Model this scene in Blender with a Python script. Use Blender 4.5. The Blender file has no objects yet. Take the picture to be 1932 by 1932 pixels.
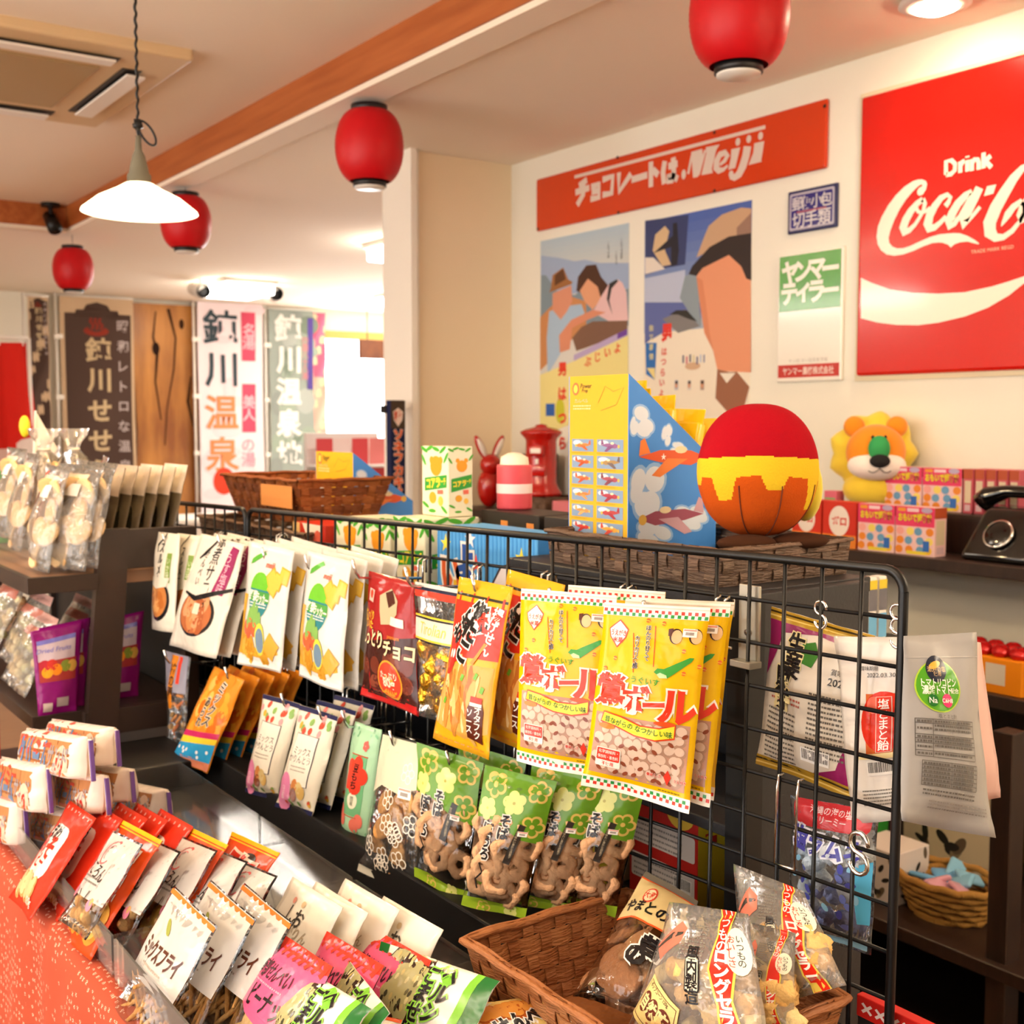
import bpy, bmesh, math, random
import numpy as np
from mathutils import Vector, Matrix, noise
from mathutils.geometry import tessellate_polygon

random.seed(7)
SC = bpy.context.scene
COL = SC.collection
PI = math.pi
CAMZ = 1.5

# ------------------------------------------------------------------ camera
HEAD, PITCH, FPX = math.radians(35.04), math.radians(4.29), 2254.0
FW = np.array([math.sin(HEAD) * math.cos(PITCH), math.cos(HEAD) * math.cos(PITCH), -math.sin(PITCH)])
RT = np.array([math.cos(HEAD), -math.sin(HEAD), 0.0])
UP = np.cross(RT, FW)
CAM = np.array([0, 0, CAMZ])
cd = bpy.data.cameras.new('camera')
cam = bpy.data.objects.new('camera', cd)
COL.objects.link(cam)
cam.matrix_world = Matrix(((RT[0], UP[0], -FW[0], 0), (RT[1], UP[1], -FW[1], 0), (RT[2], UP[2], -FW[2], CAMZ), (0, 0, 0, 1)))
cd.sensor_width = 15.6
cd.lens = FPX / 1932 * 15.6
cd.clip_start = 0.02
cd.dof.use_dof = True
cd.dof.focus_distance = 1.22
cd.dof.aperture_fstop = 4.5
SC.camera = cam

# ------------------------------------------------------------------ world, exposure
SC.view_settings.view_transform = 'Standard'
SC.view_settings.look = 'None'
SC.view_settings.gamma = 1.0
SC.view_settings.exposure = 1.0
SC.view_settings.use_curve_mapping = False
SC.cycles.max_bounces = 10
SC.cycles.transparent_max_bounces = 24
SC.cycles.diffuse_bounces = 4
SC.cycles.glossy_bounces = 3
SC.cycles.caustics_reflective = False
SC.cycles.caustics_refractive = False
SC.cycles.sample_clamp_indirect = 8.0
wd = bpy.data.worlds.new('daylight')
SC.world = wd
wd.use_nodes = True
wd.node_tree.nodes['Background'].inputs[0].default_value = (0.93, 0.97, 1.0, 1)
wd.node_tree.nodes['Background'].inputs[1].default_value = 4.0


def at(x, y, X=None, Y=None, Z=None, d=None):
    """point of the place seen at photo pixel x,y on a plane of the room"""
    r = FW + RT * ((x - 966) / FPX) + UP * ((966 - y) / FPX)
    if X is not None:
        t = X / r[0]
    elif Y is not None:
        t = Y / r[1]
    elif Z is not None:
        t = (Z - CAMZ) / r[2]
    else:
        t = d
    return CAM + r * t


def at_plane(x, y, P, n):
    r = FW + RT * ((x - 966) / FPX) + UP * ((966 - y) / FPX)
    return CAM + r * (((np.array(P) - CAM) @ n) / (r @ n))


# ------------------------------------------------------------------ colours and materials
def lin(c):
    if isinstance(c, str):
        c = [int(c[i:i + 2], 16) / 255 for i in (0, 2, 4)]
    return tuple(v / 12.92 if v <= 0.04045 else ((v + 0.055) / 1.055) ** 2.4 for v in c[:3]) + (1.0,)


MATS = {}


def mat(name, col=None, rough=0.5, metal=0.0, attr=False, bump=0, bscale=60, bstretch=(1, 1, 1), spec=0.5, emit=None,
        estr=0, coat=0.0, sub=0.0, noise_col=None, nscale=8.0, nstretch=(1, 1, 1), sheen=0.0, ndetail=4.0, transl=0.0):
    if name in MATS:
        return MATS[name]
    m = bpy.data.materials.new(name)
    m.use_nodes = True
    nt = m.node_tree
    b = nt.nodes['Principled BSDF']
    b.inputs['Roughness'].default_value = rough
    b.inputs['Metallic'].default_value = metal
    b.inputs['Specular IOR Level'].default_value = spec
    b.inputs['Coat Weight'].default_value = coat
    b.inputs['Coat Roughness'].default_value = 0.08
    b.inputs['Sheen Weight'].default_value = sheen
    if col is not None:
        b.inputs['Base Color'].default_value = lin(col)
    if attr:
        a = nt.nodes.new('ShaderNodeAttribute')
        a.attribute_name = 'col'
        nt.links.new(a.outputs['Color'], b.inputs['Base Color'])
    if noise_col is not None or bump:
        tc = nt.nodes.new('ShaderNodeTexCoord')
    if noise_col is not None:
        mp = nt.nodes.new('ShaderNodeMapping')
        mp.inputs['Scale'].default_value = nstretch
        n = nt.nodes.new('ShaderNodeTexNoise')
        n.inputs['Scale'].default_value = nscale
        n.inputs['Detail'].default_value = ndetail
        r = nt.nodes.new('ShaderNodeValToRGB')
        r.color_ramp.elements[0].position = 0.35
        r.color_ramp.elements[1].position = 0.65
        r.color_ramp.elements[0].color = lin(col)
        r.color_ramp.elements[1].color = lin(noise_col)
        nt.links.new(tc.outputs['Object'], mp.inputs[0])
        nt.links.new(mp.outputs[0], n.inputs['Vector'])
        nt.links.new(n.outputs[0], r.inputs[0])
        nt.links.new(r.outputs[0], b.inputs['Base Color'])
    if bump:
        mp2 = nt.nodes.new('ShaderNodeMapping')
        mp2.inputs['Scale'].default_value = bstretch
        n2 = nt.nodes.new('ShaderNodeTexNoise')
        n2.inputs['Scale'].default_value = bscale
        n2.inputs['Detail'].default_value = 2.0
        bp = nt.nodes.new('ShaderNodeBump')
        bp.inputs['Strength'].default_value = bump
        bp.inputs['Distance'].default_value = 0.01
        nt.links.new(tc.outputs['Object'], mp2.inputs[0])
        nt.links.new(mp2.outputs[0], n2.inputs['Vector'])
        nt.links.new(n2.outputs[0], bp.inputs['Height'])
        nt.links.new(bp.outputs[0], b.inputs['Normal'])
    if emit is not None:
        b.inputs['Emission Color'].default_value = lin(emit)
        b.inputs['Emission Strength'].default_value = estr
    MATS[name] = m
    return m


def mat_film(name, tint='ffffff', veil=0.0, gloss=1.0, rough=0.06, bump=0.5, bscale=30.0):
    """thin clear plastic: see-through, a glossy skin, and an optional milky veil"""
    if name in MATS:
        return MATS[name]
    m = bpy.data.materials.new(name)
    m.use_nodes = True
    nt = m.node_tree
    nt.nodes.remove(nt.nodes['Principled BSDF'])
    out = nt.nodes['Material Output']
    tr = nt.nodes.new('ShaderNodeBsdfTransparent')
    tr.inputs[0].default_value = lin(tint)
    gl = nt.nodes.new('ShaderNodeBsdfGlossy')
    gl.inputs['Roughness'].default_value = rough
    gl.inputs['Color'].default_value = (1, 1, 1, 1)
    tc = nt.nodes.new('ShaderNodeTexCoord')
    n2 = nt.nodes.new('ShaderNodeTexNoise')
    n2.inputs['Scale'].default_value = bscale
    n2.inputs['Detail'].default_value = 2.5
    bp = nt.nodes.new('ShaderNodeBump')
    bp.inputs['Strength'].default_value = bump
    bp.inputs['Distance'].default_value = 0.01
    nt.links.new(tc.outputs['Object'], n2.inputs['Vector'])
    nt.links.new(n2.outputs[0], bp.inputs['Height'])
    nt.links.new(bp.outputs[0], gl.inputs['Normal'])
    base = tr
    if veil > 0:
        df = nt.nodes.new('ShaderNodeBsdfDiffuse')
        df.inputs[0].default_value = lin('f6f1ea')
        tl = nt.nodes.new('ShaderNodeBsdfTranslucent')
        tl.inputs[0].default_value = lin('f6f1ea')
        ms = nt.nodes.new('ShaderNodeMixShader')
        ms.inputs[0].default_value = 0.3
        nt.links.new(df.outputs[0], ms.inputs[1])
        nt.links.new(tl.outputs[0], ms.inputs[2])
        mv = nt.nodes.new('ShaderNodeMixShader')
        mv.inputs[0].default_value = veil
        nt.links.new(tr.outputs[0], mv.inputs[1])
        nt.links.new(ms.outputs[0], mv.inputs[2])
        base = mv
    lw = nt.nodes.new('ShaderNodeFresnel')
    lw.inputs['IOR'].default_value = 1.45
    mu = nt.nodes.new('ShaderNodeMath')
    mu.operation = 'MULTIPLY'
    mu.inputs[1].default_value = gloss
    nt.links.new(bp.outputs[0], lw.inputs['Normal'])
    nt.links.new(lw.outputs[0], mu.inputs[0])
    mx = nt.nodes.new('ShaderNodeMixShader')
    nt.links.new(mu.outputs[0], mx.inputs[0])
    nt.links.new(base.outputs[0], mx.inputs[1])
    nt.links.new(gl.outputs[0], mx.inputs[2])
    nt.links.new(mx.outputs[0], out.inputs['Surface'])
    MATS[name] = m
    return m


M_PRINT = mat('printed_film', attr=True, rough=0.2, bump=0.2, bscale=34, spec=0.3, coat=0.0)
M_PAPER = mat('printed_card', attr=True, rough=0.45, spec=0.35)
M_MATTE = mat('printed_matte', attr=True, rough=0.8, spec=0.2)
M_ENAMEL = mat('enamel_print', attr=True, rough=0.2, spec=0.5, coat=0.4)
M_CLEAR = mat_film('clear_film')
M_CRINK = mat_film('crinkled_film', bump=0.7, bscale=40, rough=0.1, gloss=1.1, veil=0.05)
M_GLARE = mat_film('glare_veil_film', bump=0.8, bscale=30, rough=0.12, gloss=1.2, veil=0.22)  # milky veil puts the glare on clear bags into the film colour
M_VEIL = mat_film('frosted_film', veil=0.9, bump=0.4, gloss=.8)
M_ACRYL = mat_film('acrylic', bump=0.0, rough=0.03, gloss=1.0)
M_FROST = mat_film('frosted_acrylic', bump=0.0, rough=0.08, gloss=1.0, veil=0.2)
M_THIN = mat_film('thin_acrylic', bump=0.0, rough=.05, gloss=.3, veil=.03)
M_FOOD = mat('baked_food', attr=True, rough=0.75, bump=0.35, bscale=160, spec=0.3)


# ------------------------------------------------------------------ mesh helpers
class G:
    """collects shapes (with a colour per face) into one mesh object"""

    def __init__(s):
        s.v, s.f, s.c, s.m = [], [], [], []

    def add(s, vf, c='ffffff', M=None):
        V, Fc = vf
        o = len(s.v)
        if M is not None:
            V = [tuple(M @ Vector(p)) for p in V]
        s.v += [tuple(p) for p in V]
        s.f += [tuple(i + o for i in q) for q in Fc]
        lc = lin(c) if isinstance(c, str) else c
        s.c += [lc] * len(Fc)
        return s

    def build(s, name, m, parent=None, smooth=False, loc=None, rot=None):
        me = bpy.data.meshes.new(name)
        me.from_pydata(s.v, [], s.f)
        a = me.attributes.new('col', 'FLOAT_COLOR', 'FACE')
        a.data.foreach_set('color', np.array(s.c, dtype=np.float32).ravel())
        if smooth:
            me.polygons.foreach_set('use_smooth', [True] * len(me.polygons))
        me.materials.append(m)
        me.update()
        o = bpy.data.objects.new(name, me)
        COL.objects.link(o)
        if parent is not None:
            o.parent = parent
        if loc is not None:
            o.location = loc
        if rot is not None:
            o.rotation_euler = rot
        return o


def tag(o, label=None, cat=None, group=None, kind=None):
    if label:
        o['label'] = label
    if cat:
        o['category'] = cat
    if group:
        o['group'] = group
    if kind:
        o['kind'] = kind
    return o


def thing(name, label, cat, loc=(0, 0, 0), rotz=0, group=None):
    o = bpy.data.objects.new(name, None)
    COL.objects.link(o)
    o.empty_display_size = 0.05
    o.location = loc
    o.rotation_euler = (0, 0, rotz)
    return tag(o, label, cat, group)


def dup(root, loc=None, rot=None, label=None, group=None, parent=None, scale=None):
    r = root.copy()
    COL.objects.link(r)
    if loc is not None:
        r.location = loc
    if rot is not None:
        r.rotation_euler = rot
    if scale is not None:
        r.scale = scale
    if label:
        r['label'] = label
    if group:
        r['group'] = group
    if parent is not None:
        r.parent = parent
    for ch in list(root.children):
        dup(ch, parent=r)
    return r


def box(x0, x1, y0, y1, z0, z1):
    V = [(x0, y0, z0), (x1, y0, z0), (x1, y1, z0), (x0, y1, z0), (x0, y0, z1), (x1, y0, z1), (x1, y1, z1), (x0, y1, z1)]
    return V, [(0, 3, 2, 1), (4, 5, 6, 7), (0, 1, 5, 4), (1, 2, 6, 5), (2, 3, 7, 6), (3, 0, 4, 7)]


def bbox(x0, x1, y0, y1, z0, z1, r=0.004, seg=2):
    bm = bmesh.new()
    V, Fc = box(x0, x1, y0, y1, z0, z1)
    vs = [bm.verts.new(p) for p in V]
    for q in Fc:
        bm.faces.new([vs[i] for i in q])
    bmesh.ops.bevel(bm, geom=bm.edges[:], offset=r, segments=seg, affect='EDGES', profile=0.5)
    bm.verts.index_update()
    out = [tuple(v.co) for v in bm.verts], [tuple(v.index for v in q.verts) for q in bm.faces]
    bm.free()
    return out


def tube(path, r, n=8, caps=True):
    P = [Vector(p) for p in path]
    V, Fc = [], []
    t0 = (P[1] - P[0]).normalized()
    nrm = t0.orthogonal().normalized()
    for i, p in enumerate(P):
        if i == 0:
            t = P[1] - P[0]
        elif i == len(P) - 1:
            t = P[-1] - P[-2]
        else:
            t = (P[i + 1] - P[i]).normalized() + (P[i] - P[i - 1]).normalized()
        t = t.normalized()
        nrm = (nrm - t * nrm.dot(t)).normalized()
        b = t.cross(nrm)
        rr = r[i] if isinstance(r, (list, tuple)) else r
        for k in range(n):
            a = 2 * PI * k / n
            V.append(tuple(p + (nrm * math.cos(a) + b * math.sin(a)) * rr))
    for i in range(len(P) - 1):
        for k in range(n):
            k2 = (k + 1) % n
            Fc.append((i * n + k, i * n + k2, (i + 1) * n + k2, (i + 1) * n + k))
    if caps:
        Fc.append(tuple(range(n - 1, -1, -1)))
        Fc.append(tuple((len(P) - 1) * n + k for k in range(n)))
    return V, Fc


def lathe(prof, n=24, sx=1.0, sy=1.0):
    V, Fc = [], []
    for r, z in prof:
        for k in range(n):
            a = 2 * PI * k / n
            V.append((r * math.cos(a) * sx, r * math.sin(a) * sy, z))
    for i in range(len(prof) - 1):
        for k in range(n):
            k2 = (k + 1) % n
            Fc.append((i * n + k, i * n + k2, (i + 1) * n + k2, (i + 1) * n + k))
    return V, Fc


def ellipsoid(c, r, nu=12, nv=8, fn=None):
    V, Fc = [], []
    for i in range(nv + 1):
        th = PI * i / nv
        for k in range(nu):
            a = 2 * PI * k / nu
            d = (math.sin(th) * math.cos(a), math.sin(th) * math.sin(a), math.cos(th))
            s = fn(d) if fn else 1.0
            V.append((c[0] + r[0] * d[0] * s, c[1] + r[1] * d[1] * s, c[2] + r[2] * d[2] * s))
    for i in range(nv):
        for k in range(nu):
            k2 = (k + 1) % nu
            Fc.append((i * nu + k, (i + 1) * nu + k, (i + 1) * nu + k2, i * nu + k2))
    return V, Fc


def prism(poly, depth, z0=0.0):
    """2-D polygon in x,z pushed along y"""
    tri = tessellate_polygon([[Vector((p[0], p[1], 0)) for p in poly]])
    n = len(poly)
    V = [(p[0], z0, p[1]) for p in poly] + [(p[0], z0 + depth, p[1]) for p in poly]
    Fc = [tuple(t) for t in tri] + [tuple(n + i for i in reversed(t)) for t in tri]
    Fc += [(i, (i + 1) % n, n + (i + 1) % n, n + i) for i in range(n)]
    return V, Fc


# ------------------------------------------------------------------ flat artwork (lettering, emblems) laid on surfaces
TXT = {}


def glyphs(s, bold):
    k = (s, round(bold, 4))
    if k not in TXT:
        cu = bpy.data.curves.new('lettering', 'FONT')
        cu.body = s
        cu.resolution_u = 2
        cu.offset = bold
        o = bpy.data.objects.new('lettering', cu)
        COL.objects.link(o)
        me = bpy.data.meshes.new_from_object(o.evaluated_get(bpy.context.evaluated_depsgraph_get()))
        V = np.array([(v.co.x, v.co.y) for v in me.vertices]) if len(me.vertices) else np.zeros((0, 2))
        me.calc_loop_triangles()
        T = [tuple(t.vertices) for t in me.loop_triangles]
        bpy.data.meshes.remove(me)
        bpy.data.objects.remove(o)
        bpy.data.curves.remove(cu)
        TXT[k] = (V, T)
    return TXT[k]


class Art:
    """flat shapes; x runs 0..1 across the width, y downwards from the top in the same unit"""

    def __init__(s, asp=1.0):
        s.asp = asp
        s.it = []

    def tri(s, V, T, c, l):
        s.it.append((np.array(V, float), T, lin(c), l))

    def poly(s, pts, c, l=1):
        T = tessellate_polygon([[Vector((p[0], p[1], 0)) for p in pts]])
        s.tri(pts, [tuple(t) for t in T], c, l)
        return s

    def rect(s, x, y, w, h, c, l=1, rot=0, r=0):
        if r:
            pts = []
            for cx, cy, a0 in ((x + w - r, y + h - r, 0), (x + r, y + h - r, 90), (x + r, y + r, 180), (x + w - r, y + r, 270)):
                pts += [(cx + r * math.cos(math.radians(a0 + k * 30)), cy + r * math.sin(math.radians(a0 + k * 30))) for k in range(4)]
        else:
            pts = [(x, y), (x + w, y), (x + w, y + h), (x, y + h)]
        if rot:
            cx, cy = x + w / 2, y + h / 2
            ca, sa = math.cos(rot), math.sin(rot)
            pts = [(cx + (p[0] - cx) * ca - (p[1] - cy) * sa, cy + (p[0] - cx) * sa + (p[1] - cy) * ca) for p in pts]
        return s.poly(pts, c, l)

    def ell(s, cx, cy, rx, ry, c, l=1, n=18, rot=0):
        ca, sa = math.cos(rot), math.sin(rot)
        pts = []
        for k in range(n):
            a = 2 * PI * k / n
            x, y = rx * math.cos(a), ry * math.sin(a)
            pts.append((cx + x * ca - y * sa, cy + x * sa + y * ca))
        V = [(cx, cy)] + pts
        s.tri(V, [(0, 1 + k, 1 + (k + 1) % n) for k in range(n)], c, l)
        return s

    def line(s, pts, w, c, l=1, closed=False):
        P = [np.array(p, float) for p in pts]
        if closed:
            P.append(P[0])
        ww = w if isinstance(w, (list, tuple)) else [w] * len(P)
        L, R = [], []
        for i, p in enumerate(P):
            if closed and i in (0, len(P) - 1):
                t = P[1] - P[-2]
            else:
                t = P[min(i + 1, len(P) - 1)] - P[max(i - 1, 0)]
            t = t / (np.hypot(*t) + 1e-9)
            n = np.array([-t[1], t[0]]) * ww[i] / 2
            L.append(p + n)
            R.append(p - n)
        n = len(P)
        s.tri(L + R, [q for i in range(n - 1) for q in ((i, i + 1, n + i + 1), (i, n + i + 1, n + i))], c, l)
        return s

    def text(s, t, x, y, h, c, l=2, bold=0.0, rot=0, sx=1.0, vert=False, outline=None, ow=0.05, align='c', shear=0, w=None):
        """h = letter height; x,y = centre ('c') or left middle ('l')"""
        if vert:
            step = h * 1.06
            n = len(t)
            ca, sa = math.cos(rot), math.sin(rot)
            for i, ch in enumerate(t):
                dy = (i - (n - 1) / 2) * step
                s.text(ch, x - dy * sa, y + dy * ca, h, c, l, bold, rot, sx, False, outline, ow)
            return s
        if outline:
            s.text(t, x, y, h, outline, l, bold + ow, rot, sx, align=align, shear=shear, w=w)
            l += 1
        V, T = glyphs(t, bold)
        if not len(V):
            return s
        V0, _ = glyphs(t, 0.0)
        V = V.copy()
        mn, mx = V0.min(0), V0.max(0)
        k = h / max(mx[1] - mn[1], 0.62 if len(t) > 1 else 0.5)
        if ord(t[0]) > 0x2000:
            k = h / 0.86
        if w is not None:
            sx = w / ((mx[0] - mn[0]) * k)
        V[:, 0] = (V[:, 0] - (mn[0] if align == 'l' else (mn[0] + mx[0]) / 2)) * k * sx
        V[:, 1] = -(V[:, 1] - (mn[1] + mx[1]) / 2) * k
        V[:, 0] -= shear * V[:, 1]
        ca, sa = math.cos(rot), math.sin(rot)
        W = np.stack([x + V[:, 0] * ca - V[:, 1] * sa, y + V[:, 0] * sa + V[:, 1] * ca], 1)
        s.tri(W, T, c, l)
        return s

    def geom(s, surf, lim=0.09, off=0.0002):
        """-> G: shapes refined and laid onto surf(x,y,offset)->point"""
        g = G()
        for V, T, c, l in s.it:
            V = [tuple(p) for p in V]
            mid = {}
            work = list(T)
            for _ in range(6):
                nw = []
                split = False

                def mp(i, j):
                    k = (min(i, j), max(i, j))
                    if k not in mid:
                        mid[k] = len(V)
                        V.append(((V[i][0] + V[j][0]) / 2, (V[i][1] + V[j][1]) / 2))
                    return mid[k]
                for t in work:
                    a, b, d = t
                    e = [math.dist(V[a], V[b]) > lim, math.dist(V[b], V[d]) > lim, math.dist(V[d], V[a]) > lim]
                    if not any(e):
                        nw.append(t)
                        continue
                    split = True
                    ab = mp(a, b) if e[0] else None
                    bd = mp(b, d) if e[1] else None
                    da = mp(d, a) if e[2] else None
                    k = sum(e)
                    if k == 3:
                        nw += [(a, ab, da), (ab, b, bd), (da, bd, d), (ab, bd, da)]
                    elif k == 1:
                        if ab is not None:
                            nw += [(a, ab, d), (ab, b, d)]
                        elif bd is not None:
                            nw += [(b, bd, a), (bd, d, a)]
                        else:
                            nw += [(d, da, b), (da, a, b)]
                    else:
                        if ab is None:
                            nw += [(d, da, bd), (da, a, b), (da, b, bd)]
                        elif bd is None:
                            nw += [(a, ab, da), (ab, b, d), (ab, d, da)]
                        else:
                            nw += [(b, bd, ab), (bd, d, a), (bd, a, ab)]
                work = nw
                if not split:
                    break
            o = len(g.v)
            eps = off * (l + 1) + 1.2e-5 * (len(g.f) % 7)
            g.v += [tuple(surf(p[0], p[1], eps)) for p in V]
            for t in work:
                a, b, d = (V[i] for i in t)
                if (b[0] - a[0]) * (d[1] - a[1]) - (b[1] - a[1]) * (d[0] - a[0]) < 0:
                    t = (t[0], t[1], t[2])
                else:
                    t = (t[0], t[2], t[1])
                g.f.append(tuple(i + o for i in t))
            g.c += [c] * len(work)
        return g


def flat_surf(w, face='-Y'):
    """artwork plane in local x (width w, centred) and z (top at 0), facing local -y"""
    return lambda x, y, o: ((x - 0.5) * w, -o, -y * w)


def frame_of(TL, TR, BR, BL):
    """local frame of a hanging sheet: x right, z up, -y towards the viewer"""
    TL, TR, BR, BL = (Vector(p) for p in (TL, TR, BR, BL))
    ex = ((TR - TL) + (BR - BL)).normalized()
    ez = ((TL - BL) + (TR - BR))
    ez = (ez - ex * ez.dot(ex)).normalized()
    ey = ez.cross(ex)
    o = (TL + TR) / 2
    M = Matrix(((ex.x, ey.x, ez.x, o.x), (ex.y, ey.y, ez.y, o.y), (ex.z, ey.z, ez.z, o.z), (0, 0, 0, 1)))
    return M


def fbm(x, y, s):
    return noise.noise(Vector((x, y, s * 7.31)))


class Pouch:
    """a filled bag between four corner points, pillow shaped with flat crimped ends"""

    def __init__(s, corners, thick=0.03, seal=(0.06, 0.05), seed=0, wrinkle=1.0, nx=14, ny=20, wave=0.004, pinch=0.05, bow=0.0, gus=2.4, bp=0.45):
        s.M = frame_of(*corners)
        Mi = s.M.inverted()
        TL, TR, BR, BL = (Mi @ Vector(p) for p in corners)
        s.w = ((TR - TL).length + (BR - BL).length) / 2
        s.h = ((TL - BL).length + (TR - BR).length) / 2
        s.asp = s.h / s.w
        s.nx, s.ny = nx, ny
        s.fr = []
        s.bk = []
        for j in range(ny + 1):
            t = j / ny
            rf, rb = [], []
            for i in range(nx + 1):
                u = i / nx
                tt = max(0.0, min(1.0, (t - seal[0]) / (1 - seal[0] - seal[1])))
                body = max(0.0, math.sin(PI * tt)) ** bp
                us = min(1.0, max(0.0, (u - .025) / .95))
                prof = (max(0.0, 1 - abs(2 * u - 1) ** gus) ** 0.6 if gus >= 10 else max(0.0, math.sin(PI * us)) ** (1.7 / gus)) * body
                pin = 1 - pinch * body * (1 - 0.4 * math.sin(PI * tt))
                uu = 0.5 + (u - 0.5) * pin
                P = TL * (1 - uu) * (1 - t) + TR * uu * (1 - t) + BL * (1 - uu) * t + BR * uu * t
                en = math.exp(-((t) / 0.18) ** 2) + math.exp(-((1 - t) / 0.18) ** 2)
                wr = (0.0016 * fbm(u * 3.1, t * 3.7, seed + .3) + (0.0013 * en + 0.0004) * fbm(u * 8 + t * 2, t * 4, seed + 5.1)) * wrinkle * 1.6
                wv = wave * math.sin(u * PI * 1.7 + seed * 1.9) * (max(0, t - 0.72) / 0.28) ** 1.5 + wave * 0.5 * math.sin(u * 4.1 + seed) * (max(0, 0.2 - t) / 0.2)
                wv += bow * math.sin(PI * t)
                dep = thick * (0.34 + 0.22 * tt) * prof
                rf.append(Vector((P.x, P.y - dep + wr * (0.3 + body) + wv - 0.0004, P.z)))
                rb.append(Vector((P.x, P.y + dep * 0.9 + wr * 0.6 + wv + 0.0004, P.z)))
            s.fr.append(rf)
            s.bk.append(rb)

    def S(s, x, y, off=0.0, back=False):
        g = s.bk if back else s.fr
        a = min(max(x, 0), 0.99999) * s.nx
        b = min(max(y / s.asp, 0), 0.99999) * s.ny
        i, j = int(a), int(b)
        fa, fb = a - i, b - j
        p00, p10, p01, p11 = g[j][i], g[j][i + 1], g[j + 1][i], g[j + 1][i + 1]
        if fa + fb <= 1:
            p = p00 + (p10 - p00) * fa + (p01 - p00) * fb
        else:
            p = p11 + (p01 - p11) * (1 - fa) + (p10 - p11) * (1 - fb)
        return Vector((p.x, p.y + (off if back else -off), p.z))

    def film(s, c='ffffff', cb=None):
        g = G()
        nx, ny = s.nx, s.ny
        W = nx + 1
        V = [tuple(p) for r in s.fr for p in r] + [tuple(p) for r in s.bk for p in r]
        o = W * (ny + 1)
        F1, F2 = [], []
        for j in range(ny):
            for i in range(nx):
                a, b, d, e = j * W + i, j * W + i + 1, (j + 1) * W + i, (j + 1) * W + i + 1
                F1 += [(a, d, b), (b, d, e)]
                F2 += [(o + a, o + b, o + d), (o + b, o + e, o + d)]
            F2.append((j * W, o + j * W, o + (j + 1) * W, (j + 1) * W))
            F2.append((j * W + nx, (j + 1) * W + nx, o + (j + 1) * W + nx, o + j * W + nx))
        for i in range(nx):
            F2.append((i, i + 1, o + i + 1, o + i))
            k = ny * W
            F2.append((k + i, o + k + i, o + k + i + 1, k + i + 1))
        g.v = V
        g.f = F1 + F2
        g.c = [lin(c)] * len(F1) + [lin(cb or c)] * len(F2)
        return g


def pack(name, label, cat, corners, art=None, base='ffffff', back=None, film=None, group=None, tagpos=None, lim=0.09, back_art=None,
         print_mat=None, part='wrapper', **kw):
    """one wrapped product: wrapper, printing on it, optional price tag"""
    P = Pouch(corners, **kw)
    root = thing(name, label, cat, group=group)
    root.matrix_world = P.M
    wr = P.film(base, back).build(part, film or M_PRINT, root, smooth=True)
    if art is not None:
        art(P.asp).geom(P.S, lim).build('print', print_mat or M_PRINT, wr, smooth=True)
    if back_art is not None:
        back_art(P.asp).geom(lambda x, y, o: P.S(1 - x, y, o, True), lim).build('print', print_mat or M_PRINT, wr, smooth=True)
    if tagpos:
        a = Art()
        x, y, w = tagpos
        a.rect(x, y, w, w * 0.55, 'f4efe6', 8)
        a.rect(x + w * .05, y + w * .04, w * .9, w * 0.1, 'e58f7c', 9)
        a.rect(x + w * .2, y + w * .22, w * .6, w * 0.2, '9a8f86', 9)
        a.geom(P.S, 0.05).build('price_tag', M_PAPER, wr)
    P.wrapper = wr
    return root, P
# ------------------------------------------------------------------ room lamps: shop ceiling fixtures, plus unseen hanging ones added for brightness
CL, CH = 2.564, 2.69          # lower and raised ceiling
M_WHITE_PL = mat('white_plastic', 'f3ede4', 0.4)


def emit_mat(name, col, s):
    return mat(name, 'ffffff', 0.5, emit=col, estr=s)


M_TUBE = emit_mat("added_lamp_glow", "ffe9cc", 14.0)
M_TUBE2 = emit_mat('far_fluorescent_glow', 'fff4e6', 11.0)
M_DOWN = emit_mat('downlight_glow', 'ffe9c4', 60.0)
M_BULB = emit_mat('bulb_glow', 'ffdca4', 320.0)


def added_fixture(label, cx, cy, z, lx, ly, m, drop=.3):  # out-of-view lamp added to brighten the goods, hung low to light the ceiling
    t = thing('ceiling_light', label, 'light', (cx, cy, z), 0, 'ceiling light fixtures')
    for s in (-1, 1):
        G().add(tube([(0, s * ly * .35, 0), (0, s * ly * .35, -drop)], .006, 8)).build('rod', M_WHITE_PL, t)
    G().add(bbox(-.03, .03, -ly / 2, ly / 2, -drop - .03, -drop, .004)).build('spine', M_WHITE_PL, t)
    G().add(bbox(-lx / 2, lx / 2, -ly / 2, ly / 2, -drop - .1, -drop - .02, .012)).build('diffuser', m, t)


def ceiling_fixture(label, cx, cy, z, lx, ly, m, group='ceiling light fixtures'):
    t = thing('ceiling_light', label, 'light', (cx, cy, z), 0, group)
    G().add(bbox(-lx / 2, lx / 2, -ly / 2, ly / 2, -0.03, 0.0, 0.006)).build('housing', M_WHITE_PL, t)
    G().add(bbox(-lx / 2 + .02, lx / 2 - .02, -ly / 2 + .02, ly / 2 - .02, -0.105, -0.025, 0.012)).build('diffuser', m, t)


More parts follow.
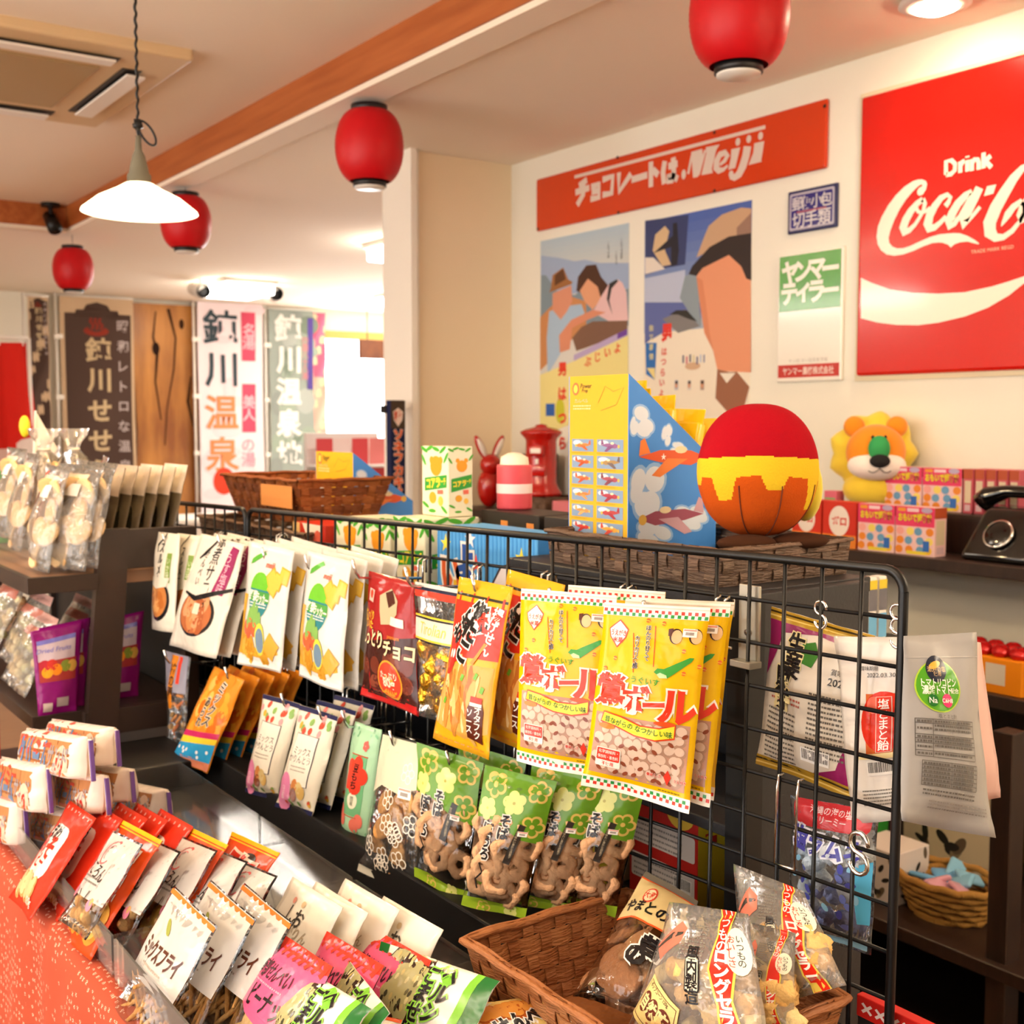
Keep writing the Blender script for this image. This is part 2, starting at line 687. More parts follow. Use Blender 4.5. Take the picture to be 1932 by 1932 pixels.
M_TUBE1 = emit_mat('added_table_lamp_glow', "ffe9cc", 4.0)
added_fixture('added unseen hanging light over the table of snack trays', 0.30, 0.95, CH, 0.28, 1.3, M_TUBE1)
added_fixture('added unseen hanging light behind the snack table aisle', -1.5, 2.2, CH, 0.28, 1.3, M_TUBE)
added_fixture('added unseen hanging light over the aisle before the enamel signs', 2.25, -0.55, CL, 0.28, 1.2, M_TUBE)
added_fixture('added unseen hanging light past the air conditioner', -0.9, 5.6, CH, 0.28, 1.3, M_TUBE2)
ceiling_fixture('rectangular ceiling light between two small spotlights', 3.58, 8.75, CL, 0.42, 0.55, M_TUBE2)
ceiling_fixture('large square ceiling light partly hidden by the pillar', 3.9, 6.15, CL, 0.95, 0.6, M_TUBE2)
ceiling_fixture('square ceiling light over the window corner', 5.2, 8.6, CL, 0.7, 0.7, M_TUBE2)

# downlight washing the sign wall
t = thing('downlight', 'round warm downlight in the ceiling before the red soft drink sign', 'light', (2.66, 1.93, CL))
G().add(lathe([(0.045, 0), (0.085, 0), (0.09, -0.012), (0.06, -0.02), (0.055, -0.014)], 24)).build('trim_ring', M_WHITE_PL, t, True)
G().add(lathe([(0.0, -0.034), (0.03, -0.032), (0.055, -0.022), (0.058, -0.012), (0.0, -0.01)], 24)).build('lens', M_DOWN, t, True)

# ------------------------------------------------------------------ shell
M_WALL = mat('cream_wall', 'f1ecdd', 0.85, bump=0.04, bscale=120)
M_CEIL = mat('cream_ceiling', "f6e9d6", 0.9, bump=0.06, bscale=200)
M_FLOOR = mat('brown_floor', "8a6246", 0.5, noise_col="96704f", nscale=3, nstretch=(1, 12, 1))
M_BEAM = mat('orange_wood', 'b5652f', 0.5, noise_col='a1521f', nscale=5, nstretch=(6, 0.4, 6))
M_DARK = mat('black_board', '191716', 0.45)
M_DWOOD = mat('dark_brown_board', '2a1d17', 0.42, noise_col='34241c', nscale=10, nstretch=(1, 8, 1))
M_BLACK = mat('black_metal', '09090a', 0.36, spec=0.35)
M_CHROME = mat('chrome', 'd8d8d6', 0.14, metal=1.0)
M_PILLAR = mat('beige_pillar_paper', 'f3dfbe', 0.85, bump=0.05, bscale=150)
M_WHITE = mat('white_trim', 'f5efe4', 0.6)


def struct(name, vf, m, smooth=False):
    g = G()
    for q in (vf if isinstance(vf, list) else [vf]):
        g.add(q)
    return tag(g.build(name, m, None, smooth), kind='structure')


struct('floor', box(-3, 7, -3, 10.6, -0.1, 0.0), M_FLOOR)
struct('ceiling', [box(1.86, 7, -3, 10.6, CL, CL + .2), box(-3, 1.86, 6.93, 10.6, CL, CL + .2)], M_CEIL)
struct('ceiling_raised', box(-3, 1.86, -3, 6.93, CH, CH + .1), M_CEIL)
struct('trim_1', box(1.83, 1.86, -3, 6.93, CL + .005, CH), M_BEAM)
struct('trim_2', box(-3, 1.83, 6.90, 6.93, CL + .005, CH), M_BEAM)
struct('trim_3', [box(1.835, 1.95, -3, 6.95, CL - .014, CL + .004), box(-3, 1.835, 6.905, 7.0, CL - .014, CL + .004)], M_CEIL)
struct('wall_right', box(2.9, 3.0, -3, 4.4, 0, CL), M_WALL)
struct('wall_pillar', box(2.42, 2.9, 4.14, 4.30, 0, CL), M_PILLAR)
struct('trim_4', [box(2.395, 2.42, 4.10, 4.33, 0, CL), box(2.42, 2.445, 4.125, 4.14, 0, CL)], M_WHITE)
struct('wall_left', box(-3.1, -3, -3, 10.6, 0, CH + .1), M_WALL)
EDAY = 36
struct('wall_front', box(-3, 7, -3.1, -3, 0, CH + .1), M_WALL)
struct('wall_side', box(6.5, 6.6, -3, 10.6, 0, CL), M_WALL)
# back wall with a bright window at its end
WX0, WX1, WZ0, WZ1 = 5.08, 6.35, 0.55, 2.30
struct('wall_back', [box(-3, WX0, 10.4, 10.5, 0, CL), box(WX0, WX1, 10.4, 10.5, 0, WZ0), box(WX0, WX1, 10.4, 10.5, WZ1, CL), box(WX1, 6.5, 10.4, 10.5, 0, CL)], M_WALL)
wf = struct('window_1', [box(WX0 - .04, WX1 + .04, 10.37, 10.42, WZ1, WZ1 + .07), box(WX0 - .04, WX1 + .04, 10.37, 10.42, WZ0 - .05, WZ0),
                         box(WX0 - .05, WX0, 10.37, 10.42, WZ0, WZ1), box(WX1, WX1 + .05, 10.37, 10.42, WZ0, WZ1), box(5.78, 5.82, 10.42, 10.45, WZ0, WZ1)],
            mat('yellow_pine', 'd9a95a', 0.5))
G().add(box(WX0, WX1, 10.44, 10.446, WZ0, WZ1)).build('pane', M_ACRYL, wf)
def daylight(name, loc, rot, sx, sy, e, col=(0.95, 0.98, 1.0)):
    ws = bpy.data.lights.new(name, 'AREA')
    ws.shape = 'RECTANGLE'
    ws.size, ws.size_y, ws.energy, ws.color = sx, sy, e, col
    wo = bpy.data.objects.new(name, ws)
    COL.objects.link(wo)
    wo.location, wo.rotation_euler = loc, rot


daylight('window_daylight', ((WX0 + WX1) / 2, 10.36, (WZ0 + WZ1) / 2), (-PI / 2, 0, 0), WX1 - WX0, WZ1 - WZ0, 60)
# shop front windows behind and beside the camera
for nm, y0, y1 in (('window_2', -1.6, 1.2), ('window_3', 1.8, 4.6)):
    wq = struct(nm, [box(-3.02, -2.96, y0 - .05, y0, .5, 2.3), box(-3.02, -2.96, y1, y1 + .05, .5, 2.3), box(-3.02, -2.96, y0 - .05, y1 + .05, 2.3, 2.36), box(-3.02, -2.96, y0 - .05, y1 + .05, .44, .5)], M_WHITE)
    daylight(nm + '_daylight', (-2.94, (y0 + y1) / 2, 1.4), (0, -PI / 2, 0), 1.8, y1 - y0, EDAY)

# ------------------------------------------------------------------ pendant lamp
PL = at(264, 400, d=2.66)
t = thing('pendant_lamp', 'lit white enamel pendant lamp with a cone shade on a black twisted cord', 'lamp', tuple(PL))
M_ENW = mat('milk_glass', 'fbf4e6', 0.25, emit='ffe2b4', estr=2.2)
M_PORC = mat('grey_green_socket', '6d6a5c', 0.25)
sh = G().add(lathe([(0.030, 0.062), (0.05, 0.05), (0.09, 0.030), (0.124, 0.003), (0.126, -0.002), (0.123, -0.003), (0.088, 0.026), (0.048, 0.046), (0.028, 0.057)], 48))
sh.build('shade', M_ENW, t, True)
G().add(lathe([(0.0, 0.168), (0.006, 0.166), (0.008, 0.135), (0.014, 0.122), (0.019, 0.1), (0.022, 0.085), (0.026, 0.08), (0.026, 0.062), (0.03, 0.06), (0.03, 0.05), (0, 0.05)], 28)).build('socket', M_PORC, t, True)
G().add(ellipsoid((0, 0, 0.018), (0.028, 0.028, 0.034), 20, 12)).build('bulb', M_BULB, t, True)
top = CH - PL[2]
pts = [(0.0015 * math.cos(k * 1.1), 0.0015 * math.sin(k * 1.1), 0.165 + (top - 0.165) * k / 120) for k in range(121)]
g = G().add(tube(pts, 0.0032, 6))
g.build('cord', M_BLACK, t, True)
RTv = Vector(RT)
lp = []
for k in range(25):
    a = k / 24 * 2 * PI
    q = RTv * (0.028 * (1 - math.cos(a)) * (0.7 + 0.0 * a)) + Vector((0, 0, 0.19 - 0.03 * (1 - math.cos(a)) * 0.6 + 0.02 * math.sin(a)))
    lp.append(tuple(q))
G().add(tube(lp, 0.0028, 6, False)).build('cord_loop', M_BLACK, t, True)
G().add(ellipsoid((0, 0, 0.19), (0.011, 0.011, 0.013), 10, 8, lambda d: 1 + .2 * math.sin(6 * d[2] + 4 * d[0]))).build('cord_knot', M_BLACK, t, True)

# ------------------------------------------------------------------ red paper lanterns
LS = 1.08
M_LANT = mat('red_lantern_skin', 'c8101a', 0.42, spec=0.3)
M_BRIM = mat('black_lantern_ring', '151214', 0.4)


def lantern(P, label):
    t = thing('paper_lantern', label, 'lantern', tuple(P), 0, 'red paper lanterns under the ceiling')
    prof = []
    n = 44
    for i in range(n + 1):
        th = -1.13 + 2.26 * i / n
        prof.append((0.112 * math.cos(th) ** 0.62 + (0.0012 if i % 2 else 0), 0.113 * math.sin(th) / math.sin(1.13)))
    G().add(lathe(prof, 40)).build('skin', M_LANT, t, True)
    G().add(lathe([(0.051, 0.11), (0.06, 0.11), (0.06, 0.132), (0.054, 0.132), (0.051, 0.11)], 32)).build('top_ring', M_BRIM, t, True)
    G().add(lathe([(0.047, -0.11), (0.055, -0.11), (0.055, -0.129), (0.05, -0.13), (0.047, -0.11)], 32)).build('bottom_ring', M_BRIM, t, True)
    G().add(lathe([(0.0, -0.127), (0.05, -0.127), (0.05, -0.135), (0, -0.135)], 28)).build('bottom_cap', M_WHITE_PL, t, True)
    G().add(tube([(0, 0, 0.12), (0, 0, CL - P[2] + .004)], 0.0015, 5)).build('hanging_wire', M_BLACK, t)


for x, y, d, lb in ((1395, 28, 2.49 * LS, 'red round paper lantern beside the downlight of the sign wall'), (697, 277, 3.64 * LS, 'red round paper lantern in front of the beige pillar'),
                    (351, 420, 4.98 * LS, 'red round paper lantern partly behind the pendant lamp'), (138, 508, 6.31 * LS, 'red round paper lantern before the brown hot spring banner')):
    lantern(at(x, y, d=d), lb)

# ------------------------------------------------------------------ ceiling air conditioner
t = thing('air_conditioner', 'beige cassette air conditioner set into the raised ceiling', 'air conditioner', (0.89, 4.335, CH))
M_AC = mat('beige_plastic', 'd9bd92', 0.5)
M_ACG = mat('beige_grille', 'b09468', 0.6, bump=0.3, bscale=300)
G().add(bbox(-.53, .53, -.535, .535, -0.035, 0.01, 0.01)).build('panel', M_AC, t)
G().add(bbox(-.30, .30, -.30, .30, -0.042, -0.03, 0.004)).build('grille', M_ACG, t)
for k in range(4):
    a = k * PI / 2
    R = Matrix.Rotation(a, 4, 'Z')
    G().add(bbox(.365, .43, -.33, .33, -0.0375, -0.03, 0.002), M=R).build('air_slot', M_DARK, t)
    G().add(bbox(.385, .447, -.31, .31, -0.046, -0.038, 0.002), M=R @ Matrix.Rotation(0.02, 4, 'Y')).build('flap', M_WHITE_PL, t)

# ------------------------------------------------------------------ small spotlights
P = at(95, 384, Y=6.86)
t = thing('spotlight', 'small black spotlight fixed to the corner of the wooden ceiling trim', 'spotlight', tuple(P))
G().add(lathe([(0, 0), (0.05, 0), (0.05, -0.018), (0, -0.018)], 20)).build('base', M_BLACK, t)
G().add(tube([(0, 0, -.015), (0, -.005, -.09)], 0.014, 8)).build('stem', M_BLACK, t)
G().add(tube([(0, .03, -.06), (0.01, -.05, -.145)], [0.034, 0.038], 14)).build('head', M_BLACK, t, True)
G().add(lathe([(0.0, 0), (0.03, 0)], 14), M=Matrix.Translation((0.01, -.052, -.147)) @ Matrix.Rotation(0.8, 4, 'X')).build('lens', M_CHROME, t)
for x, y, lb in ((380, 550, 'cream ceiling spotlight with dark lens nearer the wooden slab'), (517, 555, 'cream ceiling spotlight with dark lens nearer the grey hot spring banner')):
    P = at(x, y, Z=CL - .09)
    t = thing('spotlight', lb, 'spotlight', tuple(P), 0, 'spotlights beside the far ceiling light')
    G().add(tube([(0, 0, .09), (0, 0, 0)], 0.018, 8)).build('stem', M_WHITE_PL, t)
    G().add(tube([(-.02, .12, .03), (0.0, -.02, 0)], [0.05, 0.062], 16)).build('head', M_WHITE_PL, t, True)
    G().add(lathe([(0, 0), (0.03, .0), (0.05, -.004), (.05, .03)], 16), M=Matrix.Translation((0.003, -.024, 0)) @ Matrix.Rotation(PI / 2, 4, 'X')).build('lens', M_BLACK, t)
# ------------------------------------------------------------------ black wire grid panel
GO = np.array([1.017, 0.757, CAMZ - 0.150])
gy = math.radians(-2.63)
gp = -0.0169
GV = np.array([math.sin(gy) * math.cos(gp), math.cos(gy) * math.cos(gp), math.sin(gp)])
GD = np.array([-0.02, -0.004, -1.0])
GD = GD / np.linalg.norm(GD)
GN = np.cross(GV, GD)          # points away from the table side
if GN[0] < 0:
    GN = -GN
PITCHG = 0.0508


def gpt(px, py, D=0.0):
    """point seen at a photo pixel, D metres in front of the grid (towards the snack table)"""
    return at_plane(px, py, GO - GN * D, GN)


def quad(TL, TR, BR, BL, D, Db=None):
    Db = D if Db is None else Db
    D = D if isinstance(D, tuple) else (D, D)
    Db = Db if isinstance(Db, tuple) else (Db, Db)
    return [gpt(*TL, D[0]), gpt(*TR, D[1]), gpt(*BR, Db[1]), gpt(*BL, Db[0])]


t = thing('wire_grid', 'black wire grid panel standing behind the snack table with bags hung on it', 'grid panel', tuple(GO))
NC, NR = 30, 19
LW, LH = NC * PITCHG, 0.05 * NR
o3 = Vector((0, 0, 0))
v3, d3 = Vector(GV), Vector(GD)
rc = 0.022
path = []
for c, a0 in ((v3 * rc + d3 * rc, PI), (v3 * (LW - rc) + d3 * rc, PI / 2)):
    pass
corner = lambda cx, cy, a0: [tuple(v3 * (cx + rc * math.cos(a0 + k * PI / 12)) + d3 * (cy + rc * math.sin(a0 + k * PI / 12))) for k in range(7)]
path = corner(rc, rc, PI) + corner(LW - rc, rc, -PI / 2) + corner(LW - rc, LH - rc, 0) + corner(rc, LH - rc, PI / 2)
path.append(path[0])
G().add(tube(path, 0.0052, 10, False)).build('frame', M_BLACK, t, True)
vr = hr = None
for k in range(1, NC):
    if vr is None:
        vr = G().add(tube([(0, 0, 0), tuple(d3 * LH)], 0.0024, 8)).build('upright_wire', M_BLACK, t, True)
        vr.location = v3 * (k * PITCHG)
    else:
        dup(vr, loc=v3 * (k * PITCHG), parent=t)
for k in range(1, NR):
    if hr is None:
        hr = G().add(tube([(0, 0, 0), tuple(v3 * LW)], 0.0024, 8)).build('cross_wire', M_BLACK, t, True)
        hr.location = d3 * (k * 0.05) + Vector(GN) * 0.004
    else:
        dup(hr, loc=d3 * (k * 0.05) + Vector(GN) * 0.004, parent=t)

# second, shorter panel continuing past the first
t2 = thing('wire_grid', 'shorter black wire grid panel behind the dark rack frame', 'grid panel', tuple(GO + GV * (LW + .012)))
LW2 = 0.5
path = corner(rc, rc, PI) + [tuple(v3 * (LW2 - rc + rc * math.cos(-PI / 2 + k * PI / 12)) + d3 * (rc + rc * math.sin(-PI / 2 + k * PI / 12))) for k in range(7)] + \
    [tuple(v3 * (LW2 - rc + rc * math.cos(k * PI / 12)) + d3 * (LH - rc + rc * math.sin(k * PI / 12))) for k in range(7)] + corner(rc, LH - rc, PI / 2)
path.append(path[0])
G().add(tube(path, 0.0052, 8, False)).build('frame', M_BLACK, t2, True)
for k in range(1, 10):
    dup(vr, loc=v3 * (k * PITCHG), parent=t2)
h2 = None
for k in range(1, NR):
    if h2 is None:
        h2 = G().add(tube([(0, 0, 0), tuple(v3 * LW2)], 0.0024, 8)).build('cross_wire', M_BLACK, t2, True)
        h2.location = d3 * (k * 0.05) + Vector(GN) * 0.004
    else:
        dup(h2, loc=d3 * (k * 0.05) + Vector(GN) * 0.004, parent=t2)


# chrome hooks: double wire hung over a cross wire, arm running out to a bent-up tip
def make_hook(L):
    g = G()
    n = Vector(GN)
    f = -n
    s = 0.007
    for sg in (-1, 1):
        b = v3 * (s * sg)
        g.add(tube([tuple(b + n * .009 - d3 * (-.012)), tuple(b + n * .009 - d3 * .008), tuple(b + n * .004 - d3 * .013), tuple(b + f * .006 - d3 * .008), tuple(b + f * .007 + d3 * .045)], 0.0019, 6))
    g.add(tube([tuple(v3 * -.02 + f * .007 + d3 * .046), tuple(v3 * .02 + f * .007 + d3 * .046)], 0.0019, 6))
    g.add(tube([tuple(f * .005 + d3 * .02), tuple(f * (L * .8) + d3 * .014), tuple(f * (L * .95) + d3 * .012), tuple(f * L + d3 * .004), tuple(f * (L + .006) - d3 * .016)], 0.0024, 8))
    return g


HOOKS = {}


def hook(px, py, L, label, group='chrome display hooks on the grid'):
    """px,py: photo pixel of the hook's tip"""
    P = gpt(px, py, L + .006) + GN * (L + .006) + GD * .016
    t = thing('display_hook', label, 'hook', tuple(P), 0, group)
    if L not in HOOKS:
        HOOKS[L] = make_hook(L).build('wire', M_CHROME, t, True)
    else:
        dup(HOOKS[L], parent=t)
    return t
# ------------------------------------------------------------------ things on the sign wall
WX = 2.9


def wpt(px, py, X):
    p = at(px, py, X=X)
    return (-p[1], -p[2])


def zoom(s, ox, oy, X):
    return lambda x, y: wpt(ox + x / s, oy + y / s, X)


def wall_surf(X):
    return lambda x, y, o: (X - o, -x, -y)


def plate(name, label, cat, x0, y0, x1, y1, th, col, r=0.006, m=None):
    """flat plate on the sign wall; x = -Y, y = -Z extents"""
    t = thing(name, label, cat)
    g = G().add(bbox(WX - th, WX, -x1, -x0, -y1, -y0, r, 3), col)
    g.build('plate', m or M_ENAMEL, t)
    return t


def pt(f, pts):
    return [f(*p) for p in pts]


def wstroke(a, f, pts, w, c, l=2):
    """stroke given in zoomed photo pixels, w in those pixels as well"""
    P = pt(f, pts)
    k = abs(f(100, 0)[0] - f(0, 0)[0]) / 100
    k2 = abs(f(0, 100)[1] - f(0, 0)[1]) / 100
    kk = (k + k2) / 2
    a.line(P, [q * kk for q in w] if isinstance(w, (list, tuple)) else w * kk, c, l)


# --- orange chocolate sign
X = WX - 0.014
c0, c1 = wpt(1011, 333, X), wpt(1560, 192, X)
c2, c3 = wpt(1011, 435, X), wpt(1558, 319, X)
x0, x1 = c0[0], c1[0]
y0, y1 = (c0[1] + c1[1]) / 2, (c2[1] + c3[1]) / 2
t = plate('enamel_sign', 'long orange enamel chocolate sign with cream katakana and italic lettering', 'sign', x0, y0, x1, y1, 0.014, 'd63c08', 0.008)
a = Art()
CRM = 'e4d2c6'
f4 = zoom(8.78, 1070, 280, X)
f3 = zoom(10.17, 1270, 220, X)
ident = zoom(1, 0, 0, X)
a.poly(pt(ident, [(1084, 331), (1444, 236), (1444, 243), (1084, 337)]), CRM, 1)
for s in ([(330, 520), (200, 620)], [(140, 730), (370, 650)], [(275, 590), (270, 760), (170, 940)], [(400, 640), (530, 590), (530, 810), (390, 840)], [(410, 722), (530, 695)],
          [(590, 520), (760, 460), (740, 740), (590, 770)], [(860, 400), (860, 720), (1060, 420)], [(1070, 520), (1330, 440)], [(1390, 220), (1390, 640)], [(1420, 350), (1510, 440)],
          [(1620, 210), (1590, 400), (1610, 590)], [(1680, 300), (1830, 250)], [(1760, 150), (1770, 420), (1740, 530), (1670, 540), (1670, 480), (1750, 455), (1835, 510)]):
    wstroke(a, f4, s, 78, CRM)
a.ell(*f3(205, 1110), 0.011, 0.0165, CRM, 2)
wstroke(a, f3, [(290, 1100), (330, 900), (360, 760), (380, 680)], 48, CRM)
a.poly(pt(f3, [(350, 680), (560, 618), (575, 760), (480, 1155), (385, 1175)]), CRM, 2)
wstroke(a, f3, [(490, 1120), (620, 640)], 48, CRM)
a.poly(pt(f3, [(630, 590), (895, 535), (830, 640), (745, 1000), (765, 1080), (545, 1125), (640, 700)]), CRM, 2)
wstroke(a, f3, [(1050, 940), (970, 1015), (880, 1040), (830, 980), (840, 850), (900, 730), (1000, 690), (1045, 750), (990, 850), (900, 925)], [40, 60, 95, 130, 125, 105, 90, 95, 70, 40], CRM)
a.ell(*f3(1245, 485), 0.0105, 0.0125, CRM, 2)
a.ell(*f3(1455, 430), 0.0105, 0.0125, CRM, 2)
a.ell(*f3(1680, 370), 0.0105, 0.0125, CRM, 2)
a.poly(pt(f3, [(1120, 630), (1290, 588), (1240, 800), (1195, 985), (1060, 1022), (1110, 800)]), CRM, 2)
wstroke(a, f3, [(1430, 570), (1400, 750), (1340, 950), (1270, 1100), (1180, 1170), (1100, 1140)], [150, 150, 150, 130, 100, 90], CRM)
a.ell(*f3(1115, 1105), 0.0105, 0.012, CRM, 2)
a.poly(pt(f3, [(1560, 515), (1750, 468), (1720, 680), (1690, 850), (1710, 862), (1450, 930), (1540, 700)]), CRM, 2)
a.geom(wall_surf(X), 9).build('lettering', M_ENAMEL, t.children[0])
M_NAIL = mat('rusty_nail', '3a2418', 0.6, metal=.6)
for px, py in ((1165, 297), (1348, 250), (1167, 401), (1348, 360), (1556, 200), (1015, 432)):
    p = at(px, py, X=X)
    G().add(lathe([(0.006, 0), (0.004, 0.003), (0, 0.004)], 10), M=Matrix.Translation(tuple(p)) @ Matrix.Rotation(-PI / 2, 4, 'Y')).build('nail', M_NAIL, t)

# --- red soft drink sign
X = WX - 0.02
c0, c2 = wpt(1624, 181, X), wpt(1621, 712, X)
x0, y0, y1 = c0[0], c0[1] + 0.004, c2[1] - 0.004
x1 = x0 + 1.16
t = plate('enamel_sign', 'large glossy red soft drink sign with white script and white wave', 'sign', x0, y0, x1, y1, 0.02, 'd41408', 0.01)
a = Art()
WH = 'f6efdc'
f5 = zoom(3.018, 1440, 100, X)
a.poly(pt(f5, [(557, 1280), (620, 1310), (720, 1345), (850, 1365), (1000, 1370), (1150, 1362), (1300, 1330), (1400, 1300), (1485, 1272), (1700, 1150), (1900, 1010), (2080, 860), (1900, 1025), (1700, 1190), (1485, 1312), (1400, 1380), (1280, 1450), (1150, 1500), (1000, 1535), (880, 1550), (760, 1548), (650, 1535), (557, 1510)]), WH, 1)
fa = zoom(8.4, 1640, 270, X)
a.poly(pt(fa, [(840, 575), (900, 600), (920, 650), (900, 740), (850, 815), (800, 835), (765, 810), (760, 760), (790, 710), (830, 690), (850, 665), (820, 655), (770, 690), (680, 780), (580, 900), (490, 1040), (400, 1220), (340, 1380), (310, 1500), (320, 1580), (370, 1640), (440, 1670), (540, 1665), (650, 1630), (800, 1560), (960, 1490), (1120, 1445), (1344, 1425), (1439, 1430), (1559, 1470), (1669, 1530), (1739, 1585), (1739, 1605), (1669, 1590), (1559, 1560), (1449, 1570), (1359, 1600), (1294, 1655), (1249, 1610), (1169, 1580), (1109, 1575), (1000, 1585), (850, 1640), (700, 1710), (540, 1765), (400, 1785), (280, 1765), (190, 1700), (135, 1600), (118, 1480), (140, 1320), (200, 1170), (300, 990), (420, 830), (560, 690), (700, 600), (780, 578)]), WH, 2)


def letter_o(dx, dy):
    wstroke(a, fa, [(p[0] + dx, p[1] + dy) for p in [(850, 890), (760, 960), (660, 1080), (580, 1220), (540, 1340), (560, 1410), (640, 1380), (730, 1290), (800, 1180), (860, 1070), (885, 960), (850, 890)]], [75, 90, 115, 130, 135, 125, 80, 60, 55, 60, 70, 75], WH)


def letter_a(dx, dy):
    wstroke(a, fa, [(p[0] + 1109 + dx, p[1] + dy) for p in [(520, 760), (420, 830), (300, 960), (210, 1110), (160, 1240), (170, 1315), (240, 1270), (330, 1160), (430, 980), (520, 800)]], [60, 100, 120, 130, 140, 115, 90, 60, 60, 60], WH)
    wstroke(a, fa, [(p[0] + 1109 + dx, p[1] + dy) for p in [(640, 705), (560, 880), (470, 1060), (390, 1230), (375, 1300), (470, 1220), (560, 1120), (650, 1010)]], [125, 125, 130, 140, 120, 60, 55, 55], WH)


letter_o(0, 0)
wstroke(a, fa, [(745, 1020), (775, 1085), (830, 1105), (900, 1080), (970, 1030)], [60, 52, 50, 48, 60], WH)
wstroke(a, fa, [(1210, 1000), (1255, 940), (1290, 860), (1240, 815), (1140, 870), (1040, 1000), (960, 1150), (930, 1280), (955, 1350), (1040, 1335), (1130, 1260), (1220, 1160)], [80, 72, 60, 62, 90, 110, 130, 145, 130, 90, 70, 60], WH)
letter_a(0, 0)
a.poly(pt(fa, [(1869, 685), (2014, 655), (1969, 800), (1819, 840)]), WH, 2)
wstroke(a, fa, [(p[0] + 1109, p[1]) for p in [(1480, 690), (1420, 640), (1480, 500), (1480, 380), (1420, 340), (1320, 400), (1180, 560), (1040, 780), (900, 1020), (800, 1260), (810, 1420), (900, 1500), (1020, 1490), (1160, 1390), (1280, 1240), (1350, 1100), (1350, 980), (1290, 930), (1180, 1010), (1090, 1130), (1010, 1270), (985, 1320)]],
        [70, 90, 80, 70, 60, 90, 130, 160, 180, 190, 175, 110, 80, 70, 55, 55, 60, 80, 90, 105, 45, 10], WH)
letter_o(1870, -200)
letter_a(1560, -230)
wstroke(a, fa, [(3010, 300), (2900, 560), (2790, 860), (2760, 1050), (2840, 1060), (2950, 900)], [60, 130, 130, 130, 90, 55], WH)
fd = zoom(8.4, 1772, 270, X)
for s in ([(110, 500), (110, 290), (200, 275), (255, 330), (250, 430), (190, 490), (110, 505)], [(335, 470), (335, 290)], [(340, 360), (370, 300), (405, 285)], [(448, 450), (448, 270)], [(448, 230), (448, 205)],
          [(520, 440), (520, 255)], [(525, 320), (560, 260), (610, 260), (628, 310), (628, 420)], [(705, 400), (705, 150)], [(710, 300), (820, 200)], [(740, 290), (830, 385)]):
    wstroke(a, fd, s, 68, WH)
p = wpt(1772 + 840 / 8.4, 270 + 1685 / 8.4, X)
a.text('TRADE MARK REGD', p[0], p[1], 0.0095, 'f0c8a8', 2, 0.0, w=0.125)
a.geom(wall_surf(X), 9).build('lettering', M_ENAMEL, t.children[0])
M_SEAL = mat('cream_sealant', 'e3d6b4', 0.6)
g = G()
for q in ((-x1 - .01, -x0 + .01, -y1 - .014, -y1 + .002), (-x1 - .01, -x0 + .01, -y0 - .002, -y0 + .012), (-x0 - .002, -x0 + .01, -y1, -y0), (-x1 - .01, -x1 + .002, -y1, -y0)):
    g.add(box(WX - .008, WX, *q))
g.build('edge_sealant', M_SEAL, t)

# --- small blue post sign
X = WX - 0.01
c0, c1, c2 = wpt(1486, 362, X), wpt(1580, 344, X), wpt(1487, 443, X)
x0, x1, y0, y1 = c0[0], c1[0], (c0[1] + c1[1]) / 2 , c2[1]
t = plate('enamel_sign', 'small navy blue enamel post sign with white kanji in two lines', 'sign', x0, y0, x1, y1, 0.01, '1a2358', 0.005)
w, h = x1 - x0, y1 - y0
a = Art()
for i, c in ((0.05, 'b9b4c4'), (0.085, '241f78')):
    a.rect(x0 + w * i, y0 + w * i, w * (1 - 2 * i), h - 2 * w * i, c, 1 + int(i > .06), r=w * .03)
for k, ch in enumerate('郵便小包'):
    a.text(ch, x0 + w * (.21 + .195 * k), y0 + h * .32, w * .2, 'dcd8dc', 4, 0.012)
for k, ch in enumerate('切手類'):
    a.text(ch, x0 + w * (.24 + .26 * k), y0 + h * .71, w * .23, 'dcd8dc', 4, 0.012)
a.rect(x0 + w * .2, y0 + h * .5, w * .6, h * .035, 'b0606a', 4)
a.geom(wall_surf(X), 9).build('lettering', M_ENAMEL, t.children[0])

# --- green and white tiller sign
X = WX - 0.012
c0, c1, c2 = wpt(1468, 482, X), wpt(1592, 462, X), wpt(1468, 722, X)
x0, x1, y0, y1 = c0[0], c1[0], (c0[1] + c1[1]) / 2, c2[1]
t = plate('enamel_sign', 'white enamel sign with a green katakana field and a red strip below', 'sign', x0, y0, x1, y1, 0.012, 'f3ede0', 0.005)
w, h = x1 - x0, y1 - y0
a = Art()
a.rect(x0 + w * .03, y0 + h * .02, w * .94, h * .43, '3a9a12', 1)
a.rect(x0 + w * .03, y0 + h * .865, w * .94, h * .1, 'c4271c', 1)
for k, ch in enumerate('ヤンマー'):
    a.text(ch, x0 + w * (.2 + .205 * k), y0 + h * .15, w * .25, 'f6f0e2', 2, 0.045, sx=.95)
for k, ch in enumerate('ティラー'):
    a.text(ch, x0 + w * (.19 + .21 * k), y0 + h * .315, w * .25, 'f6f0e2', 2, 0.045, sx=.95)
a.text('ヤンマー農機株式会社', x0 + w * .5, y0 + h * .915, w * .085, 'f6e0d4', 2, 0.015, w=w * .78)
a.text('ヤン坊 マー坊天気予報', x0 + w * .5, y0 + h * .835, w * .045, 'b9b0a4', 2, 0.0, w=w * .6)
a.geom(wall_surf(X), 9).build('lettering', M_ENAMEL, t.children[0])

# --- two film posters: generic scenes in the posters' colours, built flat on the wall
X = WX - 0.002


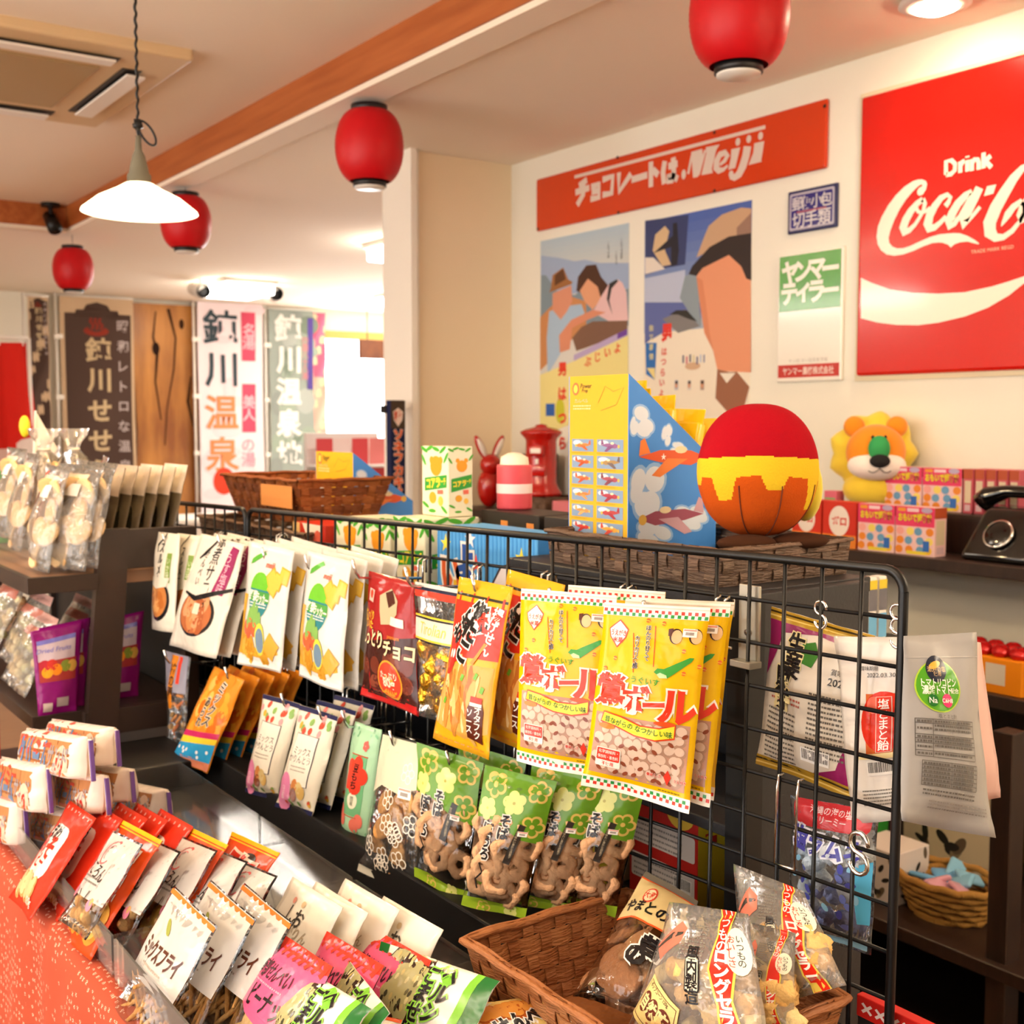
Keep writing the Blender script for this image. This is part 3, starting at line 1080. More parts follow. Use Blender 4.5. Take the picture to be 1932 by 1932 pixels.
def poster(label, px0, py0, px1, py1, hgt, base):
    c0, c1 = wpt(px0, py0, X), wpt(px1, py1, X)
    x0, x1, y0 = c0[0], c1[0], (c0[1] + c1[1]) / 2
    t = thing('film_poster', label, 'poster')
    G().add(box(X, WX - .0002, -x1, -x0, -(y0 + hgt), -y0), base).build('sheet', M_PAPER, t)
    return t, x0, y0, x1 - x0, hgt


t, x0, y0, w, h = poster('film poster of two figures leaning on a rock under a pale sky', 1020, 452, 1187, 424, 0.66, 'd8d6d0')
a = Art()
fp = zoom(6.44, 1010, 420, X)
for i in range(10):
    v = i / 9
    yy = y0 + h * .26 * v
    a.rect(x0, yy, w, h * .03, '%02x%02x%02x' % (int(178 + 36 * v), int(198 + 14 * v), int(212 - 8 * v)), 1)
a.poly(pt(fp, [(70, 400), (300, 430), (480, 470), (600, 450), (780, 490), (1138, 490), (1138, 800), (70, 900)]), '9db0cf', 2)
a.poly(pt(fp, [(70, 640), (130, 640), (260, 830), (480, 880), (560, 820), (700, 900), (1138, 800), (1132, 1250), (62, 1250)]), '7f93a0', 3)
a.poly(pt(fp, [(60, 1150), (200, 1010), (440, 900), (620, 960), (620, 1250), (60, 1800)]), 'c98a58', 4)
a.poly(pt(fp, [(170, 1080), (330, 1020), (560, 990), (600, 1100), (420, 1250), (300, 1600), (150, 1850), (140, 1400)]), 'a9c2da', 5)
a.poly(pt(fp, [(210, 860), (440, 760), (450, 960), (380, 1090), (310, 1180), (210, 1060)]), 'd99478', 6)
a.poly(pt(fp, [(170, 850), (190, 800), (210, 640), (340, 545), (400, 690), (455, 720), (440, 750)]), 'a06a3c', 7)
a.poly(pt(fp, [(235, 770), (240, 640), (340, 560), (370, 690)]), '5f3a20', 8)
a.poly(pt(fp, [(500, 830), (520, 660), (620, 520), (740, 510), (800, 660), (900, 780), (880, 930), (780, 960)]), '4b2c1c', 6)
a.poly(pt(fp, [(540, 830), (640, 680), (760, 780), (800, 930), (700, 1060), (600, 960)]), 'dfa17c', 7)
a.poly(pt(fp, [(800, 900), (900, 740), (1000, 690), (1060, 730), (1110, 850), (1130, 1190), (900, 1200), (700, 1090)]), 'e5bfc0', 8)
a.poly(pt(fp, [(870, 930), (900, 740), (990, 690), (1010, 710), (930, 800), (900, 950), (940, 1120)]), '2c2a2c', 9)
a.poly(pt(fp, [(300, 1580), (290, 1370), (440, 1180), (700, 1060), (860, 1090), (640, 1180), (450, 1280), (420, 1540)]), 'd98f70', 9)
a.poly(pt(fp, [(450, 1400), (560, 1270), (700, 1200), (1120, 1190), (1120, 1330), (620, 1520), (500, 1560)]), '7c5a48', 8)
a.poly(pt(fp, [(60, 1850), (480, 1680), (1130, 1370), (1130, 2160), (60, 2600)]), 'ecdf94', 10)
a.poly(pt(fp, [(470, 1610), (1120, 1290), (1120, 1370), (470, 1680)]), 'b9a7cf', 10)
a.poly(pt(fp, [(1000, 1350), (1120, 1290), (1120, 1362), (1000, 1415)]), '6b3fa0', 11)
for i, ch in enumerate('男はつら'):
    q = fp(330, 1780 + 300 * i)
    a.text(ch, q[0], q[1], .048, 'e23a22', 12, 0.05)
for i, ch in enumerate('ぶじいよ'):
    q = fp(640 + 120 * i, 1690 - 55 * i)
    a.text(ch, q[0], q[1], .036, 'e2452a', 12, 0.03)
for i, (cx, cy, n) in enumerate(((890, 330, 5), (985, 430, 4), (1050, 320, 6))):
    q = fp(cx, cy)
    a.text('これで今度旅'[:n], q[0], q[1], .0115, '44484e', 12, 0.0, vert=True)
q = fp(130, 2200)
a.rect(q[0], q[1], .06, .05, '2f62b4', 11)
a.ell(q[0] + .095, q[1] + .03, .03, .05, 'c9c832', 11)
a.geom(wall_surf(X), 9, 0.00008).build('picture', M_PAPER, t.children[0])

t, x0, y0, w, h = poster('film poster of a man in a felt hat against blue sea', 1217, 414, 1419, 382, 0.70, 'efe4d0')
a = Art()
fq = zoom(6.04, 1200, 380, X)
fr = zoom(8.4, 1200, 580, X)
for i in range(12):
    v = i / 11
    a.rect(x0, y0 + h * .52 * v, w, h * .05, '%02x%02x%02x' % (int(78 + 90 * v), int(104 + 76 * v), int(178 + 18 * v)), 1)
a.poly(pt(fq, [(105, 220), (600, 150), (560, 720), (340, 760), (105, 840)]), '35406e', 2)
a.poly(pt(fq, [(105, 640), (200, 640), (330, 770), (105, 830)]), 'e6dcd0', 3)
a.poly(pt(fq, [(190, 560), (220, 380), (330, 280), (380, 340), (330, 560), (400, 720), (300, 740)]), 'd6b890', 3)
a.poly(pt(fq, [(200, 590), (420, 390), (420, 250), (470, 240), (490, 560), (470, 720), (400, 740), (400, 520)]), '20202c', 4)
a.poly(pt(fq, [(100, 880), (560, 780), (560, 1150), (100, 1150)]), 'b9c2da', 3)
a.poly(pt(fq, [(100, 1150), (740, 1150), (740, 1340), (440, 1420), (100, 1620)]), '5d6aa6', 3)
a.poly(pt(fq, [(300, 1340), (560, 1230), (740, 1330), (740, 1420), (480, 1500)]), '7f7c7c', 4)
a.poly(pt(fq, [(380, 1290), (460, 1240), (580, 1240), (700, 1370), (600, 1340), (480, 1290)]), '2a2825', 5)
a.poly(pt(fq, [(560, 850), (700, 800), (740, 1440), (640, 1320), (500, 1100)]), '8b9aa4', 5)
a.poly(pt(fq, [(690, 860), (760, 720), (1060, 600), (1310, 700), (1310, 1950), (930, 1930), (880, 1700), (780, 1500), (730, 1180)]), 'e59a74', 6)
a.poly(pt(fq, [(690, 640), (780, 400), (830, 280), (980, 150), (1200, 70), (1315, 80), (1315, 420), (1000, 480)]), 'c9a482', 7)
a.poly(pt(fq, [(1150, 300), (1315, 130), (1315, 420), (1150, 400)]), '9a7866', 8)
a.poly(pt(fq, [(600, 830), (640, 740), (840, 520), (1060, 400), (1315, 360), (1315, 900), (1260, 880), (1200, 740), (1060, 610), (760, 760), (690, 850)]), '2e2220', 9)
a.poly(pt(fq, [(690, 860), (760, 900), (800, 1180), (840, 1500), (930, 1930), (880, 1700), (780, 1500), (730, 1180)]), 'd98a64', 7)
a.poly(pt(fr, [(1290, 980), (1500, 1030), (1600, 1020), (1800, 1260), (1720, 1560), (1560, 1780), (1260, 1440)]), '9a6448', 8)
a.poly(pt(fr, [(1330, 1040), (1580, 1040), (1440, 1200)]), 'efe6d6', 9)
a.poly(pt(fr, [(150, 560), (330, 560), (300, 1150), (160, 1060)]), '2c6fb8', 6)
a.poly(pt(fr, [(170, 960), (300, 960), (300, 1150)]), 'e8d68c', 7)
for i, ch in enumerate('柴又慕情'):
    q = fr(245, 330 + 150 * i)
    a.text(ch, q[0], q[1], .021, 'd8cf96', 9, 0.02)
q = fr(490, 400)
a.text('男', q[0], q[1], .054, 'e23622', 9, 0.07, sx=.85)
for i, ch in enumerate('はつらいよ'):
    q = fr(450 - 12 * i, 700 + 165 * i)
    a.text(ch, q[0], q[1], .026, 'dd4030', 9, 0.03)
q = fr(900, 930)
a.ell(q[0], q[1], .038, .013, 'd2ae8c', 8)
for i in range(7):
    q = fr(750 + i * 55, 760 + 20 * math.sin(i * 2))
    a.rect(q[0] - .003, q[1], .007, .026, ('3a3f6a', 'c84a6a', '2c3558', 'd8cf9a', '4a4f8a', 'b9c8de', '8a93b0')[i], 9)
for i in range(3):
    q = fr(640 + i * 205, 1230)
    a.rect(q[0] - .009, q[1] - .017, .019, .034, ('b9bcc4', 'd8d2c8', 'b59a8c')[i], 8)
    a.ell(q[0], q[1], .0065, .011, 'd99a74', 9)
    a.ell(q[0] + .001, q[1] - .009, .007, .006, '3a2a22', 10)
a.geom(wall_surf(X), 9, 0.00008).build('picture', M_PAPER, t.children[0])
# ------------------------------------------------------------------ printed designs
INK = '1d1a1c'


def checks(a, y, h, n, c, l=2, ph=0):
    for i in range(n):
        a.rect((i + 0.25 * ph) / n * 0.98 + 0.01, y, 0.5 / n, h, c, l)


def nuts(a, x0, y0, x1, y1, r, cols, l=3, seed=1, asp_r=1.0, n=None):
    rd = random.Random(seed)
    nx = max(1, int((x1 - x0) / (r * 1.55)))
    ny = max(1, int((y1 - y0) / (r * 1.45)))
    for j in range(ny + 1):
        for i in range(nx + 1):
            x = x0 + r + (x1 - x0 - 2 * r) * min(1, max(0, (i + (0.5 if j % 2 else 0)) / nx)) + rd.uniform(-.2, .2) * r
            y = y0 + r + (y1 - y0 - 2 * r) * j / max(1, ny) + rd.uniform(-.15, .15) * r
            ro = rd.uniform(0, 3)
            k = rd.uniform(.8, 1.0)
            a.ell(x, y, r * k, r * k * asp_r * .85, cols[0], l, 14, ro)
            a.ell(x - r * .12, y - r * .15, r * k * .78, r * k * asp_r * .66, cols[1], l + 1, 14, ro)
            if len(cols) > 2 and rd.random() < .55:
                s = rd.choice((-1, 1))
                a.ell(x + s * r * .4, y + r * .42, r * .45, r * .26, cols[2], l + 2, 10, -.6 * s)


def lines(a, x, y, w, n, dy, h, c, l=3, seed=0):
    rd = random.Random(seed)
    for i in range(n):
        xx = x
        while xx < x + w:
            ww = rd.uniform(.01, .03)
            a.rect(xx, y + i * dy, min(ww, x + w - xx), h, c, l)
            xx += ww + rd.uniform(.004, .012)


def barcode(a, x, y, w, h, l=4, bg='f4f0ea'):
    a.rect(x, y, w, h, bg, l)
    rd = random.Random(int(x * 1000))
    xx = x + w * .06
    while xx < x + w * .94:
        ww = w * rd.uniform(.008, .03)
        a.rect(xx, y + h * .08, ww, h * .72, '26221f', l + 1)
        xx += ww + w * rd.uniform(.012, .03)


def flower(a, x, y, r, c, hole, l=2, rot=0, ring=False, cc=None):
    for k in range(5):
        t = rot + k * 2 * PI / 5
        a.ell(x + r * .58 * math.cos(t), y + r * .58 * math.sin(t), r * .46, r * .46, c, l, 14)
    a.ell(x, y, r * .5, r * .5, c, l, 14)
    if ring:
        for k in range(5):
            t = rot + k * 2 * PI / 5
            a.ell(x + r * .54 * math.cos(t), y + r * .54 * math.sin(t), r * .29, r * .29, hole, l + 1, 12)
        a.ell(x, y, r * .42, r * .42, hole, l + 1, 12)
        a.ell(x, y, r * .2, r * .2, cc or c, l + 2, 10)
    else:
        a.ell(x, y, r * .13, r * .13, hole, l + 1, 10)


def art_yellow(asp):
    a = Art(asp)
    Y = lambda f: f * asp
    for y0 in (0.0, .935):
        a.rect(0.0, Y(y0), 1.0, Y(.065), 'efece2', 1)
    a.rect(0, Y(.012), 1, Y(.006), 'd8cfc0', 2)
    n = 16
    checks(a, Y(.028), .030, n, 'd43b2c', 2, 0)
    checks(a, Y(.028) + .031, .030, n, '2f9345', 2, 2)
    checks(a, Y(.945), .030, n, '2f9345', 2, 0)
    checks(a, Y(.945) + .031, .030, n, 'd43b2c', 2, 2)
    # emblem
    a.poly([(.18, Y(.085)), (.27, Y(.135)), (.25, Y(.18)), (.17, Y(.235)), (.09, Y(.18)), (.075, Y(.135))], 'd8422f', 2)
    a.poly([(.18, Y(.092)), (.26, Y(.138)), (.24, Y(.177)), (.17, Y(.226)), (.1, Y(.177)), (.085, Y(.138))], 'f3ece0', 3)
    a.text('うえがき', .175, Y(.155), .05, 'd03524', 4, .02, w=.15)
    a.text('米菓', .172, Y(.193), .045, 'd03524', 4, .02)
    a.text('ほんのり甘くて', .475, Y(.195), .043, '1f2140', 4, .018, vert=True, rot=-.07, outline='f2ecd0', ow=.05)
    a.text('カリカリ食感', .375, Y(.245), .046, '1f2140', 4, .018, vert=True, rot=-.07, outline='f2ecd0', ow=.05)
    a.line([(.525, Y(.105)), (.56, Y(.31))], .008, 'd84a2a', 3)
    a.line([(.32, Y(.15)), (.375, Y(.35))], .008, 'd84a2a', 3)
    # two plain nuts with a price slip
    for cx, cy in ((.73, .15), (.91, .145)):
        a.ell(cx, Y(cy), .06, .068, '3d2418', 3)
        a.ell(cx + .008, Y(cy) + .004, .05, .06, 'e0b886', 4)
    a.poly([(.655, Y(.115)), (.7, Y(.11)), (.69, Y(.15)), (.66, Y(.15))], '5a2a1a', 5)
    # bird
    a.poly([(.57, Y(.335)), (.6, Y(.315)), (.66, Y(.315)), (.76, Y(.285)), (.88, Y(.25)), (.92, Y(.25)), (.9, Y(.27)), (.78, Y(.325)), (.7, Y(.36)), (.63, Y(.362)), (.6, Y(.345))], '3d9a3c', 3)
    a.poly([(.6, Y(.345)), (.63, Y(.335)), (.69, Y(.345)), (.7, Y(.36)), (.63, Y(.362))], 'b5d8a0', 4)
    a.text('うぐいす', .5, Y(.385), .055, '3f9a2a', 4, .02, w=.27, rot=.02)
    # title
    R, W = 'df3a20', 'efe8dc'
    a.text('鶯', .17, Y(.455), .27, R, 5, .022, outline=W, ow=.045, sx=1.05)
    a.text('ボ', .425, Y(.485), .24, R, 5, .04, outline=W, ow=.05)
    a.text('ー', .605, Y(.5), .2, R, 5, .04, outline=W, ow=.05, rot=-.12)
    a.text('ル', .82, Y(.5), .29, R, 5, .045, outline=W, ow=.05)
    # photo field
    a.rect(.045, Y(.585), .9, Y(.325), 'b98a74', 1)
    nuts(a, .05, Y(.59), .94, Y(.905), .068, ('a8846f', 'd2b7a4', '86432c'), 2, 4)
    # ribbon
    a.poly([(.12, Y(.575)), (.3, Y(.585)), (.5, Y(.612)), (.68, Y(.61)), (.82, Y(.585)), (.82, Y(.66)), (.65, Y(.682)), (.45, Y(.675)), (.25, Y(.645)), (.1, Y(.635))], 'd4451f', 6)
    a.poly([(.13, Y(.582)), (.3, Y(.592)), (.5, Y(.619)), (.68, Y(.617)), (.81, Y(.593)), (.81, Y(.652)), (.65, Y(.674)), (.45, Y(.667)), (.25, Y(.638)), (.11, Y(.628))], 'e8e13c', 7)
    a.ell(.72, Y(.588), .1, .022, 'e2521d', 8)
    a.ell(.17, Y(.652), .085, .026, 'ef7a22', 6)
    for i, ch in enumerate('昔ながらのなつかしい味'):
        x = .17 + .058 * i + (.02 if i > 4 else 0)
        a.text(ch, x, Y(.607 + .032 * math.sin(min(1, (x - .1) / .6) * 1.5)), .052, '2a6a2a', 9, .01)
    a.rect(.1, Y(.765), .24, Y(.1), 'f0e6da', 8, r=.012)
    a.rect(.108, Y(.77), .224, Y(.062), 'd0392a', 9, r=.01)
    a.text('化学調味料・', .22, Y(.785), .03, 'f4e4d8', 10, .008, w=.19)
    a.text('保存料・着色料', .22, Y(.813), .03, 'f4e4d8', 10, .008, w=.2)
    a.text('不使用', .22, Y(.848), .034, 'cf3425', 10, .01)
    a.poly([(.75, Y(.85)), (.785, Y(.815)), (.82, Y(.85)), (.785, Y(.892))], 'd03524', 8)
    a.text('美味しさ', .66, Y(.852), .03, 'd03524', 8, .02, outline='f4e8dc', ow=.05)
    a.text('うえがき', .9, Y(.862), .026, 'd03524', 8, .02, outline='f4e8dc', ow=.05)
    for x, y in ((.6, .09), (.17, .29), (.08, .35), (.82, .22), (.97, .29), (.84, .33), (.45, .08)):
        a.ell(x, Y(y), .02, .02, 'e2682c', 3, 8)
        a.line([(x - .02, Y(y)), (x + .02, Y(y) + .006)], .005, 'efe04a', 4)
    lines(a, .7, Y(.922), .2, 1, .02, .009, '7a6a20', 3)
    return a


def art_okonomi(asp):
    a = Art(asp)
    Y = lambda f: f * asp
    for i in range(9):
        lines(a, .03 + .1 * i, Y(.965), .07, 1, .02, .012, 'e07a20', 2, i)
    a.rect(0.02, Y(.09), .96, Y(.016), '2c2a1c', 2)
    a.poly([(.02, Y(.135)), (.98, Y(.135)), (.98, Y(.44)), (.55, Y(.455)), (.3, Y(.50)), (.02, Y(.52))], 'd93320', 2)
    for x in (.1, .36, .62, .9):
        a.rect(x, Y(.08), .03, Y(.08), 'd93320', 3)
    a.poly([(.02, Y(.53)), (.4, Y(.5)), (.95, Y(.48)), (.97, Y(.86)), (.6, Y(.93)), (.02, Y(.88))], 'd9a04a', 1)
    rd = random.Random(3)
    for i in range(34):
        x, y = rd.uniform(.08, .75), rd.uniform(.53, .86)
        a.ell(x, Y(y), rd.uniform(.03, .06), rd.uniform(.12, .22), rd.choice(('e6c07a', 'd8a458', 'c98438', 'eed39a', 'b56a2c')), 2 + i % 3, 10, rd.uniform(-.5, .2))
    for x, y in ((.5, .555), (.82, .6), (.18, .72), (.7, .53)):
        a.rect(x, Y(y), .05, Y(.04), '6fae34', 6, rot=.3)
    K, W = '1a1614', 'f2ece2'
    a.text('お好み', .38, Y(.245), .2, K, 4, .05, rot=-.75, outline=W, ow=.07)
    a.text('たこ', .45, Y(.36), .25, K, 4, .05, vert=True, rot=.25, outline=W, ow=.06)
    a.text('焼', .62, Y(.22), .25, K, 4, .045, outline=W, ow=.06, rot=-.2)
    a.text('揚げせん', .83, Y(.28), .13, W, 5, .03, vert=True, rot=.22)
    a.poly([(.6, Y(.48)), (.76, Y(.35)), (.8, Y(.355)), (.64, Y(.49))], 'e58a20', 7)
    a.ell(.16, Y(.48), .13, .2, 'd02c20', 5)
    a.ell(.13, Y(.46), .035, .05, W, 6)
    a.ell(.22, Y(.455), .035, .05, W, 6)
    # sauce bottle
    a.poly([(.72, Y(.68)), (.86, Y(.68)), (.9, Y(.74)), (.9, Y(.93)), (.68, Y(.91)), (.68, Y(.74))], '5a2414', 7)
    a.rect(.71, Y(.665), .16, Y(.035), 'c8301c', 8)
    a.rect(.71, Y(.7), .16, Y(.02), 'efe6d8', 8)
    a.text('オタフク', .83, Y(.81), .085, W, 8, .02, vert=True)
    a.text('ソース', .72, Y(.81), .085, W, 8, .02, vert=True)
    return a


def art_choco(asp):
    a = Art(asp)
    Y = lambda f: f * asp
    a.poly([(.0, Y(.56)), (1, Y(.42)), (1, Y(.96)), (0, Y(.96))], '3c140f', 1)
    a.poly([(.02, Y(.935)), (.98, Y(.935)), (.98, Y(.99)), (.02, Y(.99))], 'b81a1c', 3)
    rd = random.Random(5)
    for i in range(16):
        a.ell(rd.uniform(.1, .9), Y(rd.uniform(.62, .86)), .1, .09, rd.choice(('6a2c1e', '56211a', '7c3a28')), 2, 12)
    a.poly([(.36, Y(.16)), (.55, Y(.09)), (.72, Y(.17)), (.74, Y(.27)), (.62, Y(.36)), (.44, Y(.38)), (.38, Y(.28))], 'b9ab88', 3)
    a.poly([(.46, Y(.13)), (.58, Y(.1)), (.68, Y(.19)), (.56, Y(.24))], '4a2014', 4)
    a.rect(.06, Y(.13), .13, Y(.1), 'e8b0a0', 3, rot=.1)
    a.ell(.125, Y(.17), .04, .045, 'c8402c', 4)
    Yl, Cr = 'efb32c', 'f0dca8'
    a.text('じっくり', .13, Y(.33), .09, Yl, 5, .03, w=.26)
    a.text('焼いた', .13, Y(.4), .085, Yl, 5, .03, w=.26)
    a.text('しっとり', .24, Y(.5), .17, Cr, 5, .025, w=.5, outline='3c140f', ow=.04)
    a.text('チョコ', .75, Y(.55), .16, Cr, 5, .03, w=.46, outline='3c140f', ow=.04)
    a.text('premium', .68, Y(.46), .05, 'e08a2c', 5, .01)
    a.ell(.6, Y(.79), .2, .2, 'e8982c', 5, 24)
    a.ell(.6, Y(.79), .18, .18, 'd9402a', 6, 24)
    a.text('たっぷり', .6, Y(.755), .07, 'f6dcc0', 7, .02, w=.26)
    a.text('80g', .6, Y(.82), .12, 'f6dcc0', 7, .03)
    a.rect(.63, Y(.3), .22, Y(.065), 'f0e0d0', 6, rot=.03)
    return a


def art_gold(asp):
    a = Art(asp)
    Y = lambda f: f * asp
    a.rect(0, Y(.0), 1, Y(.03), 'd8d4cc', 1)
    a.rect(0, Y(.03), 1, Y(.025), '23283e', 2)
    a.rect(0, Y(.055), 1, Y(.05), 'cf3a28', 2)
    a.rect(0, Y(.24), 1, Y(.18), 'd9cfc0', 1)
    for y, c in ((.235, 'e2c034'), (.25, '1c1c20'), (.405, 'e2c034'), (.42, '1c1c20')):
        a.rect(0, Y(y), 1, Y(.014), c, 2)
    a.text('Tirolian', .4, Y(.33), .12, 'd8c85a', 3, .0, shear=.2)
    return a


def art_cracker(asp):
    a = Art(asp)
    Y = lambda f: f * asp
    a.poly([(.16, Y(.13)), (.42, Y(.05)), (.48, Y(.075)), (.22, Y(.16)), (.13, Y(.175))], '56a836', 2)
    a.poly([(0, Y(.42)), (.14, Y(.42)), (.12, Y(.72)), (.5, Y(.86)), (.9, Y(.78)), (.92, Y(.86)), (.6, Y(.92)), (0, Y(.9))], 'd9a332', 1)
    a.ell(.44, Y(.41), .265, Y(.195), 'e4dfd0', 1, 26)
    pts = []
    for k in range(24):
        t = 2 * PI * k / 24
        pts.append((.44 + .25 * math.cos(t), Y(.41) + Y(.19) * math.sin(t)))
    a.poly(pts, '2f7f86', 2)
    a.poly([p for p in pts if p[1] < Y(.40)], '6cbc32', 3)
    a.rect(.19, Y(.375), .5, Y(.085), '4f9a44', 3)
    a.text('野菜', .3, Y(.415), .1, 'f4f0e2', 5, .02)
    a.text('クラッカー', .5, Y(.43), .1, 'f4f0e2', 5, .03, w=.36, rot=.06)
    lines(a, .24, Y(.47), .4, 2, .03, .014, 'e8f0e8', 4)
    a.text('meiji', .6, Y(.16), .08, 'e86a52', 4, .02, shear=.3)
    for x, y, r in ((.8, .27, .3), (.68, .25, .9), (.74, .32, .5), (.9, .22, .2)):
        a.rect(x - .085, Y(y) - .085, .17, .17, 'd6a52e', 4, rot=r)
        a.rect(x - .07, Y(y) - .07, .14, .14, 'e3b84a', 5, rot=r)
    for x, y in ((.28, .6), (.44, .58), (.36, .55), (.52, .63)):
        a.ell(x, Y(y), .05, .12, '7fae58', 5, 12, .5 - x)
    for x, y in ((.22, .68), (.33, .66), (.44, .69), (.3, .71)):
        a.ell(x, Y(y), .07, .08, 'e0603a', 5, 10)
    rd = random.Random(2)
    for i in range(14):
        a.rect(rd.uniform(.02, .55), Y(rd.uniform(.72, .84)), .16, .16, rd.choice(('cf962e', 'd8a83e', 'c08624')), 3 + i % 2, rot=rd.uniform(0, 1.5))
    a.rect(.68, Y(.72), .22, .22, 'd6a23e', 6, rot=.7)
    a.ell(.56, Y(.76), .11, .17, 'd8d24a', 6, 18)
    a.ell(.56, Y(.77), .095, .13, '6f8aa0', 7, 18)
    a.rect(.02, Y(.915), .96, Y(.07), 'e2dfd8', 2)
    return a


def art_salad(asp):
    a = Art(asp)
    Y = lambda f: f * asp
    a.line([(.42, Y(.02)), (.3, Y(.14)), (.2, Y(.2))], [.02, .05, .02], INK, 3)
    a.line([(.42, Y(.02)), (.52, Y(.06))], .02, INK, 3)
    a.text('涼煮サラダ', .55, Y(.3), .15, INK, 4, .0, vert=True, rot=-.05)
    a.text('せんべい', .34, Y(.27), .08, '3a3634', 4, 0, vert=True)
    a.poly([(.8, Y(.04)), (.94, Y(.06)), (.86, Y(.47)), (.68, Y(.46))], '94295a', 3)
    a.text('うす塩味', .8, Y(.28), .09, 'e0b8c4', 4, .0, vert=True, rot=.05)
    a.ell(.47, Y(.665), .36, Y(.2), INK, 2, 26)
    a.ell(.455, Y(.66), .33, Y(.18), 'b5683c', 3, 26)
    rd = random.Random(4)
    for i in range(12):
        a.ell(.455 + rd.uniform(-.18, .18), Y(.67 + rd.uniform(-.1, .1)), .11, .08, rd.choice(('c9824e', 'a95a32', 'd8986a')), 4, 10, rd.uniform(0, 3))
    a.line([(.12, Y(.5)), (.4, Y(.535)), (.62, Y(.49)), (.98, Y(.4))], [.02, .05, .05, .03], INK, 6)
    a.poly([(.14, Y(.42)), (.62, Y(.42)), (.6, Y(.5)), (.4, Y(.52)), (.16, Y(.49))], 'e4dcca', 5)
    a.rect(.43, Y(.57), .12, .1, 'e8d0b8', 7)
    return a


def art_maru(asp):
    a = Art(asp)
    Y = lambda f: f * asp
    a.line([(.5, Y(.0)), (.25, Y(.13)), (.3, Y(.2))], [.02, .05, .02], INK, 3)
    a.text('スルメ丸', .45, Y(.32), .16, INK, 4, .02, vert=True)
    a.rect(.68, Y(.2), .16, Y(.3), '7f9a4a', 3)
    a.text('いか味', .76, Y(.35), .1, 'e8e8c8', 4, 0, vert=True)
    a.ell(.45, Y(.68), .4, Y(.22), INK, 2, 24)
    a.ell(.43, Y(.67), .35, Y(.19), 'c07a3e', 3, 24)
    rd = random.Random(8)
    for i in range(9):
        a.ell(.43 + rd.uniform(-.2, .2), Y(.67 + rd.uniform(-.08, .08)), .13, .1, rd.choice(('d89a5a', 'b5692f')), 4, 10, rd.uniform(0, 3))
    a.poly([(.05, Y(.45)), (.85, Y(.45)), (.75, Y(.54)), (.4, Y(.57)), (.1, Y(.53))], 'ddd6c4', 5)
    return a


def art_kaki(asp):
    a = Art(asp)
    Y = lambda f: f * asp
    a.rect(.05, Y(.0), .9, Y(.42), '8d8a98', 2)
    a.poly([(.38, Y(.02)), (.62, Y(.02)), (.55, Y(.6)), (.36, Y(.6))], 'd07a1c', 3)
    a.rect(.66, Y(.02), .1, Y(.3), 'd8402c', 4)
    a.text('柿の種', .49, Y(.3), .2, INK, 4, .02, vert=True)
    return a


def art_rainbow(asp):
    a = Art(asp)
    Y = lambda f: f * asp
    rd = random.Random(6)
    for i in range(30):
        a.ell(rd.uniform(.08, .92), Y(rd.uniform(.05, .62)), .1, .12, rd.choice(('f0a834', 'e88a22', 'f4c060', 'dd7018')), 1 + i % 2, 10)
    a.poly([(.02, Y(.66)), (.98, Y(.58)), (.98, Y(.64)), (.02, Y(.72))], 'cf2f6a', 4)
    a.poly([(.02, Y(.72)), (.98, Y(.64)), (.98, Y(.70)), (.02, Y(.79))], 'f0d43a', 4)
    a.poly([(.02, Y(.79)), (.98, Y(.70)), (.98, Y(.90)), (.02, Y(.93))], '2f9ad0', 4)
    a.poly([(.02, Y(.91)), (.98, Y(.88)), (.98, Y(.99)), (.02, Y(.99))], 'e08a6a', 3)
    a.text('ミックス', .6, Y(.32), .17, '3a3028', 5, .02, vert=True, outline='f4ead8', ow=.05)
    a.text('あられ', .4, Y(.42), .15, '3a3028', 5, .02, vert=True, outline='f4ead8', ow=.05)
    for i in range(7):
        a.ell(rd.uniform(.1, .9), Y(rd.uniform(.78, .88)), .03, .03, 'f0f0f0', 6, 8)
    return a


def art_karinto(asp):
    a = Art(asp)
    Y = lambda f: f * asp
    for y in (.0, .955):
        a.rect(0, Y(y), 1, Y(.045), '23264e', 2)
    rd = random.Random(9)
    for i in range(14):
        a.ell(rd.uniform(.05, .95), Y(rd.uniform(.06, .22)), .05, .05, rd.choice(('d8503c', '8ab060', 'e0b040', 'e8a0a0')), 2, 10)
    a.rect(.2, Y(.24), .6, Y(.5), '3a3c50', 2)
    a.rect(.215, Y(.245), .57, Y(.49), 'f0ecde', 3)
    a.text('ミックス', .5, Y(.4), .1, '3a3630', 4, 0.0)
    a.text('かりんとう', .48, Y(.48), .1, '3a3630', 4, 0.0)
    lines(a, .3, Y(.55), .4, 2, .05, .015, 'a09888', 4)
    a.ell(.22, Y(.82), .18, .27, 'e68ab8', 4, 20)
    a.text('白蜜', .22, Y(.82), .09, 'f4d8e4', 5, .0, vert=True)
    for x, y, c in ((.5, .74, 'd88a50'), (.5, .83, '8a4a2c'), (.68, .8, 'd8b46a'), (.62, .76, 'e0c88a')):
        a.ell(x, Y(y), .09, .1, c, 5, 10)
    for i in range(8):
        a.ell(rd.uniform(.3, .95), Y(rd.uniform(.88, .94)), .04, .04, rd.choice(('d8503c', 'e0b040', '8ab060')), 4, 8)
    return a


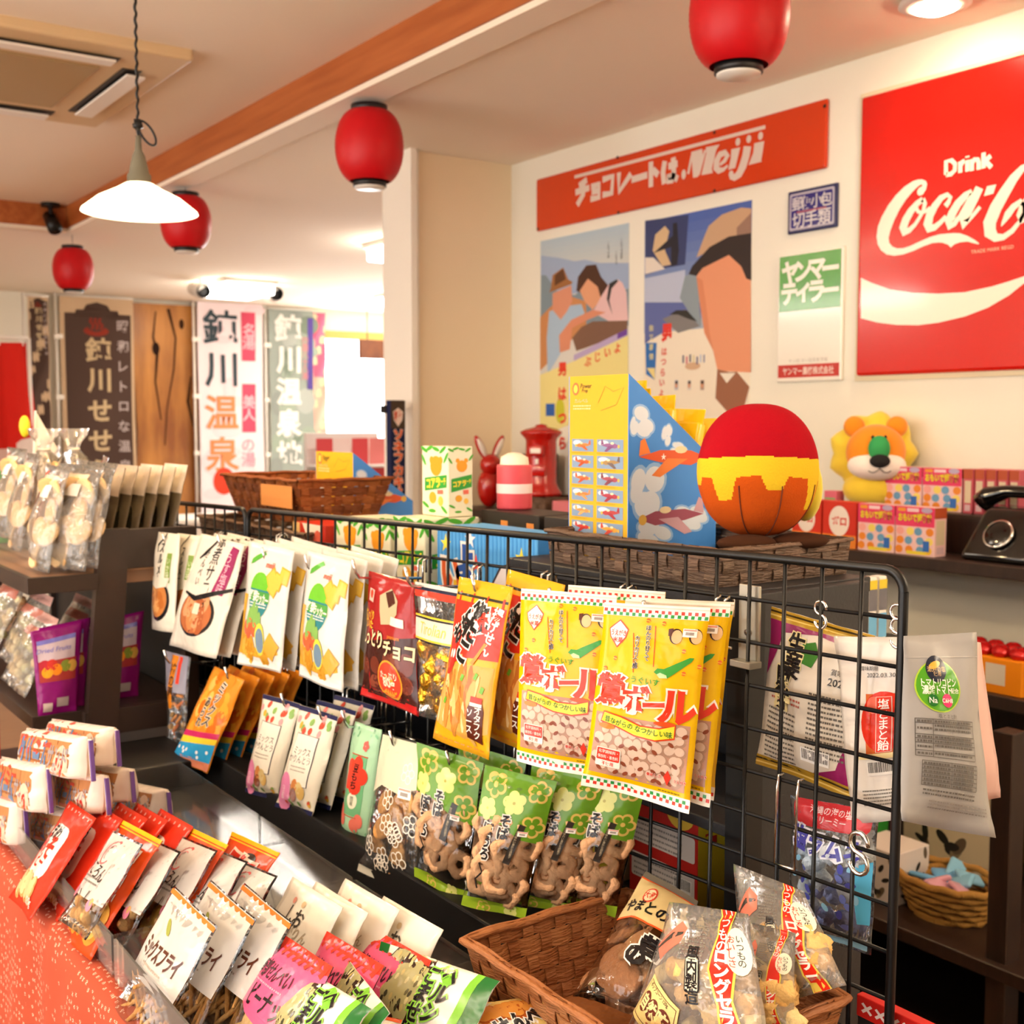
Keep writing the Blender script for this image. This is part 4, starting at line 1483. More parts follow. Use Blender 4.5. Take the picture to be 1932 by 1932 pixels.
def art_green_mochi(asp):
    a = Art(asp)
    Y = lambda f: f * asp
    rd = random.Random(1)
    for i in range(18):
        a.ell(rd.uniform(.05, .95), Y(rd.choice((rd.uniform(.02, .12), rd.uniform(.88, .98)))), .04, .025, '79b487', 2, 8, rd.uniform(0, 3))
    flower(a, .7, Y(.16), .1, 'd86a60', 'f0d8c8', 3)
    a.rect(.28, Y(.25), .52, Y(.52), '6fb07c', 2)
    for q in ((.26, .245, .56, .006), (.26, .775, .56, .006)):
        a.rect(q[0], Y(q[1]), q[2], Y(q[3]) + .008, 'b5482c', 3)
    flower(a, .5, Y(.42), .36, 'd8402c', 'd8402c', 4)
    a.text('豆もち', .54, Y(.43), .15, '3a1c18', 7, .02, vert=True)
    a.ell(.54, Y(.64), .14, .15, 'e8e4c8', 4, 18)
    a.text('国産', .54, Y(.64), .08, '4a5a3a', 5, 0, vert=True)
    for x, y in ((.15, .75), (.2, .82), (.75, .8), (.62, .85)):
        a.ell(x, Y(y), .12, .14, 'df7462', 3, 12)
    return a


def art_soba(asp):
    a = Art(asp)
    Y = lambda f: f * asp
    Gc, P1, P2 = '5f8f1e', 'd8c66a', 'd2d47c'
    a.poly([(0, 0), (1, 0), (1, Y(.46)), (.75, Y(.44)), (.45, Y(.36)), (.2, Y(.34)), (0, Y(.36))], Gc, 1)
    a.poly([(0, Y(.93)), (.3, Y(.91)), (.7, Y(.93)), (1, Y(.92)), (1, Y(1)), (0, Y(1))], '8fae2a', 1)
    flower(a, .22, Y(.11), .17, 'd6b45c', Gc, 2, .3, True)
    flower(a, .55, Y(.2), .16, P2, 'a8a04a', 2, .7)
    flower(a, .16, Y(.28), .15, P2, 'c8c05a', 2, .2)
    flower(a, .83, Y(.1), .15, 'd6b45c', Gc, 2, .9, True)
    flower(a, .85, Y(.34), .15, 'd6b45c', Gc, 2, .1, True)
    flower(a, .35, Y(.975), .1, 'd6b45c', '8fae2a', 2, .1, True)
    flower(a, .75, Y(.97), .1, P2, '8fae2a', 2, .4)
    K, W = '201c1c', 'ded4c8'
    a.text('そば', .5, Y(.37), .15, K, 5, .04, vert=True, outline=W, ow=.08, rot=-.05)
    a.text('ぼうろ', .26, Y(.5), .16, K, 5, .04, vert=True, outline=W, ow=.08, rot=-.03)
    a.line([(.2, Y(.66)), (.28, Y(.72)), (.18, Y(.78)), (.24, Y(.84))], .03, K, 5)
    a.poly([(.7, Y(.33)), (.78, Y(.34)), (.68, Y(.62)), (.58, Y(.61))], '2a221c', 5)
    a.text('京の味わい素朴な焼菓子', .68, Y(.475), .032, 'b8a88a', 6, 0, vert=True, rot=.1)
    return a


def art_lace(asp):
    a = Art(asp)
    Y = lambda f: f * asp
    rd = random.Random(11)
    for i in range(13):
        x, y = rd.uniform(.45, .95), rd.uniform(.18, .95)
        if i > 8:
            x, y = rd.uniform(.05, .9), rd.uniform(.72, .92)
        for k in range(5):
            t = k * 2 * PI / 5
            cx, cy = x + .07 * math.cos(t), Y(y) + .07 * math.sin(t)
            pts = [(cx + .045 * math.cos(q * PI / 4), cy + .045 * math.sin(q * PI / 4)) for q in range(8)]
            a.line(pts, .014, 'efe6d6', 2, True)
    a.poly([(.02, Y(.01)), (.98, Y(.01)), (.98, Y(.3)), (.7, Y(.36)), (.3, Y(.34)), (.02, Y(.42))], 'cfd0b4', 1)
    a.rect(.02, Y(.94), .96, Y(.05), 'c9c8bc', 2)
    return a
# ------------------------------------------------------------------ snack pieces seen inside clear bags
def ring_cookie():
    V, Fc = [], []
    n, m = 22, 8
    for i in range(n):
        a = 2 * PI * i / n
        sc = 1 + .08 * math.cos(5 * a)
        for k in range(m):
            b = 2 * PI * k / m
            r = (.0125 + .0075 * math.cos(b)) * sc
            V.append((r * math.cos(a), .0055 * math.sin(b), r * math.sin(a)))
    for i in range(n):
        for k in range(m):
            Fc.append((i * m + k, i * m + (k + 1) % m, ((i + 1) % n) * m + (k + 1) % m, ((i + 1) % n) * m + k))
    return G().add((V, Fc), 'dca97c')


def disc_cookie(rx, ry, th, col, rim=None):
    prof = [(0, -th / 2), (.8, -th / 2), (.97, -th * .3), (1, 0), (.97, th * .3), (.8, th / 2), (0, th / 2)]
    V, Fc = lathe(prof, 20)
    V = [(v[0] * rx, v[2], v[1] * ry) for v in V]
    return G().add((V, Fc), col)


def stick(L, r, col, bend=.06):
    p = [(0, bend * L * math.sin(t * PI / 4), (t / 4 - .5) * L) for t in range(5)]
    return G().add(tube(p, [r * .6, r, r, r, r * .6], 6), col)


def lump(r, col, seed, amp=.35, fr=2.2):
    return G().add(ellipsoid((0, 0, 0), (r, r, r), 12, 9, lambda d: 1 + amp * noise.noise(Vector((d[0] * fr + seed, d[1] * fr, d[2] * fr)))), col)


def scatter(root, P, protos, name, xr, yr, step, depth, seed, tilt=.35, spin=PI, jit=.3, flat=True):
    """pieces laid through the body of a pouch, as parts of the bag"""
    rd = random.Random(seed)
    y = yr[0]
    row = 0
    made = []
    while y <= yr[1]:
        x = xr[0] + (step * .5 if row % 2 else 0)
        while x <= xr[1]:
            u, v = x + rd.uniform(-jit, jit) * step, y + rd.uniform(-jit, jit) * step
            q = P.S(min(max(u, .06), .94), v)
            d = min(max(depth, .004), .02)
            pr = rd.choice(protos)
            loc = (q.x, q.y + d * rd.uniform(.7, 1.3), q.z)
            rot = (rd.uniform(-tilt, tilt), rd.uniform(-spin, spin), rd.uniform(-tilt, tilt))
            if isinstance(pr, G):
                o = pr.build(name, M_FOOD, root, True)
                i = protos.index(pr)
                protos[i] = o
                o.location, o.rotation_euler = loc, rot
            else:
                dup(pr, loc, rot, parent=root)
            x += step
        y += step * .9
        row += 1


def behind(root, k, lab0, group, back=0.013, side=-0.006, dz=0.0, roll=0.0):
    for i in range(1, k + 1):
        label = lab0 if k == 1 else lab0 + ', ' + ('first', 'second', 'third', 'fourth')[i - 1] + ' back'
        o = dup(root, root.location + Vector(GN) * (back * i) + Vector(GV) * (side * i) + Vector((0, 0, dz * i)), label=label, group=group)
        o.rotation_euler.y += roll * i


def hang(name, label, px, D, Db, art, base, group=None, **kw):
    return pack(name, label, 'snack bag', quad(*px, D, Db), art, base, group=group, **kw)


HD = .118
# yellow nut-ball bags
gy_ = 'yellow nut snack bags hung on the grid'
r, P = hang('snack_bag', 'yellow snack bag with red lettering hanging frontmost, all of its face showing', [(1141, 1136), (1340, 1147), (1303, 1533), (1098, 1480)], (.165, .105), (.185, .125), art_yellow, 'e8b800', gy_,
            thick=.026, seed=3, wave=.007, tagpos=(.79, .19, .13), wrinkle=1.1, gus=2.2)
print('yellow', P.w, P.h)
behind(r, 1, 'yellow snack bag with red lettering right behind the frontmost yellow bag', gy_, .03, -.002, .002)
behind(dup(r, r.location + Vector(GN) * .058 + Vector(GV) * .018, label='yellow snack bag with red lettering at the back of the frontmost hook', group=gy_), 0, '', '')
r, P = hang('snack_bag', 'yellow snack bag with red lettering half covered by another yellow bag', [(982, 1110), (1165, 1124), (1140, 1472), (973, 1436)], (.155, .10), (.175, .125), art_yellow, 'e8b800', gy_,
            thick=.026, gus=2.2, seed=8, wave=.006, tagpos=(.79, .19, .13))
o = dup(r, r.location + Vector(GN) * .05 + Vector(GV) * -.03 + Vector((0, 0, .004)), label='yellow snack bag behind the half covered yellow bag', group=gy_)
# red and yellow okonomiyaki cracker bag
r, P = hang('snack_bag', 'tall red and yellow fried cracker bag with black brush lettering, hanging in front', [(869, 1088), (967, 1108), (919, 1434), (818, 1392)], .12, .155, art_okonomi, 'e6a81c', 'red and yellow fried cracker bags',
            thick=.03, seed=5, tagpos=(.5, 2.0, .11), wrinkle=1.3)
print('okonomi', P.w, P.h)
o = dup(r, r.location + Vector(GN) * .045 + Vector(GV) * -.05 + Vector((0, 0, .008)), label='red and yellow fried cracker bag half hidden behind its twin', group='red and yellow fried cracker bags')
o.rotation_euler.y += .06
# clear bag with gold wrapped sweets
r, P = pack('snack_bag', 'clear bag of gold wrapped sweets with a striped header', 'snack bag', quad((782, 1097), (900, 1118), (888, 1378), (790, 1348), .10, .115), art_gold, film=M_CRINK, thick=.035, seed=2)
GOLD = mat('gold_foil', 'd9a52c', 0.22, metal=.85, bump=.5, bscale=90)
scatter(r, P, [lump(.017, 'd9a52c', 1, .5, 1.4), lump(.016, 'd9a52c', 7, .5, 1.4)], 'wrapped_sweet', (.2, .85), (1.2 * .45 * P.asp, .88 * P.asp), .24, .012, 4)
for c in r.children:
    if c.name.startswith('wrapped_sweet'):
        c.data.materials[0] = GOLD
# red-brown chocolate bag
r, P = hang('snack_bag', 'dark red chocolate biscuit bag with cream lettering', [(697, 1077), (783, 1100), (793, 1352), (683, 1311)], .10, .115, art_choco, '9c1c1c', thick=.032, seed=6, wrinkle=1.4, tagpos=None)
# vegetable cracker bags, two columns
gc = 'white vegetable cracker bags'
r, P = hang('snack_bag', 'white vegetable cracker bag with a green oval, next to the dark red chocolate bag', [(580, 1038), (663, 1060), (645, 1307), (561, 1275)], .12, .135, art_cracker, 'dad6ce', gc, thick=.025, seed=4)
print('cracker', P.w, P.h)
behind(r, 3, 'white vegetable cracker bag behind the one next to the chocolate bag', gc, .026, -.004, .001, .012)
r, P = hang('snack_bag', 'white vegetable cracker bag with a green oval, next to the white bag with magenta strip', [(470, 1020), (555, 1040), (531, 1270), (451, 1252)], .12, .135, art_cracker, 'dad6ce', gc, thick=.025, seed=9)
behind(r, 3, 'white vegetable cracker bag behind the one next to the magenta strip bag', gc, .026, -.004, .001, .012)
# white bag with magenta strip
gs = 'white rice cracker bags with a magenta strip'
r, P = hang('snack_bag', 'white rice cracker bag with black brush lettering and a magenta strip', [(377, 1006), (465, 1027), (409, 1243), (315, 1217)], .12, .15, art_salad, 'dcd4c6', gs, thick=.025, seed=7, wave=.008)
behind(r, 2, 'white rice cracker bag hanging behind the magenta strip bag', gs, .026, -.004)
# narrow white bags at the far end
gm = 'narrow white bags with black brush lettering'
r, P = hang('snack_bag', 'narrow white cracker bag with a green strip beside the dark rack frame', [(294, 1003), (341, 1008), (330, 1194), (284, 1187)], .12, .13, art_maru, 'dfd8c8', gm, thick=.03, seed=1)
r, P = hang('snack_bag', 'narrow white cracker bag with a green strip tucked beside the magenta strip bag', [(336, 1006), (382, 1012), (364, 1196), (322, 1190)], .095, .10, art_maru, 'dfd8c8', gm, thick=.03, seed=12)

# ---- lower row
r, P = pack('snack_bag', 'orange rice cracker mix in a clear bag with grey header below the narrow white bags', 'snack bag', quad((310, 1226), (359, 1240), (350, 1408), (318, 1402), .11, .12), art_kaki, film=M_CRINK, thick=.028, seed=3)
scatter(r, P, [stick(.022, .0042, 'd06a24'), stick(.02, .004, 'e08c3c'), lump(.006, 'd8a45c', 3, .2)], 'rice_cracker', (.15, .85), (.36 * P.asp, .92 * P.asp), .2, .010, 5, .6)
gr = 'orange cracker bags with a rainbow band'
r, P = hang('snack_bag', 'orange cracker bag with a rainbow band, frontmost of its hook', [(404, 1257), (462, 1283), (390, 1460), (324, 1432)], .12, .15, art_rainbow, 'e8902a', gr, thick=.02, seed=2, wrinkle=1.2)
behind(r, 4, 'orange cracker bag with a rainbow band behind the frontmost one', gr, .03, -.001, 0)
gk = 'cream floral karinto bags with navy ends'
r, P = hang('snack_bag', 'cream floral bag with navy ends beside the rainbow band bags', [(499, 1309), (567, 1329), (521, 1512), (464, 1493)], .12, .135, art_karinto, 'e9e2cf', gk, thick=.036, seed=5, gus=4)
r2, P = hang('snack_bag', 'cream floral bag with navy ends beside the pale green bag', [(567, 1330), (640, 1352), (592, 1540), (522, 1522)], .12, .14, art_karinto, 'e9e2cf', gk, thick=.03, seed=6, gus=4)
behind(r2, 2, 'cream floral bag with navy ends behind the one beside the pale green bag', gk, .03, -.006, .006)
# navy card headers of the same bags, folded over the hook
for px in ([(512, 1283), (612, 1310), (606, 1334), (508, 1312)], [(585, 1306), (722, 1338), (716, 1362), (600, 1338)]):
    pass
r, P = hang('snack_bag', 'pale green rice cake bag with a red flower label', [(668, 1361), (722, 1377), (692, 1600), (641, 1574)], .11, .125, art_green_mochi, 'a5cfa8', thick=.03, seed=8, wrinkle=1.2)
r, P = pack('snack_bag', 'clear bag of oval biscuits printed with white lace', 'snack bag', quad((722, 1382), (797, 1403), (786, 1703), (677, 1643), .118, .15), art_lace, film=M_CRINK, thick=.034, seed=9, tagpos=(.7, .5, .2))
scatter(r, P, [disc_cookie(.017, .024, .007, 'dba668'), disc_cookie(.016, .022, .007, 'cf9450')], 'biscuit', (.2, .8), (.42 * P.asp, .9 * P.asp), .3, .012, 6, .5, .6)
gb = 'buckwheat ring cookie bags with a green flowered header'
r, P = pack('snack_bag', 'clear bag of ring cookies with green flowered header, frontmost of its hook', 'snack bag', quad((915, 1443), (1052, 1474), (990, 1735), (872, 1706), (.15, .105), (.175, .135)), art_soba, film=M_CLEAR, group=gb, thick=.04, seed=2, tagpos=(.7, .72, .12), seal=(.05, .07))
print('soba', P.w, P.h)
RC = ring_cookie()
RCo = [RC]
scatter(r, P, RCo, 'ring_cookie', (.18, .84), (.40 * P.asp, .91 * P.asp), .235, .009, 3, .35)
dup(r, r.location + Vector(GN) * .05 + Vector(GV) * -.035 + Vector((0, 0, .004)), label='clear bag of ring cookies behind the frontmost green header bag', group=gb)
dup(r, r.location + Vector(GN) * .085 + Vector(GV) * -.075 + Vector((0, 0, .006)), label='clear bag of ring cookies deepest behind the frontmost green header bag', group=gb)
r, P = pack('snack_bag', 'clear bag of ring cookies with green flowered header beside the lace bag', 'snack bag', quad((788, 1400), (912, 1440), (880, 1703), (779, 1654), (.135, .105), (.165, .135)), art_soba, film=M_CLEAR, group=gb, thick=.04, seed=4, tagpos=(.7, .72, .12), seal=(.05, .07))
scatter(r, P, RCo, 'ring_cookie', (.18, .84), (.42 * P.asp, .9 * P.asp), .235, .009, 8, .35)
dup(r, r.location + Vector(GN) * .05 + Vector(GV) * -.03, label='clear bag of ring cookies behind the one beside the lace bag', group=gb)

# ---- hooks
for x, y, lb in ((494, 1033, 'chrome hook carrying a vegetable cracker bag next to the magenta strip bag'), (575, 1046, 'chrome hook carrying a vegetable cracker bag next to the chocolate bag'),
                 (665, 1056, 'chrome hook carrying the dark red chocolate bag'), (764, 1070, 'chrome hook carrying the gold sweets bag'), (890, 1085, 'chrome hook carrying the red and yellow fried cracker bags'),
                 (1036, 1110, 'chrome hook carrying the half covered yellow bag'), (1214, 1134, 'chrome hook carrying the frontmost yellow bag'), (410, 1008, 'chrome hook carrying the magenta strip bag'),
                 (309, 1226, 'chrome hook carrying the orange rice cracker mix'), (424, 1258, 'chrome hook carrying the rainbow band bags'), (530, 1308, 'chrome hook carrying the cream floral bag beside the rainbow bags'),
                 (600, 1332, 'chrome hook carrying the cream floral bag beside the pale green bag'), (645, 1340, 'chrome hook carrying the pale green bag'), (735, 1378, 'chrome hook carrying the lace bag'),
                 (842, 1416, 'chrome hook carrying the ring cookie bag beside the lace bag'), (962, 1456, 'chrome hook carrying the frontmost ring cookie bag'), (306, 1004, 'chrome hook carrying the narrow white bags')):
    hook(x, y, .125, lb)
# ------------------------------------------------------------------ snack table
TZ = 0.80
m = bpy.data.materials.new('orange_red_patterned_cloth')
m.use_nodes = True
nt = m.node_tree
b = nt.nodes['Principled BSDF']
b.inputs['Roughness'].default_value = 0.9
tc = nt.nodes.new('ShaderNodeTexCoord')
mp = nt.nodes.new('ShaderNodeMapping')
mp.inputs['Scale'].default_value = (1, 1, 1)
vo = nt.nodes.new('ShaderNodeTexVoronoi')
vo.inputs['Scale'].default_value = 88
vo.inputs['Randomness'].default_value = 0.55
vo.distance = 'CHEBYCHEV'
ck = nt.nodes.new('ShaderNodeTexChecker')
ck.inputs['Scale'].default_value = 480
ramp = nt.nodes.new('ShaderNodeValToRGB')
ramp.color_ramp.elements[0].position = 0.2
ramp.color_ramp.elements[0].color = (1, 1, 1, 1)
ramp.color_ramp.elements[1].position = 0.22
ramp.color_ramp.elements[1].color = (0, 0, 0, 1)
mu = nt.nodes.new('ShaderNodeMath')
mu.operation = 'MULTIPLY'
mx = nt.nodes.new('ShaderNodeMix')
mx.data_type = 'RGBA'
mx.inputs[6].default_value = lin('b4492a')
mx.inputs[7].default_value = lin('f0c8ac')
nt.links.new(tc.outputs['Object'], mp.inputs[0])
nt.links.new(mp.outputs[0], vo.inputs['Vector'])
nt.links.new(mp.outputs[0], ck.inputs['Vector'])
nt.links.new(vo.outputs['Distance'], ramp.inputs[0])
nt.links.new(ramp.outputs[0], mu.inputs[0])
nt.links.new(ck.outputs['Fac'], mu.inputs[1])
nt.links.new(mu.outputs[0], mx.inputs[0])
nt.links.new(mx.outputs[2], b.inputs['Base Color'])
M_CLOTH = m

t = thing('display_table', 'low table under the snack trays, covered by a patterned cloth', 'table', (0.70, 1.4, 0))
G().add(bbox(-.285, .235, -1.0, 1.03, TZ - .035, TZ - .003, .004)).build('tabletop', M_DARK, t)
for x in (-.26, .2):
    for y in (-.96, .98):
        G().add(bbox(x - .02, x + .02, y - .02, y + .02, 0, TZ - .03, .003)).build('leg', M_DWOOD, t)
# cloth: top sheet and front fall with soft folds
V, Fc = [], []
ny = 120
prof = [(.462, TZ - .002), (.44, TZ - .001), (.42, TZ), (.405, TZ - .004), (.4, TZ - .02)] + [(.4, TZ - .05 - .09 * k) for k in range(8)]
for j in range(ny + 1):
    y = .38 + 2.05 * j / ny
    for k, (x, z) in enumerate(prof):
        fall = max(0, k - 3) / 9
        V.append((x - fall * (.02 + .016 * math.sin(y * 17) + .01 * math.sin(y * 41 + 1)), y, z))
n = len(prof)
for j in range(ny):
    for k in range(n - 1):
        Fc.append((j * n + k, (j + 1) * n + k, (j + 1) * n + k + 1, j * n + k + 1))
o = tag(G().add((V, Fc)).build('tablecloth', M_CLOTH, None, True), 'orange red cloth with small pale motifs hanging over the table front', 'tablecloth')
# black riser behind the trays
tag(G().add(bbox(.82, .955, 1.17, 2.42, TZ, .865, .003)).build('display_riser', mat('satin_black', '0a0909', 0.5, spec=.3), None), 'glossy black riser board between the trays and the wire grid', 'riser')


tag(G().add(bbox(.57, .815, 2.205, 2.42, TZ, .85, .003)).build('display_riser', MATS['satin_black'], None), 'low black block behind the stacked biscuit packs', 'riser')


def tray(y0, y1, label):
    t = thing('acrylic_tray', label, 'tray', (0, 0, TZ), 0, 'clear acrylic trays on the cloth')
    x0, x1, h, w = .425, .765, .055, .003
    for k, q in enumerate(((x0, x1, y0, y1, .001, .004), (x0, x0 + w, y0, y1, .004, h), (x1 - w, x1, y0, y1, .004, h), (x0 + w, x1 - w, y0, y0 + w, .004, h), (x0 + w, x1 - w, y1 - w, y1, .004, h))):
        G().add(box(*q)).build('panel', M_FROST if k == 1 else M_THIN, t)


tray(1.165, 1.475, 'clear acrylic tray holding white orange-striped and pink packs')
tray(1.485, 1.81, 'clear acrylic tray holding red packs and white nut packs')
tray(1.82, 2.2, 'clear acrylic tray under the stacked biscuit blocks')


# ------------------------------------------------------------------ designs of the tray goods
def art_makoron(asp):
    a = Art(asp)
    Y = lambda f: f * asp
    pts = [(.42 + .13 * math.cos(t * .35), Y(.2) + .13 * math.sin(t * .35)) for t in range(2, 16)]
    a.line(pts, .02, 'd86a6a', 3)
    a.line([(p[0] * .6 + .17, p[1] * .6 + Y(.08)) for p in pts[3:]], .014, 'e09a9a', 3)
    a.text('まころん', .42, Y(.4), .14, '3a3432', 4, .01, w=.62, rot=.12)
    lines(a, .15, Y(.47), .55, 2, .05, .018, '8a847e', 3)
    for x, y in ((.2, .66), (.75, .72)):
        a.ell(x, Y(y), .06, .06, 'e88aa0', 3, 10)
    a.line([(.35, Y(.62)), (.4, Y(.7))], .02, '5a5450', 3)
    a.line([(.62, Y(.6)), (.6, Y(.7))], .02, '5a5450', 3)
    return a


def art_fry(asp):
    a = Art(asp)
    Y = lambda f: f * asp
    a.rect(0, Y(.015), 1, Y(.035), 'e07a30', 3)
    a.text('ミックスフライ', .5, Y(.4), .15, '5a3020', 4, .03, w=.72, rot=-.02)
    a.ell(.4, Y(.22), .1, .03, '9aa04a', 3, 12, .5)
    lines(a, .3, Y(.5), .4, 1, .04, .015, 'b8a898', 3)
    return a


def art_pink(asp):
    a = Art(asp)
    Y = lambda f: f * asp
    Pk = 'e65a86'
    a.poly([(0, 0), (1, 0), (1, Y(.5)), (.7, Y(.55)), (.35, Y(.52)), (0, Y(.46))], Pk, 1)
    a.rect(0, 0, 1, Y(.07), 'e2402c', 2)
    for i in range(9):
        a.line([(.08 + .11 * i, 0), (.04 + .11 * i, Y(.1))], .05, 'e2402c', 3)
    a.text('南部せんべい', .4, Y(.22), .13, '4a2430', 4, .02, w=.62)
    a.text('ピーナッツ', .6, Y(.4), .17, '2a1a1c', 4, .02, w=.7)
    lines(a, .08, Y(.3), .6, 1, .04, .014, 'f0a0b8', 3)
    return a


def art_plain(asp):
    a = Art(asp)
    Y = lambda f: f * asp
    a.text('しお', .45, Y(.32), .15, '4a443e', 4, .02)
    a.text('白いかりん', .5, Y(.45), .1, 'b8a890', 4, .01)
    rd = random.Random(4)
    for i in range(7):
        a.ell(rd.uniform(.1, .9), Y(rd.uniform(.1, .9)), .035, .03, rd.choice(('d8c09a', 'e8a090', 'b8b88a')), 3, 8)
    a.rect(.5, Y(.55), .09, Y(.16), 'c9b890', 3, rot=.4)
    return a


def art_redpack(asp):
    a = Art(asp)
    Y = lambda f: f * asp
    for i in range(6):
        a.ell(.12 + .15 * i, Y(.05), .02, .02, 'f0a090', 2, 8)
    a.rect(.12, Y(.2), .62, Y(.5), 'f0e4d8', 2, r=.14)
    a.text('まめ', .36, Y(.28), .17, INK, 4, .03)
    a.text('みそ', .36, Y(.42), .24, 'd0301c', 4, .05, vert=False)
    a.text('ピー', .4, Y(.56), .16, 'd0301c', 4, .03)
    nuts(a, .08, Y(.66), .7, Y(.95), .1, ('c89a5c', 'e8c890'), 4, 3)
    a.text('120g', .66, Y(.9), .1, 'f4e0d0', 8, .02)
    return a


def art_orangepack(asp):
    a = Art(asp)
    Y = lambda f: f * asp
    a.rect(0, Y(.0), 1, Y(.035), 'f0b41c', 3)
    a.rect(0, Y(.045), 1, Y(.012), 'f0b41c', 3)
    for k, ch in enumerate('うに'):
        a.text(ch, .34 + .3 * k, Y(.3), .34, 'd9301a', 5, .05, outline='f6e2d0', ow=.06)
    a.text('あられ', .5, Y(.5), .2, 'd9301a', 5, .04, outline='f6e2d0', ow=.06)
    a.ell(.62, Y(.14), .12, .05, '2a1a14', 4)
    nuts(a, .05, Y(.6), .95, Y(.95), .13, ('d8902c', 'f0c060'), 2, 6)
    a.ell(.75, Y(.7), .2, .12, 'e8a84a', 6)
    return a


def art_healthy(asp):
    a = Art(asp)
    Y = lambda f: f * asp
    a.rect(0, 0, .09, asp, '1f6a2c', 2)
    a.rect(.89, 0, .11, asp, '1f6a2c', 2)
    a.rect(.835, 0, .055, asp, '7cc23a', 3)
    a.ell(.34, Y(.5), .24, .32, '3a241c', 2, 24)
    a.ell(.33, Y(.5), .22, .3, 'b0aa78', 3, 24)
    rd = random.Random(2)
    for i in range(46):
        t, q = rd.uniform(0, 2 * PI), math.sqrt(rd.random())
        a.ell(.33 + .2 * q * math.cos(t), Y(.5) + .27 * q * math.sin(t), .014, .022, rd.choice(('d8cf9a', '4a4632', 'c9b878', '6a6440')), 4, 6)
    a.text('ヘルシー', .7, Y(.5), .1, INK, 6, .035, vert=True, outline='8cd04a', ow=.08)
    a.text('ごません', .585, Y(.55), .1, INK, 6, .03, vert=True, outline='8cd04a', ow=.08)
    a.line([(.6, Y(.04)), (.68, Y(.14)), (.72, Y(.26))], [.06, .075, .05], '7cc23a', 4)
    return a


def art_block(asp):
    a = Art(asp)
    Y = lambda f: f * asp
    a.rect(.07, Y(.12), .86, Y(.78), 'c88a58', 1)
    for i in range(1, 4):
        a.rect(.07 + .215 * i, Y(.12), .012, Y(.78), 'a0643a', 2)
    for i in range(1, 3):
        a.rect(.07, Y(.12 + .26 * i), .86, .012, 'a0643a', 2)
    a.text('サンミー', .36, Y(.27), .12, 'd8503c', 4, .03)
    a.text('クリーム', .36, Y(.56), .15, '5f86b0', 4, .05, w=.5)
    a.text('サンド', .76, Y(.5), .09, 'a8a0a4', 4, .03)
    a.ell(.82, Y(.8), .11, .11, 'f0d0b8', 4, 16)
    a.text('12', .82, Y(.8), .1, 'd03a2c', 5, .04)
    a.rect(.3, Y(.78), .24, Y(.08), 'e0806a', 4)
    return a


def art_almond(asp):
    a = Art(asp)
    Y = lambda f: f * asp
    a.ell(.48, Y(.4), .4, .3, 'e8c878', 1, 26)
    nuts(a, .14, Y(.12), .8, Y(.6), .085, ('b55a22', 'dd9440'), 2, 5, 1.1)
    a.text('せんべい', .58, Y(.62), .17, INK, 7, .05, outline='f2ece2', ow=.06, rot=-.2, w=.6)
    a.text('ピー', .93, Y(.62), .13, INK, 7, .04, outline='f2ece2', ow=.06, rot=.2)
    return a


def stand(name, label, TL, TR, zt, L, lean, art, base, group=None, side=0.0, cat='snack pack', **kw):
    """pack leaning back in a tray: top edge seen at two photo pixels at height zt"""
    A = at(*TL, Z=zt)
    B = at(*TR, X=A[0] + side)
    d = np.array([-math.sin(lean), 0, -math.cos(lean)]) * L
    k = max(0.0, (TZ + .006) - (B + d)[2], (TZ + .006) - (A + d)[2])
    up = np.array([0, 0, k])
    return pack(name, label, cat, [A + up * 0, B, B + d, A + d], art, base, group=group, **kw)


NUT = [lump(.0105, 'dcaa6a', s, .12) for s in (1, 2)]
STK = [stick(.05, .0035, 'cf9048', .03), stick(.045, .0032, 'd8a05a', .05)]


def fill(root, P, protos, name, seed, y0=.6, step=.16, tilt=.4, spin=PI, depth=.012):
    scatter(root, P, protos, name, (.12, .88), (y0 * P.asp, .93 * P.asp), step, depth, seed, tilt, spin)


# block biscuits with purple seam, stacked at the far end of the table
def block(label, TL, TR, BL, X, dep=.05):
    A, B, C = at(*TL, X=X), at(*TR, X=X), at(*BL, X=X)
    D = B + (C - A)
    r, P = pack('biscuit_pack', label, 'biscuit pack', [A, B, D, C], art_block, 'efe2d6', group='white block biscuit packs', thick=.045, seal=(.0, .0), seed=int(TL[0]) % 17, gus=14, pinch=0.0, wave=.001, ny=16, wrinkle=.8, bp=.1)
    # gathered end fin with the purple seam
    w, h = P.w, P.h
    G().add(bbox(w / 2 - .002, w / 2 + .012, .0, .003, -h * .95, -h * .05, .001), 'efe2d6').build('end_fin', M_PRINT, r)
    G().add(bbox(w / 2 + .006, w / 2 + .0125, -.0015, .0045, -h * .93, -h * .07, .0008), '6a4a92').build('purple_seam', M_PRINT, r)
    return r


gbk = 'white block biscuit packs'
for lb, TL, TR, BL, X in (('white biscuit block pack on top of the stack, price circle showing', (51, 1373), (165, 1390), (50, 1443), .47),
                          ('white biscuit block pack behind the topmost one', (98, 1356), (215, 1372), (98, 1420), .53),
                          ('white biscuit block pack resting lower at the table front, near the red curtain rack', (4, 1427), (86, 1444), (6, 1508), .445),
                          ('white biscuit block pack second in the row under the topmost one', (118, 1450), (195, 1462), (118, 1518), .50),
                          ('white biscuit block pack third in the row under the topmost one', (186, 1440), (243, 1450), (186, 1500), .55),
                          ('white biscuit block pack at the back of the stack by the black riser', (215, 1470), (312, 1490), (215, 1520), .62),
                          ('white biscuit block pack at the bottom of the stack by the cloth edge', (-40, 1490), (42, 1512), (-40, 1565), .43),
                          ('white biscuit block pack in the lowest row beside the red packs', (72, 1518), (140, 1530), (72, 1580), .49)):
    block(lb, TL, TR, BL, X)

